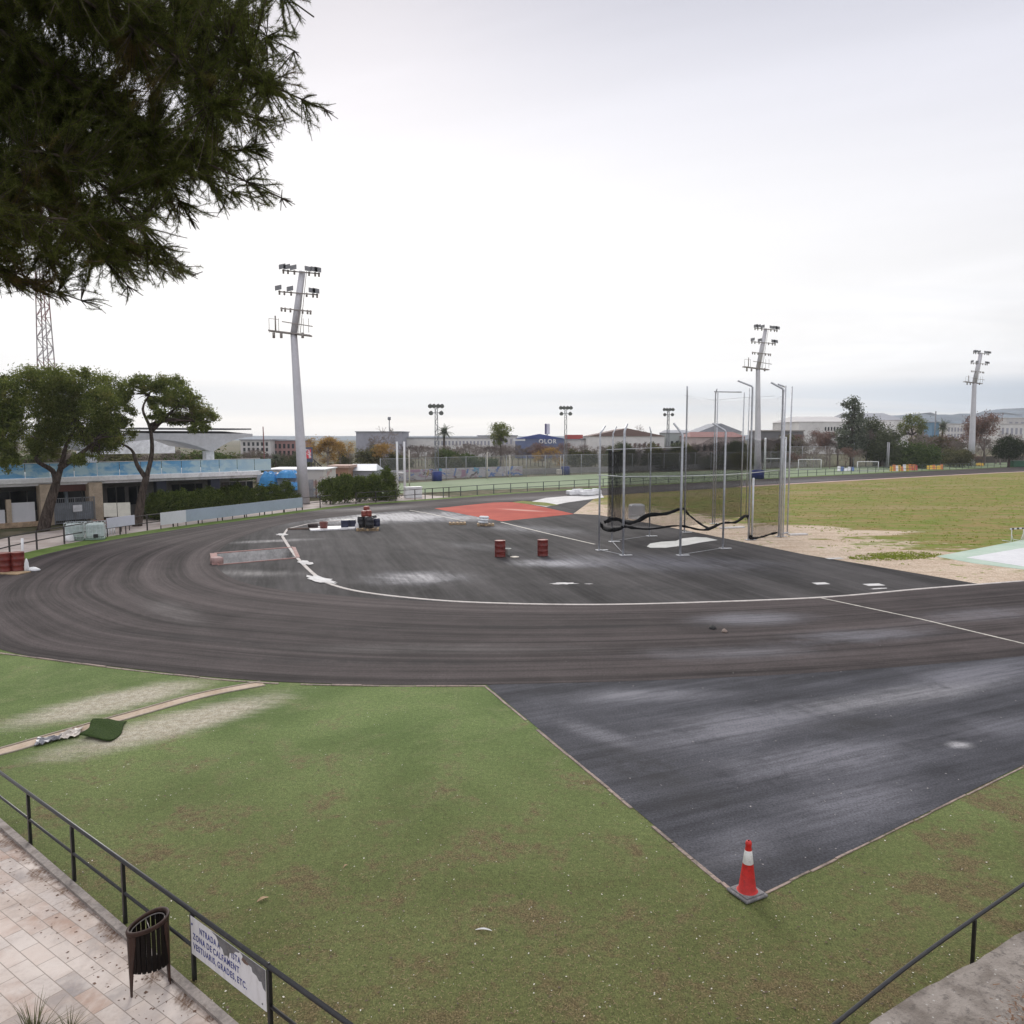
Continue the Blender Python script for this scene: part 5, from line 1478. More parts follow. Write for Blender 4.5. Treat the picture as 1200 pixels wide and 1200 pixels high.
def cloud(rng, blobs, nclump, nper, size, aspect=.4, spread=.5, shell=.45, droop=0.0):
    """leaf quads gathered in clumps through a set of ellipsoids -> verts, quads"""
    B = np.array(blobs, float); vol = (B[:, 3] * B[:, 4] * B[:, 5]) ** .7; pr = vol / vol.sum()
    bi = rng.choice(len(B), nclump, p=pr)
    d = rng.normal(size=(nclump, 3)); d /= np.linalg.norm(d, axis=1)[:, None]
    r = (shell + (1 - shell) * rng.random(nclump) ** .7)[:, None]
    cc = B[bi, :3] + d * r * B[bi, 3:6]
    cs = np.cbrt(B[bi, 3] * B[bi, 4] * B[bi, 5]) * spread * rng.uniform(.5, 1.2, nclump) * .5
    N_ = nclump * nper; ci = np.repeat(np.arange(nclump), nper)
    c = cc[ci] + rng.normal(size=(N_, 3)) * cs[ci][:, None] * np.array([1, 1, .75])
    u = rng.normal(size=(N_, 3)); u[:, 2] -= droop; u /= np.linalg.norm(u, axis=1)[:, None]
    v = np.cross(u, rng.normal(size=(N_, 3))); v /= np.linalg.norm(v, axis=1)[:, None]
    s = size * rng.uniform(.55, 1.35, N_)[:, None]
    V = np.stack([c - u * s, c + v * s * aspect, c + u * s, c - v * s * aspect], 1).reshape(-1, 3)
    return V, np.arange(N_ * 4).reshape(-1, 4)
def limb_tubes(mb, start, ends, r0, rng, n_=6, sag=.1):
    for e in ends:
        s = Vector(start); e = Vector(e); L = (e - s).length
        pts = []
        for k in range(n_ + 1):
            t = k / n_; q = s.lerp(e, t) + Vector((rng.normal() * .05, rng.normal() * .05, .5 * sag * sin(PI * t))) * L * (1 if 0 < k < n_ else 0)
            pts.append(q)
        mb.tube(pts, [r0 * (1 - .8 * k / n_) for k in range(n_ + 1)], 6)
mat_pine = leaf_mat('pine_needles', (.066, .090, .025), (.205, .232, .064), (.24, .21, .075), .6, .4)
mat_bark = bark('pine_bark', (.035, .026, .022), (.12, .095, .080))
def px_pine(name, label, Y, trunk_px, limbs_px, blobs_px, r0, seed, ncl, nper=60, size=.17, cat='tree', group=None, mat=None, rootz=0, spread=.40, bmat=None):
    rng = np.random.default_rng(seed)
    base = P(*trunk_px[0], Y); base.z = rootz
    t = thing(name, label, cat, tuple(base), 0, group)
    pts = [Vector((0, 0, -.1))] + [P(x, y, Y) - base for x, y in trunk_px[1:]]
    mb = MB(); sp = smooth_path(pts, 4); mb.tube(sp, [r0 * (1 - .4 * k / (len(sp) - 1)) for k in range(len(sp))], 12); mb.build('trunk', bmat or mat_bark, t)
    mb = MB()
    for path in limbs_px:
        q = [P(x, y, Y) - base for x, y in path]
        q = [v + Vector((0, (i / max(1, len(q) - 1)) * rng.uniform(-1.2, 1.2), 0)) for i, v in enumerate(q)]
        sp = smooth_path(q, 4); ln = len(sp); mb.tube(sp, [r0 * .55 * (1 - .75 * k / (ln - 1)) for k in range(ln)], 8)
        end = sp[-1]
        near = sorted(blobs_px, key=lambda b: (P(b[0], b[1], Y) - base - end).length)[:3]
        for bq in near:
            c = P(bq[0], bq[1], Y) - base
            ends = [c + Vector((rng.normal() * bq[2] / FPX * Y * .5, rng.normal() * bq[2] / FPX * Y * .5, rng.normal() * bq[3] / FPX * Y * .35)) for _ in range(4)]
            limb_tubes(mb, end, ends, r0 * .16, rng)
    mb.build('limbs', bmat or mat_bark, t)
    bl = []
    for b in blobs_px:
        c = P(b[0], b[1], Y) - base; k = Y / FPX
        dy = b[4] if len(b) > 4 else 0
        bl.append((c.x, c.y + dy, c.z, b[2] * k, b[2] * k, b[3] * k))
    V, F = cloud(rng, bl, ncl, nper, size, .30, spread, .40)
    np_mesh('crown', V, F, mat or mat_pine, t)
    return t
# ------------------------------------------------------------------ left-hand pines
px_pine('pine_tree', 'broad umbrella pine with leaning forked trunk beside the entrance gate', 54, [(50, 623), (57, 596), (66, 566)],
        [[(66, 568), (58, 552), (48, 538), (42, 520)], [(66, 566), (70, 545), (78, 520), (90, 495)], [(70, 548), (95, 530), (115, 515)]],
        [(62, 468, 34, 24), (100, 455, 36, 20, 1), (126, 474, 22, 20, -1), (88, 497, 44, 26, 1), (52, 517, 24, 20), (108, 538, 14, 9, -1), (132, 508, 15, 13), (74, 448, 34, 14, -2),
         (100, 515, 24, 16, 2), (45, 485, 22, 24, 2), (92, 436, 14, 6, 0)], .42, 1, 760, 95, .095)
YB_ = min(offset(outer, 4.2 * SGN)[IL:175], key=lambda p: abs(p.x / p.y - (163 - CX) / FPX)).y; print('YB', YB_)
px_pine('pine_tree', 'slender open crowned pine with forked trunk in front of the dark hedge', YB_, [(160, 605), (166, 582), (172, 557)],
        [[(171, 560), (162, 545), (150, 527), (141, 516)], [(172, 558), (177, 530), (178, 502), (174, 480), (168, 462)], [(177, 505), (192, 488), (215, 472)], [(178, 498), (200, 492), (230, 494)]],
        [(163, 450, 20, 10), (190, 452, 20, 12, 1), (213, 465, 20, 13), (229, 484, 19, 12, 1), (190, 485, 12, 9, -1), (148, 478, 12, 10), (152, 503, 10, 12), (233, 500, 12, 7), (173, 470, 16, 9, 2), (205, 490, 16, 8, 1),
         (146, 462, 9, 10), (143, 494, 9, 9)], .34, 2, 430, 88, .095)
px_pine('pine_tree', 'pine crown cut by the left border of the photo beyond the red drums', 50, [(-32, 640), (-28, 590), (-20, 550)],
        [[(-20, 552), (-10, 530), (0, 505)], [(-22, 555), (-45, 520), (-55, 490)]],
        [(8, 468, 22, 22), (-22, 478, 30, 30), (2, 512, 24, 20), (10, 540, 14, 14), (-40, 515, 28, 22), (14, 492, 18, 16), (-10, 447, 20, 10)], .5, 3, 400, 90, .105)

# ------------------------------------------------------------------ hedge shrubs
mat_hedge = leaf_mat('hedge_leaves', (.045, .066, .018), (.13, .165, .040), (.15, .155, .05), 1.3, .2)
def shrub_proto(seed, blobs, n_, nm='hedge_shrub', size=.075, mat=None, per=50):
    rng = np.random.default_rng(seed); V, F = cloud(rng, blobs, n_, per, size, .42, .42, .62)
    V[:, 2] = np.maximum(V[:, 2], .02)
    t = thing(nm, '', 'shrub')
    np_mesh('foliage', V, F, mat or mat_hedge, t)
    mb = MB(); mb.tube([(0, 0, -.05), (.02, 0, .9)], [.07, .04], 7); mb.build('stem', mat_bark, t)
    return t
hp1 = shrub_proto(21, [(0, 0, 1.0, 1.25, .9, 1.0), (.3, 0, 1.5, .9, .7, .7), (-.5, .1, 1.4, .7, .7, .6)], 170)
hp2 = shrub_proto(22, [(0, 0, .9, 1.2, .9, .95), (-.3, 0, 1.6, .7, .6, .7), (.5, 0, 1.3, .8, .6, .65)], 170)
hp3 = shrub_proto(23, [(0, 0, .8, 1.45, 1.1, .9), (0, 0, 1.7, 1.0, .8, .9), (.1, 0, 2.5, .5, .45, .6)], 200)
used = set()
def put(proto, loc, rz, sc, label, group=None):
    if proto.name not in used:
        used.add(proto.name); proto.location = loc; proto.rotation_euler = (0, 0, rz); proto.scale = sc if isinstance(sc, tuple) else (sc,) * 3
        proto['label'] = label
        if group: proto['group'] = group
        return proto
    return dup(proto, loc, rz, sc, label, group)
HL = offset(outer, 6.3 * SGN)
rng_ = random.Random(4)
for k, (px, top) in enumerate([(122, 582), (137, 579), (152, 580), (180, 577), (197, 576), (215, 575), (232, 574), (249, 572), (266, 571), (283, 568), (300, 567), (316, 565), (333, 562)]):
    # walk along the offset line to the wanted bearing
    q = min(HL[110:175], key=lambda p: abs(p.x / p.y - (px - CX) / FPX))
    h = ZAT(px, top, q.y); pr = [hp1, hp2][k % 2] if px < 290 else hp3
    hs = 2.15 if pr is not hp3 else 3.0
    lab = 'clipped dark hedge shrub behind the advertising boards, below the open crowned pine' if px < 290 else 'taller conical hedge shrub at the right end of the long hedge by the mast'
    s = h / hs
    put(pr, (q.x, q.y, 0), rng_.uniform(-.5, .5) + .6, (max(.9, s), max(.9, s), s), lab, 'hedge shrubs along the grandstand' if px < 290 else 'conical shrubs by the tall mast')
HL2 = offset(outer, 3.2 * SGN)
for px, top, lab in [(386, 560, 'loose dark shrub at the left end of the short hedge right of the tall mast'), (403, 556, 'dark shrub with orange tinge, second in the short hedge right of the mast'), (421, 558, 'dark shrub in the middle of the short hedge right of the mast'),
                     (438, 556, 'dark shrub left of the tallest one in the short hedge'), (456, 547, 'tallest bright topped shrub at the right end of the short hedge by the white posts')]:
    q = min(HL2[130:200], key=lambda p: abs(p.x / p.y - (px - CX) / FPX)); h = ZAT(px, top, q.y)
    put(hp3 if px == 456 else hp1, (q.x, q.y, 0), rng_.uniform(0, 6), (h / 3.0 * 1.0, h / 3.0, h / 3.0) if px == 456 else (h / 2.15 * .78, h / 2.15 * .78, h / 2.15), lab)

# ------------------------------------------------------------------ grandstand building
L0, L1 = G(0, 568, 3.1), G(306, 556.5, 3.1)
brz = atan2((L1 - L0).y, (L1 - L0).x); bl_ = Vector((L1.x - L0.x, L1.y - L0.y, 0)).length
gst = thing('grandstand', 'long grandstand building with vaulted grey canopy and blue glazed terrace behind pines', 'grandstand', (L0.x, L0.y, 0), brz)
ce, se = cos(brz), sin(brz)
def fx(px, back=0.0):
    """local x on the facade (set back by some metres) seen at a pixel column"""
    k = (px - CX) / FPX; ox, oy = L0.x - se * back, L0.y + ce * back
    # (ox + ce*t) = k*(oy + se*t)
    return (k * oy - ox) / (ce - k * se)
def LY(x, back=0): return L0.y + se * x + ce * back
mat_deck = M('white_deck_concrete', (.75, .75, .76), .7, 0, .12, .6, 0, (.40, .40, .40))
mat_beige = M('beige_stone_pillar', (.46, .37, .28), .85, 0, .2, 1.2, 0, (.36, .28, .20))
mat_plas = M('grey_plaster', (.20, .19, .18), .85, 0, .2, .8)
mat_roof = M('canopy_concrete', (.50, .50, .51), .8, 0, .12, .5, 0, (.40, .40, .40))
mat_glassd = M('dark_window', (.02, .024, .03), .15, 0, .2, 1.0)
def blue_glass():
    m, n = newmat('blue_terrace_glazing'); p = n.obj()
    v = n.noise(n.mapping(p, scale=(.9, 1, 1.6)), .9, 4, .6, .4); x = n.sep(p)[0]
    c = n.mix(n.step(v, .40, .62), (.14, .37, .62), (.42, .60, .68))
    c = n.mix(n.lin(x, 12.0, 19.0, 0.0, .75), c, (.50, .62, .64))
    n.out(n.bsdf(c, .22, 0, None, .5)); return m
XL = -16.0
b = MB(); b.box(((XL + bl_) / 2, 6.0, 3.28), (bl_ - XL, 12.0, .36), 0, .02); b.box(((XL + bl_) / 2, .55, 3.0), (bl_ - XL - .4, .3, .22)); b.build('deck', mat_deck, gst)
bgm = blue_glass(); pw = 1.6; k = 0; x = XL
while x < bl_ - .2:
    b = MB(); b.box((x + pw / 2, .12, 3.98), (pw - .05, .03, 1.0)); b.build('glass_panel', bgm, gst); x += pw
b = MB(); b.box(((XL + bl_) / 2, .12, 4.52), (bl_ - XL, .06, .05)); b.build('handrail', mat_galv_light, gst)
for px in (-40, 55, 112):
    x = fx(px); b = MB(); b.box((x, .55, 1.5), (.95, .9, 3.0), 0, .03); b.build('pillar', mat_beige, gst)
for px in (187, 250):
    x = fx(px, 1.2); b = MB(); b.box((x, 1.2, 1.5), (.8, .6, 2.9), 0, .02); b.build('pillar', M('dark_blue_pillar', (.030, .035, .06), .6), gst)
b = MB(); b.box(((XL + bl_) / 2, 5.0, 1.52), (bl_ - XL - 1.0, .3, 3.0)); b.build('ground_floor_wall', mat_plas, gst)
for px in (-60, -25, 10, 30, 75, 95, 135, 160, 210, 228, 268, 288):
    x = fx(px, 4.8); b = MB(); b.box((x, 4.83, 1.55), (1.35, .06, 1.5)); f = b.build('window', mat_glassd, gst)
    b = MB(); b.box((x, 4.79, .77), (1.5, .09, .06)); b.box((x, 4.79, 2.33), (1.5, .09, .06)); b.box((x, 4.79, 1.55), (.06, .08, 1.5)); b.build('frame', mat_plas, f)
# white infill panels and low stone wall left of the trunk, lobby door, beam above the gate
for pa, pb, z0, z1, mt, nm in [(13, 41, .35, 1.75, M('white_infill_panel', (.62, .62, .65), .6, 0, .06, 1), 'infill_panel'), (-30, 5, .35, 1.3, MATS['white_infill_panel'], 'infill_panel')]:
    xa, xb = fx(pa), fx(pb); b = MB(); b.box(((xa + xb) / 2, .5, (z0 + z1) / 2), (xb - xa, .12, z1 - z0), 0, .01); b.build(nm, mt, gst)
xa, xb = fx(-60), fx(46); b = MB(); b.box(((xa + xb) / 2, .45, .18), (xb - xa, .5, .36), 0, .02); b.build('stone_plinth', M('stone_plinth', (.38, .27, .18), .9, 0, .35, 3), gst)
xa = fx(10); b = MB(); b.box((xa, .5, 1.0), (.3, .3, 2.0), 0, .01); b.build('pillar', mat_beige, gst)
xa, xb = fx(58), fx(108); b = MB(); b.box(((xa + xb) / 2, .9, 2.62), (xb - xa, .25, .5)); b.build('entrance_beam', M('red_brown_beam', (.11, .045, .035), .7), gst)
xa, xb = fx(76, 3), fx(79, 3); b = MB(); b.box((xa, 3, 1.3), (.22, .2, 2.6)); b.build('entrance_post', mat_adv, gst)
# vaulted canopy
ps = [fx(245, 3.0)]; span = fx(245, 3) - fx(108, 3)
ps = [ps[0] - 2 * span, ps[0] - span, ps[0]]
def canopy_bottom(x):
    zs = ZAT(245, 530, LY(ps[-1], 3)); zc = ZAT(175, 515, LY(fx(175, 3), 3))
    if x <= ps[-1]:
        t = ((x - ps[-1]) / span) % 1.0; f = 1 - abs(2 * t - 1) ** 2.0
        return zs + (zc - zs) * f
    t = min(1, (x - ps[-1]) / (bl_ + .3 - ps[-1])); return zs + (ZAT(302, 512.2, LY(bl_, 3)) - zs) * (1 - (1 - t) ** 2)
ztp = ZAT(245, 508.3, LY(ps[-1], 3))
b = MB(); xs = list(np.linspace(XL, bl_ + .5, 110)); n_ = len(xs)
for y, dz in ((2.2, 0), (10.5, .4)):
    for x in xs:
        zb = canopy_bottom(x); b.v.append((x, y, min(zb, ztp - .10) + dz))
    for x in xs: b.v.append((x, y, ztp + dz))
for i in range(n_ - 1):
    a0, t0, a1, t1 = i, n_ + i, 2 * n_ + i, 3 * n_ + i
    b.f += [(a0, a0 + 1, t0 + 1, t0), (a1 + 1, a1, t1, t1 + 1), (a0 + 1, a0, a1, a1 + 1), (t0, t0 + 1, t1 + 1, t1)]; b.smooth += [False, False, True, False]
b.f += [(0, n_, 3 * n_, 2 * n_), (n_ - 1, 3 * n_ - 1, 4 * n_ - 1, 2 * n_ - 1)]; b.smooth += [False, False]
b.build('canopy', mat_roof, gst)
b = MB(); b.box(((fx(160, 3) + fx(293, 3)) / 2, 5, ztp + .42), (fx(293, 3) - fx(160, 3), 5, .12)); b.build('roof_plate', M('dark_roof_plate', (.12, .12, .12), .7), gst)
for x in ps:
    b = MB(); b.box((x, 3.0, (3.46 + canopy_bottom(x) + .1) / 2), (.72, .7, canopy_bottom(x) + .1 - 3.46), 0, .02); b.build('canopy_pillar', mat_deck, gst)
xa, xb = fx(108, 9), fx(225, 9); b = MB(); b.box(((xa + xb) / 2, 12.5, 5.5), (xb - xa, .1, 1.3)); b.build('rear_screen', M('white_rear_screen', (.80, .81, .83), .6), gst)
# entrance gate
gx0, gx1 = fx(60, .2), fx(108, .2)
gt = thing('entrance_gate', 'grey metal bar gate with small white plate between the beige pillars', 'gate', (L0.x + ce * gx0 + se * .05, L0.y + se * gx0 - ce * .05, 0), brz)
W_ = gx1 - gx0; b = MB()
for k in range(int(W_ / .13)): b.box((.06 + k * .13, 0, 1.0), (.025, .025, 1.85))
b.build('bars', mat_lat, gt)
b = MB(); [b.box((W_ / 2, 0, z), (W_, .045, .05)) for z in (.12, 1.93)]; [b.box((x, 0, 1.0), (.06, .06, 1.95)) for x in (.02, W_ / 2, W_ - .02)]; b.build('frame', mat_lat, gt)
b = MB(); b.box((W_ * .56, -.04, 1.15), (.62, .02, .48)); b.build('sign_plate', M('white_plate', (.62, .62, .64), .5), gt)
b = MB(); b.box((W_ / 2, .10, .95), (W_ * .95, .02, 1.3)); b.build('backing_sheet', M('grey_backing_sheet', (.22, .24, .27), .6), gt)
# ------------------------------------------------------------------ corner behind the mast
def ground_at(px, Y): return Vector(((px - CX) / FPX * Y, Y, 0))
def bx(px0, px1, y0, y1, Y, depth):
    """box centre/size from the columns and rows it shows at distance Y"""
    x0, x1 = (px0 - CX) / FPX * Y, (px1 - CX) / FPX * Y
    z0, z1 = ZAT(px0, y1, Y), ZAT(px0, y0, Y)
    return (x0 + x1) / 2, Y + depth / 2, z0, z1, x1 - x0
x, y, z0, z1, wd = bx(310, 379, 551, 590, 84, 6)
hut = thing('pool_hut', 'low white hut with graffiti and grey door behind the foot of the tall mast', 'hut', (x, y, 0))
def graffiti(name, base, cols, sc=1.2):
    m, n = newmat(name); p = n.obj()
    c = base
    for i, (col, th) in enumerate(cols):
        v = n.noise(n.mapping(p, (7.3 * i, 3.1 * i, 1.7 * i), scale=(.5, .5, .9)), sc, 4, .55, 1.5)
        c = n.mix(n.step(v, th, th + .03), c, col)
    n.out(n.bsdf(c, .75, 0, None, .2)); return m
b = MB(); b.box((0, 0, z1 / 2), (wd, 6, z1), 0, .02); b.build('wall', graffiti('graffiti_plaster', (.55, .52, .49), [((.46, .33, .30), .58), ((.33, .38, .46), .60)]), hut)
b = MB(); b.box((0, 0, z1 + .06), (wd + .3, 6.3, .12), 0, .01); b.build('roof', mat_deck, hut)
x0 = (364 - CX) / FPX * 84 - x; b = MB(); b.box((x0, -3.02, .95), (.55, .06, 1.9)); b.build('door', M('grey_door', (.30, .30, .32), .6), hut)
b = MB(); b.box((x0 + .55, -3.02, .95), (.10, .07, 1.9)); b.build('door_frame', M('brown_frame', (.22, .12, .09), .6), hut)
# blue tarpaulins over stacked gear
def tarp(px0, px1, y0, y1, Y, seed, label):
    x, y, z0, z1, wd = bx(px0, px1, y0, y1, Y, 2); rng = random.Random(seed); vs = []; fs = []; N_ = 12
    for i in range(N_):
        for j in range(N_):
            u, v = i / (N_ - 1), j / (N_ - 1); e = min(u, 1 - u, v, 1 - v)
            z = (z1 - z0) * min(1, e * 5) ** .5 * rng.uniform(.75, 1.0)
            vs.append(((u - .5) * wd, (v - .5) * 2.0, z0 + z - 0.02))
    for i in range(N_ - 1):
        for j in range(N_ - 1): fs.append((i * N_ + j, (i + 1) * N_ + j, (i + 1) * N_ + j + 1, i * N_ + j + 1))
    me = bpy.data.meshes.new('blue_tarpaulin'); me.from_pydata(vs, [], fs); me.materials.append(M('blue_tarp', (.05, .27, .58), .5, 0, .2, 1.5))
    o = bpy.data.objects.new('blue_tarpaulin', me); COL.objects.link(o); o.location = (x, y, 0); md = o.modifiers.new('thick', 'SOLIDIFY'); md.thickness = .03; tag(o, label, 'tarpaulin')
x, y, z0, z1, wd = bx(301, 348, 555, 592, 80.5, 2.2)
b = MB(); b.box((x, y, (z1) / 2), (wd, 2.0, z1), 0, .03); o = b.build('container', M('grey_container', (.38, .40, .44), .6, 0, .2, .8), None); tag(o, 'grey container half hidden by conical shrubs and blue tarpaulin, left of the tall mast', 'container')
tarp(302, 322, 552, 570, 79.5, 1, 'blue tarpaulin heap at the end of the terrace, left of the red pole')
tarp(323, 346, 551, 560, 80, 2, 'blue tarpaulin strip on the container between the red pole and the tall mast')
tarp(336, 348, 565, 574, 79.2, 3, 'low blue tarpaulin patch against the tall mast above the conical shrub')
g = ground_at(311, 82); b = MB(); b.tube([(0, 0, 0), (-.1, 0, ZAT(308, 500, 82))], [.09, .05], 8); o = b.build('red_pole', M('rust_red_pole', (.16, .055, .05), .6), None, tuple(g)); tag(o, 'thin rust red pole rising at the tip of the grandstand canopy', 'pole')
# info panel with red picture, and stair rail
g = ground_at(362.5, 92); zt_, zb_ = ZAT(362, 524, 92), ZAT(362, 541.5, 92)
t = thing('poster_stand', 'dark poster stand with red and white picture beside the tall mast', 'poster stand', tuple(g))
b = MB(); b.box((0, 0, (zt_ + zb_) / 2), (.85, .12, zt_ - zb_), .2, .01); b.build('panel', M('dark_panel', (.05, .06, .10), .5), t)
b = MB(); b.box((-.03, -.075, (zt_ + zb_) / 2 + .1), (.6, .02, (zt_ - zb_) * .62), .2); b.build('poster', graffiti('poster_picture', (.55, .53, .55), [((.55, .06, .07), .47), ((.08, .06, .10), .62)], 2.0), t)
for x in (-.3, .3): b = MB(); b.box((x, .0, zb_ / 2), (.08, .08, zb_)); b.build('post', mat_fence, t)
g = ground_at(371, 93); b = MB()
for k in range(4): b.tube([(k * .38 - .6, 0, 0), (k * .38 - .6, 0, ZAT(371, 536 + 3.2 * k, 93))], .05, 6)
b.tube([(-.7, 0, ZAT(371, 535, 93)), (.62, 0, ZAT(371, 547, 93))], .06, 6); o = b.build('stair_rail', mat_fence, None, tuple(g)); tag(o, 'dark sloping stair rail right of the red poster stand', 'stair rail')
# hut with orange brown walls and pale sheds
def simple_house(name, label, cat, px0, px1, ytop, Y, depth, wallm, roofm, ridge=0.0, win=None, rz=0.0, roof_over=.3, gable='x', winm=None):
    """walls, roof (flat or gabled) and window openings as parts"""
    x, y, z0, z1, wd = bx(px0, px1, ytop, ytop + 5, Y, depth)
    t = thing(name, label, cat, (x, y, 0), rz)
    b = MB(); b.box((0, 0, z1 / 2), (wd, depth, z1)); b.build('wall', wallm, t)
    b = MB(); h = ridge; w2, d2 = wd / 2 + roof_over, depth / 2 + roof_over
    if h <= 0: b.box((0, 0, z1 + .16), (2 * w2, 2 * d2, .3))
    elif gable == 'x':      # gable faces the viewer
        b.v += [(-w2, -d2, z1 - .05), (w2, -d2, z1 - .05), (0, -d2, z1 + h), (-w2, d2, z1 - .05), (w2, d2, z1 - .05), (0, d2, z1 + h)]
        b.f += [(0, 1, 2), (5, 4, 3), (0, 2, 5, 3), (2, 1, 4, 5), (0, 3, 4, 1)]; b.smooth += [False] * 5
    else:
        b.v += [(-w2, -d2, z1 - .05), (w2, -d2, z1 - .05), (w2, d2, z1 - .05), (-w2, d2, z1 - .05), (-w2 * .8, 0, z1 + h), (w2 * .8, 0, z1 + h)]
        b.f += [(0, 1, 5, 4), (2, 3, 4, 5), (1, 2, 5), (3, 0, 4), (3, 2, 1, 0)]; b.smooth += [False] * 5
    b.build('roof', roofm, t)
    for (u0, u1, v0, v1, n_, rows) in (win or []):
        for r in range(rows):
            for k in range(n_):
                xw = -wd / 2 + wd * (u0 + (u1 - u0) * (k + .5) / n_); ww = wd * (u1 - u0) / n_ * .5
                zz0 = z1 * (v0 + (v1 - v0) * (r + .2) / rows); zz1 = z1 * (v0 + (v1 - v0) * (r + .85) / rows)
                b = MB(); b.box((xw, -depth / 2 - .0, (zz0 + zz1) / 2), (ww, .16, zz1 - zz0)); b.build('window', winm or mat_glassd, t)
    return t
mw = lambda nm, c: M(nm, c, .8, 0, .1, .12)
pale = mw('pale_wall', (.50, .48, .47)); grey = mw('grey_wall', (.29, .29, .33)); dgrey = mw('dark_grey_wall', (.16, .155, .16)); white = mw('white_wall', (.62, .60, .58)); pink = mw('pinkish_wall', (.44, .36, .34))
brownr = mw('brown_roof', (.16, .105, .09)); redr = mw('red_brown_roof', (.23, .10, .09)); greyr = mw('grey_roof', (.30, .31, .34)); bluew = mw('blue_cladding', (.125, .155, .27)); redp = mw('red_sign_paint', (.40, .07, .06)); greenw = mw('grey_green_wall', (.36, .39, .38))
orange = mw('orange_brown_wall', (.34, .19, .13))
simple_house('brick_hut', 'small orange brown hut with flat roof behind the short hedge', 'hut', 387, 408, 548.5, 97, 4, orange, M('pinkish_roof', (.42, .28, .23), .8), win=[(.2, .8, .3, .8, 2, 1)])
simple_house('shed', 'long low white roofed shed right of the small orange brown hut', 'shed', 408, 439, 551, 100, 5, grey, M('white_shed_roof', (.50, .52, .56), .6), .7, gable='y')
# far buildings
simple_house('flat_block', 'low pale office block with dark windows just left of the tall mast', 'building', 283, 318, 516, 210, 14, pale, greyr, win=[(.05, .95, .15, .95, 6, 3)])
simple_house('flat_block', 'low brick red block behind the tall mast', 'building', 318, 350, 516.5, 214, 14, mw('brick_pink_wall', (.30, .17, .16)), greyr, win=[(.1, .9, .2, .9, 5, 2)])
t = simple_house('grey_hall', 'plain grey box hall with roof antenna behind the orange autumn trees', 'building', 418, 471, 506.5, 250, 18, grey, greyr)
b = MB(); b.tube([(2.0, 0, 8), (2.0, 0, ZAT(449, 490, 250))], .16, 6); b.lathe([(.5, 0), (.5, 1.0)], 8, (2.0, 0, ZAT(449, 491.5, 250))); b.build('antenna', mat_lat, t)
simple_house('white_hall', 'long low white hall between the grey box hall and the round crowned pine', 'building', 471, 577, 513.5, 262, 16, white, greyr, win=[(.35, .98, .55, .9, 16, 1)], winm=grey)
simple_house('white_hall', 'short pale hall behind the round crowned pine', 'building', 560, 606, 511, 275, 14, pale, greyr, win=[(.05, .9, .5, .9, 8, 1)], winm=grey)
t = simple_house('blue_warehouse', 'blue clad warehouse with low gable and white OLOR lettering', 'building', 604, 661, 514.0, 240, 22, bluew, mw('blue_roof', (.05, .075, .24)), 1.4)
mat_wl = M('white_letters', (.72, .72, .74), .5, 0, .05, 1)
text_mesh('lettering', 'OLOR', 1.75, mat_wl, t, (-.35, -11.45, ZAT(640, 519.5, 240)), (PI / 2, 0, 0), .04)
b = MB(); b.box((-6.2, -11.02, 5.6), (3.6, .05, .8)); b.build('white_stripe', mat_wl, t)
g = ground_at(641, 250); t = thing('sign_totem', 'tall narrow white and purple sign totem above the blue warehouse', 'sign', tuple(g)); zb_, zt_ = ZAT(641, 509, 250), ZAT(641, 496.5, 250)
b = MB(); b.box((0, 0, zb_ / 2), (.35, .35, zb_)); b.build('post', mat_lat, t)
b = MB(); b.box((.3, 0, (zt_ + zb_) / 2), (1.0, .5, zt_ - zb_), .5, .1); b.build('sign_face', M('white_sign_face', (.62, .60, .64), .5), t)
b = MB(); b.box((-.45, .12, (zt_ + zb_) / 2), (.5, .48, zt_ - zb_), .5, .1); b.build('sign_side', M('purple_sign_side', (.10, .08, .17), .5), t)
t = simple_house('red_banded_hall', 'white hall with red sign band right of the blue warehouse', 'building', 661, 684, 515.5, 255, 14, white, greyr)
b = MB(); b.box((-.1, -7.2, ZAT(670, 512, 255)), (5.7, .3, 1.35)); b.build('sign_band', redp, t)
simple_house('flat_block', 'low dark roofed canopy building left of the gabled warehouse', 'building', 684, 700, 515, 235, 10, pale, dgrey)
simple_house('gabled_warehouse', 'white warehouse with brown gabled roof behind the left half of the hammer cage', 'building', 690, 778, 511, 225, 20, white, brownr, 2.2, win=[(.45, .95, .35, .75, 8, 1)], winm=brownr)
simple_house('grey_green_house', 'small grey green house between the brown gabled warehouse and the red brown one', 'building', 781, 810, 507, 230, 12, greenw, greyr, .8, gable='y', win=[(.1, .9, .3, .75, 4, 1)])
simple_house('red_brown_hall', 'pinkish hall with red brown fascia and grey gable behind the right half of the cage', 'building', 810, 872, 512, 215, 16, pink, redr, 1.4, gable='y', win=[(.05, .95, .35, .7, 7, 1)])
simple_house('grey_gable_hall', 'grey gabled hall rising above the red brown fascia behind the cage', 'building', 818, 868, 506, 245, 16, pale, greyr, 2.6)
t = simple_house('dark_shed', 'dark flat shed roof behind the right gate of the hammer cage', 'building', 890, 940, 505.5, 205, 10, dgrey, mw('pale_shed_roof', (.34, .31, .28)))
simple_house('white_complex', 'big white hall with a row of small dark windows behind the red bare trees', 'building', 934, 1000, 494, 300, 30, white, mw('white_roof', (.52, .50, .49)), 2.2, gable='y', win=[(.45, .98, .68, .86, 10, 1)])
simple_house('white_complex', 'tall plain white hall with grey humped roof behind the tall grey pine', 'building', 998, 1058, 492, 305, 30, white, greyr, 3.0, gable='y')
simple_house('white_complex', 'pale lower wing right of the tall plain white hall', 'building', 1040, 1064, 504, 290, 20, pale, white)
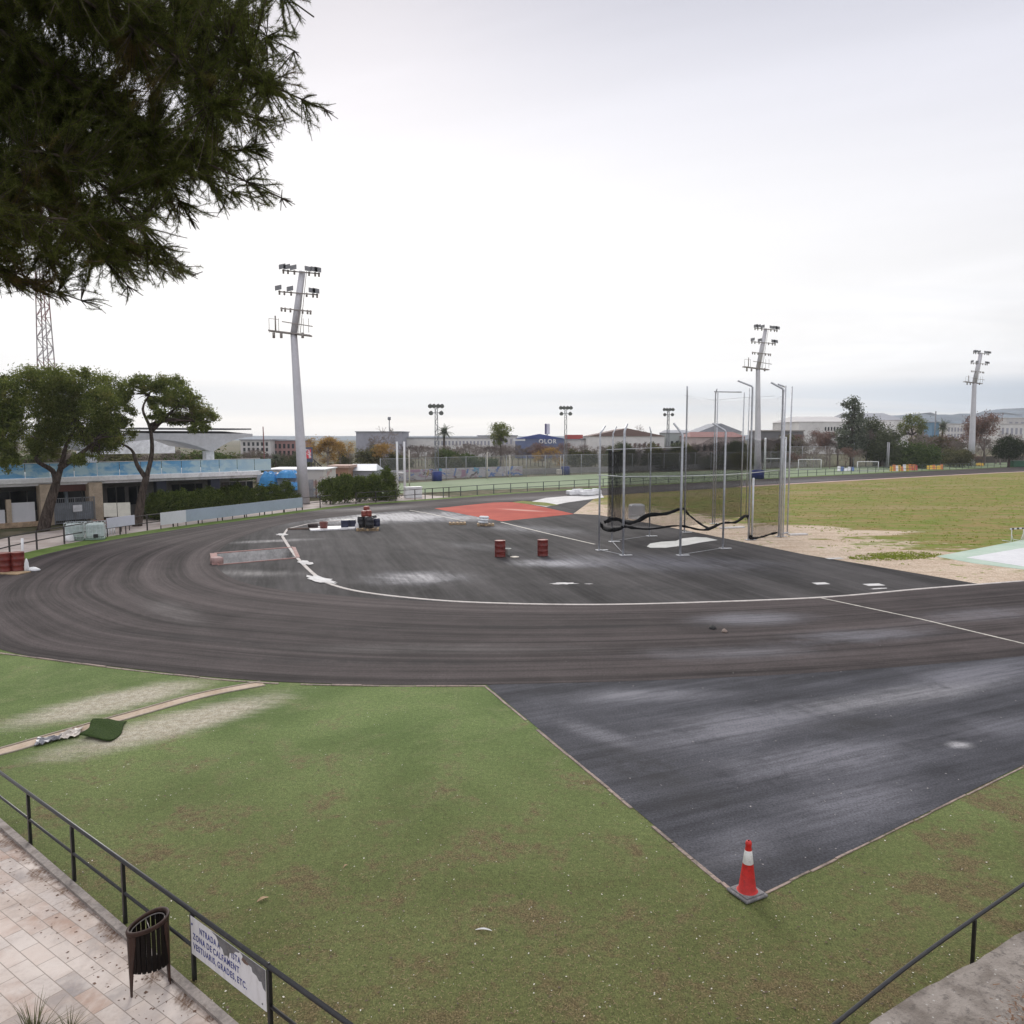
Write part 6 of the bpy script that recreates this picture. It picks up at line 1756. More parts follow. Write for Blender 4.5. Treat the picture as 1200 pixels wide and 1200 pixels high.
simple_house('far_white_house', 'far white house row left of the right floodlight mast', 'building', 1106, 1138, 497, 420, 20, white, pale, win=[(.05, .95, .4, .9, 8, 2)], winm=grey)
simple_house('far_pink_house', 'far pinkish house beside the small blue tower', 'building', 1077, 1098, 499, 410, 20, pink, redr, win=[(.1, .9, .4, .9, 5, 2)])
simple_house('blue_tower', 'small far blue tower block with thin antenna', 'building', 1090, 1098, 495, 400, 8, mw('blue_tower_wall', (.10, .22, .34)), greyr)
g = ground_at(1093, 398); b = MB(); b.tube([(0, 0, 0), (0, 0, ZAT(1093, 482, 398))], .3, 6); o = b.build('radio_antenna', mat_lat, None, tuple(g)); tag(o, 'thin far antenna mast standing at the small blue tower', 'antenna')
simple_house('far_white_terrace', 'far stepped white buildings at the right border under the hill', 'building', 1168, 1245, 497, 430, 20, white, pale, win=[(.02, .98, .5, .9, 14, 1)], winm=grey)
simple_house('far_white_terrace', 'upper far pale building row at the right border below the blue hill', 'building', 1176, 1260, 490, 520, 20, pale, white, win=[(.02, .98, .7, .9, 12, 1)], winm=grey)

# radio lattice tower
g = ground_at(61, 150); t = thing('radio_tower', 'red and white lattice radio tower rising behind the umbrella pine', 'radio tower', tuple(g)); Ht = ZAT(47, 285, 150)
b = MB(); lattice(b, Ht, 2.9, 1.1, .15, 22); b.build('lattice_mast', graffiti('faded_red_white', (.33, .30, .31), [((.24, .14, .14), .5)], .12), t)
for k in range(3): pass

# ------------------------------------------------------------------ tall net fences, wall, goals
def mesh_mat(name, cover, col, k=2.2):
    m, n = newmat(name); s_ = n.sep(n.obj())
    u = n.add(n.add(s_[0], s_[1]), s_[2]); v_ = n.sub(n.add(s_[0], s_[1]), s_[2])
    f = lambda x: n.math('LESS_THAN', n.math('FRACT', n.mul(x, k)), cover)
    tr = n.n.new('ShaderNodeBsdfTransparent'); mx = n.n.new('ShaderNodeMixShader'); n.put(mx.inputs[0], n.mx(f(u), f(v_)))
    n.l.new(tr.outputs[0], mx.inputs[1]); n.l.new(n.bsdf(col, .7, 0, None, .2), mx.inputs[2]); n.out(mx.outputs[0]); return m
mesh_f = mesh_mat('wire_mesh', .14, (.22, .23, .24), 4.0)
mat_fpost = M('pale_fence_post', (.36, .36, .38), .6, .2, .1, 1)
def net_fence(px, H, step, label, nm='ball_stop_fence', r=.05, mm=None, cat='fence'):
    path = GP(px); o0 = path[0].copy(); t = thing(nm, label, cat, tuple(o0))
    path = [p - o0 for p in path]
    b = MB()
    for a_, c_ in zip(path, path[1:]): b.quad((a_.x, a_.y, .05), (c_.x, c_.y, .05), (c_.x, c_.y, H), (a_.x, a_.y, H))
    b.build('mesh_panel', mm or mesh_f, t)
    for p, a in along(path, step): b = MB(); b.tube([p, p + Vector((0, 0, H + .1))], r, 6); b.build('post', mat_fpost, t)
    b = MB(); b.tube([p + Vector((0, 0, H)) for p in path], r * .6, 6); b.build('top_rail', mat_fpost, t)
    return t
net_fence([(446, 567), (560, 561), (700, 555.5), (800, 552), (930, 548.5)], 3.4, 4.0, 'long tall wire mesh fence along the far side of the pale pitch')
net_fence([(926, 548.5), (977, 547)], 4.4, 3.6, 'tall pale mesh cage fence behind the left football goal', mm=mesh_mat('wire_mesh_pale', .13, (.38, .36, .33), 4.0))
net_fence([(1000, 547), (1035, 546), (1041, 549)], 5.2, 4.2, 'tall dark ball net on two pale posts beside the right football goal', r=.12, mm=mesh_mat('wire_mesh_dark', .13, (.16, .16, .17), 4.0))
pth = GP([(444, 565.5), (530, 561.3), (612, 557.6)]); o0 = pth[0].copy(); b = MB(); ribbon([p - o0 + Vector((0, 2.5, 0)) for p in pth], .2, 0, 1.55, b)
o = b.build('graffiti_wall', graffiti('wall_paintings', (.42, .39, .39), [((.50, .48, .50), .50), ((.12, .20, .46), .57), ((.14, .10, .10), .60), ((.38, .22, .30), .60), ((.10, .34, .50), .63), ((.40, .30, .12), .66)], .8), None, tuple(o0)); tag(o, 'low wall covered with colourful graffiti behind the far mesh fence', 'wall')
pth = GP([(612, 557), (800, 551.2), (950, 547.2)]); o0 = pth[0].copy(); b = MB(); ribbon([p - o0 + Vector((0, 2.5, 0)) for p in pth], .2, 0, 1.0, b)
o = b.build('low_wall', M('grey_low_wall', (.27, .255, .24), .85, 0, .2, .4), None, tuple(o0)); tag(o, 'plain grey low wall continuing right of the graffiti wall', 'wall')
mat_goal = M('white_goal_tube', (.68, .68, .69), .5, 0, .06, 2)
def goal(px0, px1, ytop, yb, label):
    a_, c_ = G(px0, yb), G(px1, yb); H = ZAT(px0, ytop, a_.y); c_ = Vector((c_.x, a_.y, 0)); o0 = a_; t = thing('football_goal', label, 'football goal', tuple(o0)); w_ = c_ - a_
    b = MB(); b.tube([(0, 0, 0), (0, 0, H)], .07, 8); b.build('post', mat_goal, t)
    b = MB(); b.tube([(w_.x, w_.y, 0), (w_.x, w_.y, H)], .07, 8); b.build('post', mat_goal, t)
    b = MB(); b.tube([(0, 0, H), (w_.x, w_.y, H)], .07, 8); b.build('crossbar', mat_goal, t)
    b = MB(); b.quad((0, 1.2, 0), (w_.x, 1.2 + w_.y, 0), (w_.x, .4 + w_.y, H), (0, .4, H)); b.quad((0, .4, H), (w_.x, .4, H), (w_.x, 0, H), (0, 0, H)); b.build('goal_net', mesh_mat('goal_net' + label[:5], .10, (.5, .5, .5), 5), t)
    b = MB(); b.tube([(0, 0, .06), (0, 1.2, .06), (w_.x, 1.2, .06), (w_.x, 0, .06)], .05, 6); b.build('ground_frame', mat_goal, t)
goal(935.5, 962, 538.5, 550.5, 'white football goal in front of the pale mesh cage fence')
goal(1004.5, 1029, 541, 552.5, 'white football goal before the tall dark ball net')
def rugby(pts, ybase, ytop, ybar, label):
    a_ = G(pts[0], ybase); H = ZAT(pts[0], ytop, a_.y); hb = ZAT(pts[0], ybar, a_.y); t = thing('rugby_posts', label, 'goal posts', tuple(a_)); w_ = (pts[1] - pts[0]) / FPX * a_.y
    for x, hh in ((0, H), (w_, H * pts[2])): b = MB(); b.tube([(x, 0, 0), (x, 0, hh)], [.16 * a_.y / 100, .12 * a_.y / 100], 8); b.build('post', mat_goal, t)
    b = MB(); b.tube([(0, 0, hb), (w_, 0, hb)], .10, 8); b.build('crossbar', mat_goal, t)
rugby((466, 474.5, 1.0), 582, 517.5, 554, 'tall white H shaped goal posts beside the short hedge')
rugby((896, 915.5, .98), 551, 513, 537.5, 'thin white H shaped goal posts seen beside the cage gate')
for px, yb, yt, lab in [(480, 575, 527, 'thin white pole just right of the tall white goal posts'), (597.5, 560, 533, 'thin cream pole by the far mesh fence below the blue warehouse'), (657, 556, 534, 'cream pole with white foot block left of the lattice tower'), (571, 561, 530, 'thin grey pole in the far mesh fence below the round crowned pine')]:
    g = G(px, yb); b = MB(); b.tube([(0, 0, 0), (0, 0, ZAT(px, yt, g.y))], .09, 6)
    if px == 657: b.box((0, 0, .45), (1.4, .9, .9), 0, .05)
    o = b.build('slim_pole', M('cream_pole', (.52, .48, .42), .6), None, tuple(g)); tag(o, lab, 'pole')
b = MB(); g = G(484, 583.5); b.box((0, 0, .55), (1.8, .7, 1.1), .4, .04); b.box((0, 0, 1.14), (1.9, .8, .08), .4, .02); o = b.build('white_cabinet', mat_whiteplastic, None, tuple(g)); tag(o, 'small white cabinet on the track edge right of the tall white goal posts', 'cabinet')

# stacked equipment at the far right
def stacks(px0, px1, ytop, yb, mats, n_, label, seed):
    rng = random.Random(seed); a_, c_ = G(px0, yb), G(px1, yb); H = ZAT(px0, ytop, a_.y); t = thing('barrier_stack', label, 'barriers', tuple(a_)); w_ = c_.x - a_.x
    for k in range(n_):
        x = w_ * (k + .5) / n_; h = H * rng.uniform(.6, 1.0); b = MB(); m = mats[k % len(mats)]
        b.bar((x - w_ / n_ * .35, -.5, 0), (x, 0, h), .5, .12); b.bar((x + w_ / n_ * .35, .5, 0), (x, 0, h), .5, .12); b.box((x, 0, h * .55), (w_ / n_ * .85, .35, h * .25), rng.uniform(-.3, .3), .03); b.build('barrier', m, t)
yel = M('yellow_plastic', (.58, .36, .03), .5, 0, .15, 1); orn = M('orange_plastic', (.50, .17, .05), .5, 0, .15, 1); wht = mat_goal; blu = M('blue_plastic', (.10, .16, .36), .5, 0, .15, 1); grn = M('dark_green_plastic', (.03, .11, .06), .6)
stacks(1043, 1064, 544, 552, [yel, orn, wht], 7, 'white orange and yellow barriers stacked right of the dark ball net', 1)
stacks(1065, 1074, 544, 551, [orn, redp], 4, 'orange barriers stacked between the yellow piles', 2)
stacks(1086, 1105, 544, 550, [yel, yel, orn], 6, 'yellow barriers stacked left of the right floodlight mast', 3)
stacks(1144, 1152, 541, 546, [yel], 3, 'small yellow barriers just right of the right floodlight mast', 4)
stacks(1073, 1085, 541, 547, [blu, wht], 4, 'blue and white barriers behind the yellow piles', 5)
stacks(981, 1001, 546, 552, [wht, blu, wht], 5, 'white and grey gear heaped left of the right football goal', 6)
g = G(1192, 547); b = MB(); b.box((0, 0, .6), (2.6, 1.4, 1.2), 0, .06); b.box((0, 0, 1.25), (2.7, 1.5, .12), .0, .04); o = b.build('green_bin', grn, None, tuple(g)); tag(o, 'dark green container beside the dark round tree at the right border', 'container')
pth = GP([(1040, 546.5), (1120, 544.3), (1210, 542.5), (1300, 540)]); o0 = pth[0].copy(); b = MB(); ribbon([p - o0 + Vector((0, 6, 0)) for p in pth], .3, 0, 1.6, b)
o = b.build('dark_wall', M('dark_brown_wall', (.085, .07, .062), .9, 0, .3, .4), None, tuple(o0)); tag(o, 'low dark brown wall behind the stacked barriers on the far right', 'wall')

# ------------------------------------------------------------------ mountains
def hills(name, prof, D, depth, mat):
    vs = []; fs = []; rng = random.Random(3); n_ = len(prof); ROW = 7
    for r in range(ROW):
        t = r / (ROW - 1)
        for x, y in prof:
            X = (x - CX) / FPX * D; Z = ZAT(x, y, D)
            k = sin(PI / 2 * t) ** .8
            vs.append((X * (1 + .02 * rng.uniform(-1, 1) * (t < 1)), D - depth * (1 - t), (Z + 2) * k * (1 + .05 * rng.uniform(-1, 1) * (t < 1)) - 2))
    for (x, y) in prof: vs.append(((x - CX) / FPX * D, D + depth, -5))
    for r in range(ROW):
        for i in range(n_ - 1): a_ = r * n_ + i; fs.append((a_, a_ + 1, a_ + n_ + 1, a_ + n_))
    o = np_mesh(name, vs, fs, mat); o['kind'] = 'structure'
    for p in o.data.polygons: p.use_smooth = True
rng_h = random.Random(9)
def prof(anchors, n_=90, amp=.5):
    xs = np.linspace(anchors[0][0], anchors[-1][0], n_); ys = np.interp(xs, [a[0] for a in anchors], [a[1] for a in anchors])
    return [(float(x), float(y) + rng_h.uniform(-amp, amp)) for x, y in zip(xs, ys)]
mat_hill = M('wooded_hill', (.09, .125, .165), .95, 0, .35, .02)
hills('hills', prof([(930, 500), (990, 494), (1040, 487), (1075, 485), (1100, 485.5), (1130, 486), (1150, 488), (1190, 489), (1400, 486), (1700, 494)]), 1500, 260, mat_hill)
hills('hills', prof([(1080, 500), (1120, 489), (1150, 481.5), (1175, 478.5), (1200, 479), (1260, 476), (1350, 482), (1500, 490), (1700, 500)]), 1850, 260, mat_hill)
hills('hills', prof([(-700, 509), (0, 510), (400, 511), (800, 511), (930, 509)], 90, .15), 1800, 300, mat_hill)
# ------------------------------------------------------------------ background trees
mat_broad = leaf_mat('olive_leaves', (.075, .078, .036), (.165, .160, .080), (.20, .165, .09), .5, .2)
mat_green = leaf_mat('fresh_green_leaves', (.045, .072, .026), (.115, .150, .052), None, .5, .2)
mat_dkgreen = leaf_mat('dark_evergreen_leaves', (.018, .028, .014), (.050, .066, .030), None, .6, .1)
mat_grpine = leaf_mat('grey_pine_needles', (.085, .102, .078), (.185, .205, .145), None, .4, .2)
mat_autumn = leaf_mat('orange_leaves', (.26, .155, .05), (.48, .31, .10), (.22, .16, .07), .5, .3)
mat_redleaf = leaf_mat('red_brown_leaves', (.15, .085, .070), (.27, .17, .14), (.21, .16, .12), .5, .25)
mat_twig = M('grey_brown_twigs', (.215, .175, .155), .9, 0, .3, 1)
mat_twigd = M('dark_brown_twigs', (.13, .10, .088), .9, 0, .3, 1)
def tri_tube(V, F, a, b, ra, rb):
    d = b - a; L = np.linalg.norm(d)
    if L < 1e-6: return
    d /= L; u = np.cross(d, (0.3, .2, .93)); u /= np.linalg.norm(u) + 1e-9; v = np.cross(d, u)
    i = len(V)
    for p, r in ((a, ra), (b, rb)):
        for k in range(3): an = k * 2.0944; V.append(p + (u * cos(an) + v * sin(an)) * r)
    for k in range(3): F.append((i + k, i + (k + 1) % 3, i + 3 + (k + 1) % 3, i + 3 + k))
def bare_proto(seed, H, spread, mat, nm='bare_tree', depth=7, twr=.026, leaf=None, nleaf=0):
    rng = np.random.default_rng(seed); V = []; F = []; TV = []; TF = []; tips = []
    def grow(p, d, L, r, lv):
        q = p + d * L
        tri_tube(TV if lv < 2 else V, TF if lv < 2 else F, p, q, r, r * .7)
        if lv >= depth: tips.append(q); return
        for _ in range(3 if lv in (1, 2, 4) else 2):
            nd = d + rng.normal(size=3) * spread * (.55 if lv == 0 else .75); nd[2] += .10
            nd /= np.linalg.norm(nd); grow(q, nd, L * rng.uniform(.62, .88), max(twr, r * .62), lv + 1)
    grow(np.zeros(3), np.array([0, 0, 1.0]), H * .27, H * .022, 0)
    allv = np.array(TV + V); k = H / allv[:, 2].max()
    t = thing(nm, '', 'tree')
    np_mesh('trunk', np.array(TV) * [1, 1, k], TF, mat, t); np_mesh('twigs', np.array(V) * [1, 1, k], F, mat, t)
    if leaf:
        tp = np.array(tips) * [1, 1, k]; N_ = nleaf; c = tp[rng.integers(0, len(tp), N_)] + rng.normal(size=(N_, 3)) * .28
        u = rng.normal(size=(N_, 3)); u /= np.linalg.norm(u, axis=1)[:, None]; v = np.cross(u, rng.normal(size=(N_, 3))); v /= np.linalg.norm(v, axis=1)[:, None]; s = .13
        VV = np.stack([c - u * s, c + v * s * .5, c + u * s, c - v * s * .5], 1).reshape(-1, 3); np_mesh('crown', VV, np.arange(N_ * 4).reshape(-1, 4), leaf, t)
    return t
def crown_proto(seed, nm, blobs, ncl, per, size, mat, trunk, tr=.16, limbs=None, spread=.5, shell=.45, aspect=.42, droop=0, cat='tree', bm=None):
    rng = np.random.default_rng(seed); t = thing(nm, '', cat)
    mb = MB(); sp = smooth_path([Vector(p) for p in trunk], 4); mb.tube(sp, [tr * (1 - .5 * k / (len(sp) - 1)) for k in range(len(sp))], 8); mb.build('trunk', bm or mat_bark, t)
    mb = MB(); ends = [(b[0] + rng.normal() * b[3] * .3, b[1] + rng.normal() * b[4] * .3, b[2] + rng.normal() * b[5] * .3) for b in blobs for _ in range(3)]
    limb_tubes(mb, trunk[-1], ends, tr * .4, rng); mb.build('limbs', bm or mat_bark, t)
    V, F = cloud(rng, blobs, ncl, per, size, aspect, spread, shell, droop); np_mesh('crown', V, F, mat, t); return t
PR = {}
PR['bareA'] = bare_proto(31, 7.5, .62, mat_twig); PR['bareB'] = bare_proto(32, 7.0, .8, mat_twig, depth=7); PR['bareC'] = bare_proto(33, 8.0, .55, mat_twigd, depth=7)
PR['redA'] = bare_proto(34, 8.0, .8, mat_twigd, 'red_leaved_tree', 7, .022, mat_redleaf, 2600)
PR['redB'] = bare_proto(35, 7.0, .7, mat_twigd, 'red_leaved_tree', 7, .022, mat_redleaf, 1500)
PR['autA'] = bare_proto(36, 8.0, .65, mat_twig, 'autumn_tree', 6, .022, mat_autumn, 3200)
PR['autB'] = bare_proto(37, 6.5, .75, mat_twig, 'autumn_tree', 6, .022, mat_autumn, 2600)
PR['busA'] = crown_proto(41, 'leafy_bush', [(0, 0, 1.8, 2.4, 2, 1.7), (1.2, .3, 2.6, 1.5, 1.4, 1.2), (-1.4, 0, 2.2, 1.4, 1.4, 1.3)], 150, 34, .16, mat_broad, [(0, 0, -.1), (0, 0, 1.2)], .12)
PR['busB'] = crown_proto(42, 'leafy_bush', [(0, 0, 1.5, 2.0, 2, 1.5), (.5, 0, 3.0, 1.3, 1.2, 1.3), (-.7, 0, 2.6, 1.2, 1.2, 1.1)], 150, 34, .16, mat_broad, [(0, 0, -.1), (0, 0, 1.2)], .12)
PR['grnA'] = crown_proto(43, 'green_shrub', [(0, 0, 1.6, 3.0, 2, 1.7), (1.6, .3, 2.3, 1.7, 1.4, 1.2), (-1.4, 0, 2.5, 1.6, 1.4, 1.4)], 170, 36, .16, mat_green, [(0, 0, -.1), (0, 0, 1.2)], .12)
PR['dark'] = crown_proto(44, 'round_evergreen', [(0, 0, 4.2, 2.6, 2.4, 2.3), (-1.6, 0, 3.4, 1.6, 1.5, 1.3), (1.7, 0, 3.6, 1.7, 1.5, 1.4), (.2, 0, 5.8, 1.5, 1.4, 1.2)], 260, 40, .15, mat_dkgreen, [(0, 0, -.1), (.1, 0, 1.4), (0, 0, 3.2)], .30, shell=.5)
PR['pinR'] = crown_proto(45, 'round_pine', [(0, 0, 8.6, 2.6, 2.4, 1.7), (-1.8, 0, 7.4, 1.5, 1.4, 1.5), (2.1, 0, 7.6, 1.6, 1.4, 1.1), (-.9, .4, 6.0, 1.0, 1.0, 1.0), (2.6, 0, 6.3, 1.0, 1.0, .7), (.4, .5, 9.6, 1.4, 1.4, .9)], 130, 46, .15, MATS.get('x') or mat_pine, [(.4, 0, -.1), (.6, 0, 3), (.3, 0, 6.0)], .28)
PR['tall'] = crown_proto(46, 'tall_grey_pine', [(0, 0, 3.6, 1.7, 1.7, 1.6), (.3, 0, 6.0, 1.9, 1.7, 1.7), (-.3, 0, 8.4, 1.6, 1.5, 1.6), (.2, 0, 10.4, 1.3, 1.2, 1.3), (-1.2, 0, 5.0, 1.1, 1.1, 1.2), (1.4, 0, 4.2, 1.0, 1.0, 1.0)], 230, 42, .17, mat_grpine, [(0, 0, -.1), (.1, 0, 4), (0, 0, 9)], .26)
PR['dkbr'] = crown_proto(47, 'dark_broad_tree', [(0, 0, 4.0, 3.4, 3, 2.8), (2.0, 0, 3.2, 2.0, 1.8, 2.2), (-2.2, 0, 4.4, 1.8, 1.6, 1.8), (-.6, 0, 6.6, 1.6, 1.5, 1.4)], 260, 40, .17, leaf_mat('dull_green_leaves', (.050, .062, .036), (.13, .145, .080), None, .5, .15), [(0, 0, -.1), (0, 0, 2.6)], .28)
# palm
def palm_proto():
    rng = np.random.default_rng(51); t = thing('palm_tree', '', 'tree'); mb = MB(); mb.tube([(0, 0, -.1), (.1, 0, 4), (0, 0, 8.0)], [.3, .24, .22], 8); mb.build('trunk', mat_bark, t); V = []; F = []
    for k in range(60):
        a = rng.uniform(0, 6.28); el = rng.uniform(-.5, 1.3); L = rng.uniform(1.9, 2.6); p = np.array([0, 0, 8.0]); d = np.array([cos(a) * cos(el), sin(a) * cos(el), sin(el)])
        for s in range(8):
            q = p + d * L / 8; sd = np.cross(d, (0, 0, 1)); sd /= np.linalg.norm(sd) + 1e-9
            for sg in (-1, 1):
                for j in range(3):
                    b_ = p + (q - p) * j / 3; e = b_ + sd * sg * .55 * (1 - s / 9) + d * .22 + np.array([0, 0, -.08]); i = len(V); V += [b_, b_ + d * .06, e, e - d * .02]; F.append((i, i + 1, i + 2, i + 3))
            d = d + np.array([0, 0, -.13]); d /= np.linalg.norm(d); p = q
    np_mesh('crown', V, F, mat_grpine, t); return t
PR['palm'] = palm_proto()
HT = dict(bareA=7.5, bareB=7, bareC=8, redA=8, redB=7, autA=8, autB=6.5, busA=3.7, busB=4.2, grnA=3.9, dark=6.9, pinR=10.4, tall=11.6, dkbr=8.0, palm=10.2)
rt = random.Random(77)
def tree(kind, px, ytop, Y, label, group=None, wide=1.0):
    g = ground_at(px, Y); h = ZAT(px, ytop, Y); s = h / HT[kind]
    put(PR[kind], tuple(g), rt.uniform(0, 6.28), (s * wide, s * wide, s), label, group)
def row(kinds, x0, x1, stepx, y0, y1, Y0, Y1, label, group, wide=1.15):
    x = x0
    while x <= x1:
        k = kinds[rt.randrange(len(kinds))]; Y = rt.uniform(Y0, Y1)
        tree(k, x + rt.uniform(-.35, .35) * stepx, rt.uniform(y0, y1), Y, label(k), group(k), wide * rt.uniform(.9, 1.2)); x += stepx
KN = dict(bareA='leafless grey brown tree', bareB='wide leafless grey tree', bareC='dark leafless tree', busA='olive green bush', busB='upright olive bush', grnA='fresh green shrub', redA='bare tree with red brown leaves', redB='thin red brown tree', autA='orange autumn tree', autB='small orange autumn tree', dkbr='dark broad evergreen tree')
def zone(where): return (lambda k: KN[k] + ' ' + where), (lambda k: KN[k].replace('tree', 'trees').replace('bush', 'bushes').replace('shrub', 'shrubs') + ' ' + where)
# behind the grandstand
l_, g_ = zone('seen under the grandstand canopy'); row(['bareA', 'busA', 'bareB', 'grnA'], 20, 305, 15, 524, 532, 96, 112, l_, g_, 1.3)
l_, g_ = zone('left of the tall mast beyond the terrace'); row(['busB', 'bareB', 'dkbr', 'bareC'], 300, 350, 10, 524, 532, 118, 135, l_, g_)
tree('palm', 323, 529, 112, 'small palm between the canopy tip and the tall mast')
tree('autA', 384, 514, 128, 'large orange autumn tree right of the poster stand', wide=1.5); tree('autA', 400, 519, 130, 'orange autumn tree behind the brick hut, right of the largest one', wide=1.2); tree('autB', 370, 524, 131, 'smaller orange tree just right of the tall mast', wide=1.2)
tree('bareB', 449, 499, 150, 'big bare tree standing in front of the grey box hall', wide=1.1); tree('autA', 453, 521, 140, 'orange tree in front of the bare tree by the white goal posts', wide=1.3)
l_, g_ = zone('before the grey box hall'); row(['busB', 'bareA', 'bareC', 'bareB'], 402, 470, 10, 522, 530, 140, 165, l_, g_)
l_, g_ = zone('before the long white hall'); row(['bareA', 'bareB', 'bareC', 'bareA'], 466, 600, 5, 518, 526, 160, 185, l_, g_); row(['busA', 'busB', 'grnA', 'bareA'], 474, 600, 16, 530, 537, 148, 158, l_, g_)
tree('grnA', 524, 525, 155, 'rounded fresh green shrub right of the first lattice tower', wide=1.1); tree('grnA', 548, 530, 155, 'rounded olive green shrub below the round crowned pine', wide=1.2)
tree('palm', 521, 496, 190, 'palm with red brown tinge behind the first lattice tower', wide=1.2); tree('pinR', 586, 495, 165, 'round crowned dark pine left of the blue warehouse', wide=1.05)
l_, g_ = zone('before the blue warehouse'); row(['bareA', 'bareB', 'redB', 'bareC'], 592, 662, 5, 518, 527, 165, 185, l_, g_)
tree('autB', 644, 525, 158, 'brownish orange tree in front of the blue warehouse', wide=1.3)
l_, g_ = zone('between the second lattice tower and the cage'); row(['bareA', 'busB', 'bareB', 'bareA'], 664, 712, 6, 519, 527, 160, 180, l_, g_)
l_, g_ = zone('behind the hammer cage net'); row(['bareA', 'busB', 'bareB', 'bareC', 'bareB', 'dkbr'], 712, 880, 7, 516, 525, 165, 190, l_, g_); row(['busA', 'busB', 'bareA'], 716, 880, 15, 527, 534, 152, 162, l_, g_)
tree('bareB', 750, 497, 240, 'pale bare tree above the brown gabled roof', wide=.9)
l_, g_ = zone('behind the cage gate'); row(['bareA', 'busB', 'bareC'], 884, 936, 7, 508, 518, 168, 188, l_, g_)
l_, g_ = zone('before the big white hall'); row(['redA', 'redB', 'bareB'], 934, 985, 8, 503, 512, 172, 190, l_, g_, 1.2); row(['bareA', 'redB', 'bareB'], 926, 1010, 8, 524, 534, 162, 170, l_, g_)
tree('tall', 997, 467, 172, 'tall narrow grey green pine before the big white hall', wide=1.15); tree('dkbr', 1024, 488, 175, 'dark broad tree right of the tall grey pine', wide=1.0); tree('dkbr', 1031, 505, 170, 'lower dark tree behind the right ball net post', wide=1.0)
tree('pinR', 1068, 485, 190, 'round crowned grey pine left of the small blue tower', wide=.85); tree('bareC', 1014, 502, 172, 'bare trunked tree between the tall grey pine and the dark broad tree', wide=.8)
tree('grnA', 1068, 516, 165, 'big rounded green shrub right of the dark ball net', wide=1.0); tree('grnA', 1078, 524, 163, 'lower rounded green shrub overlapping the bigger one', wide=1.1); tree('dkbr', 1052, 523, 166, 'dark shrub left of the big rounded green shrub', wide=.9)
l_, g_ = zone('left of the right floodlight mast'); row(['bareA', 'bareB', 'redB', 'bareA', 'busA'], 1076, 1134, 6, 505, 517, 178, 198, l_, g_, 1.2); row(['bareA', 'redB', 'busA'], 1090, 1136, 11, 526, 533, 168, 174, l_, g_)
tree('palm', 1102, 489, 205, 'palm crown to the right of the small blue tower', wide=.9)
tree('redA', 1152, 484, 180, 'large red brown bare tree behind the right floodlight mast', wide=1.15); tree('redA', 1136, 489, 184, 'red brown tree left of the largest one, behind the right mast', wide=.95); tree('dark', 1181, 511, 168, 'dark round evergreen with short trunk near the right border', wide=1.1)
l_, g_ = zone('right of the right floodlight mast'); row(['bareA', 'bareB', 'bareA', 'bareA'], 1140, 1330, 8, 504, 516, 180, 205, l_, g_, 1.2)
l_, g_ = zone('out beyond the terrace on the far left'); row(['bareA', 'dkbr', 'busB'], -140, 20, 22, 515, 528, 110, 130, l_, g_, 1.3)

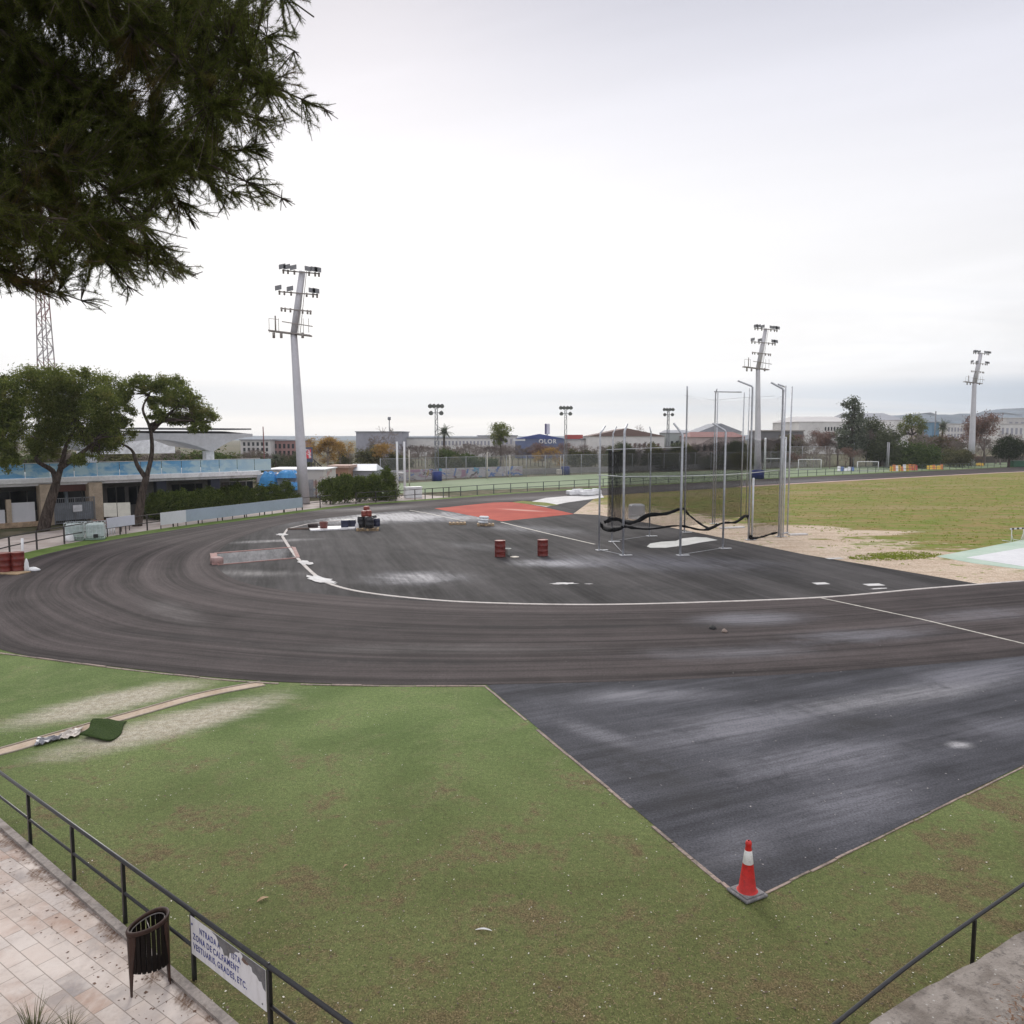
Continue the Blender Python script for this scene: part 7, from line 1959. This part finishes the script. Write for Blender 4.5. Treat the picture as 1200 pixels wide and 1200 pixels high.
# ------------------------------------------------------------------ the near pine overhanging from the left
def near_pine():
    rng = np.random.default_rng(101)
    base = Vector((-7.6, 5.6, 0)); t = thing('pine_tree', 'large near pine whose drooping needle branches fill the upper left sky', 'tree', tuple(base))
    outline = [(-700, -900), (330, -900), (352, -60), (363, 0), (352, 35), (345, 60), (366, 92), (384, 128), (372, 150), (340, 150), (318, 168), (314, 190), (338, 236), (326, 250), (292, 240), (262, 252), (222, 258), (206, 275), (216, 292), (232, 306),
               (226, 328), (195, 340), (160, 336), (140, 348), (116, 360), (92, 364), (66, 352), (38, 346), (0, 338), (-700, 330)]
    def inside(x, y):
        c = False; j = len(outline) - 1
        for i in range(len(outline)):
            xi, yi = outline[i]; xj, yj = outline[j]
            if (yi > y) != (yj > y) and x < (xj - xi) * (y - yi) / (yj - yi) + xi: c = not c
            j = i
        return c
    mb = MB(); tr = smooth_path([Vector((0, 0, -.1)), Vector((.15, .1, 3.5)), Vector((.1, .2, 7.5)), Vector((.4, .3, 11)), Vector((.6, .3, 14.5))], 6)
    mb.tube(tr, [.36 * (1 - .75 * k / (len(tr) - 1)) for k in range(len(tr))], 14); mb.build('trunk', mat_bark, t)
    targets = [((368, 20), 6.8), ((380, 128), 7.2), ((330, 232), 6.6), ((345, 60), 7.6), ((300, 175), 7.0), ((228, 322), 6.9), ((222, 255), 7.4), ((150, 335), 6.3), ((95, 352), 7.2), ((40, 338), 6.6), ((5, 322), 7.5), ((250, 120), 6.2), ((200, 60), 7.8),
               ((310, 100), 6.4), ((120, 260), 6.0), ((60, 210), 7.6), ((180, 195), 7.7), ((270, 225), 7.3), ((-60, 260), 6.6), ((-120, 120), 7.2), ((110, 110), 6.6), ((30, 60), 7.4), ((200, -120), 7.0), ((330, -80), 7.4), ((40, -160), 6.2), ((-200, 0), 6.5), ((150, 0), 6.0), ((280, 20), 7.6), ((20, 130), 6.4), ((130, 40), 8.4), ((60, 130), 8.6), ((170, 150), 8.3), ((90, 240), 8.5), ((240, 180), 8.4), ((20, 250), 8.2), ((230, 20), 8.6), ((140, 300), 8.3), ((300, 140), 8.2), ((-40, 180), 8.5), ((60, 20), 8.8), ((190, 230), 8.7),
               ((190, 290), 6.4), ((60, 300), 6.9), ((-160, 240), 7.8), ((0, -300), 7.2), ((250, -260), 6.6)]
    limbs = MB(); twigs = MB(); tufts = []; lp = []
    for (px, Y) in targets:
        e = P(px[0], px[1], Y) - base
        z0 = min(13.8, max(7.2, e.z + rng.uniform(.3, 1.6))); s = Vector((.25, .2, z0))
        L = (e - s).length; pts = []
        for k in range(9):
            q = k / 8; v = s.lerp(e, q); v.z += sin(PI * q) * .10 * L; 
            if 0 < k < 8: v += Vector(rng.normal(size=3) * .16)
            pts.append(v)
        sp = smooth_path(pts, 3); lp += sp[4:]; limbs.tube(sp, [.030 * (1 - .90 * k / (len(sp) - 1)) + .003 for k in range(len(sp))], 6)
        for k in range(len(sp)):
            q = k / (len(sp) - 1)
            if q < .22: continue
            for _ in range(12 if q < .8 else 11):
                d = (sp[min(k + 1, len(sp) - 1)] - sp[max(k - 1, 0)]).normalized()
                d = (d * .9 + Vector(rng.normal(size=3) * .75) + Vector((.20, 0, -.28))).normalized()
                ln = rng.uniform(.22, .60) * (1.1 - .4 * q); p = sp[k].copy(); path = [p.copy()]; ns = 6; ok = True
                for m in range(ns):
                    p = p + d * ln / ns; d = (d + Vector((0.03, 0, -.05)) + Vector(rng.normal(size=3) * .12)).normalized(); path.append(p.copy())
                    x, y = proj(p + base)
                    if not inside(x + rng.normal() * 7, y + rng.normal() * 7): ok = False; break
                    if m >= 1: tufts.append((p.copy(), d.copy(), 1.0 if m == ns - 1 else .8))
                    if m in (2, 4) and rng.random() < .8:
                        d2 = (d + Vector(rng.normal(size=3) * .6)).normalized(); p2 = p + d2 * rng.uniform(.08, .2); x, y = proj(p2 + base)
                        if inside(x + rng.normal() * 5, y + rng.normal() * 5): tufts.append((p2, d2, 1.0)); twigs.tube([p, p2], [.0035, .002], 3, False)
                if len(path) > 2: twigs.tube(path, [.006 - .004 * i / len(path) for i in range(len(path))], 3, False)
    # short inner sprays that fill the heart of the crown, each carried by the limb nearest to it
    LPa = np.array([tuple(v) for v in lp])
    core = lambda x, y: inside(x, y) and inside(x + 45, y + 12) and inside(x + 10, y + 40)
    for k in range(5200):
        x, y = rng.uniform(-40, 330), rng.uniform(-30, 320)
        if not core(x, y): continue
        p = P(x, y, rng.uniform(6.0, 8.8)) - base; dd = np.linalg.norm(LPa - np.array(tuple(p)), axis=1); j = int(dd.argmin())
        if dd[j] > .75: continue
        a = Vector(LPa[j]); d = (p - a).normalized(); d = (d + Vector((.25, 0, -.25)) + Vector(rng.normal(size=3) * .3)).normalized()
        twigs.tube([a, p], [.004, .002], 3, False)
        for m in range(4): tufts.append((p - (p - a) * .16 * m, d.copy(), 1.0))
    limbs.build('limbs', mat_bark, t); twigs.build('twigs', mat_bark, t)
    n_ = len(tufts); K = 38
    A = np.array([tuple(a) for a, b, c in tufts]); D = np.array([tuple(b) for a, b, c in tufts]); S = np.array([c for a, b, c in tufts])
    A = np.repeat(A, K, 0); D = np.repeat(D, K, 0); S = np.repeat(S, K)
    N_ = len(A); dr = D * rng.uniform(.25, .9, (N_, 1)) + rng.normal(size=(N_, 3)) * .55; dr /= np.linalg.norm(dr, axis=1)[:, None]
    ln = rng.uniform(.028, .060, N_) * S; st_ = A - D * rng.uniform(0, .07, (N_, 1)); w_ = np.cross(dr, rng.normal(size=(N_, 3))); w_ /= np.linalg.norm(w_, axis=1)[:, None]
    V = np.stack([st_ - w_ * .0016, st_ + w_ * .0016, st_ + dr * ln[:, None]], 1).reshape(-1, 3)
    print('near pine tufts', n_, 'needles', N_)
    np_mesh('needles', V, np.arange(N_ * 3).reshape(-1, 3), leaf_mat('near_pine_needles', (.045, .060, .017), (.14, .155, .042), (.17, .10, .05), .9, .45), t)
near_pine()

# ------------------------------------------------------------------ tufts of rough grass on the infield and its sandy edge
def tufts():
    rng = np.random.default_rng(55); V = []; F = []
    A, B = edge_right[0], edge_right[-1]; nv = Vector((-(B - A).y, (B - A).x, 0)).normalized()
    poly = [(676, 600), (800, 579), (925, 571), (1060, 563), (1200, 556), (1320, 551), (1320, 612), (1200, 631), (1095, 651), (1060, 664), (960, 640), (880, 628), (800, 612)]
    def inside(x, y):
        c = False; j = len(poly) - 1
        for i in range(len(poly)):
            xi, yi = poly[i]; xj, yj = poly[j]
            if (yi > y) != (yj > y) and x < (xj - xi) * (y - yi) / (yj - yi) + xi: c = not c
            j = i
        return c
    spots = []
    while len(spots) < 4200:
        X, Y = rng.uniform(5, 90), 36 + 95 * rng.random() ** 1.5
        px, py = proj((X, Y, 0))
        if not inside(px, py): continue
        d = abs((Vector((X, Y, 0)) - A).dot(nv))
        if d < 9 and rng.random() > .10 + .03 * d: continue
        spots.append((X, Y, rng.uniform(.6, 1.2)))
    g = G(1048, 652)
    for k in range(420):
        a = rng.uniform(0, 6.28); r = rng.random() ** .7
        spots.append((g.x + cos(a) * r * 3.0 * .9 - sin(a) * r * .5, g.y + cos(a) * r * 1.0 + sin(a) * r * 1.1, rng.uniform(.7, 1.3)))
    for X, Y, s in spots:
        for k in range(5):
            a = rng.uniform(0, 6.28); r = rng.random() * .18 * s; h = rng.uniform(.02, .07) * s; w_ = rng.uniform(.02, .05) * s; ln = rng.uniform(-.16, .16) * s
            x, y = X + cos(a) * r, Y + sin(a) * r; b = rng.uniform(0, 6.28); i = len(V)
            V += [(x - cos(b) * w_, y - sin(b) * w_, 0), (x + cos(b) * w_, y + sin(b) * w_, 0), (x + ln + cos(b) * w_ * .3, y + ln, h), (x + ln - cos(b) * w_ * .3, y + ln, h)]; F.append((i, i + 1, i + 2, i + 3))
    o = np_mesh('infield_tufts', V, F, leaf_mat('rough_grass', (.17, .20, .040), (.32, .36, .075), (.40, .31, .14), .12, .45)); o['kind'] = 'stuff'; o['label'] = 'rough grass tufts scattered over the infield and its sandy edge'
tufts()
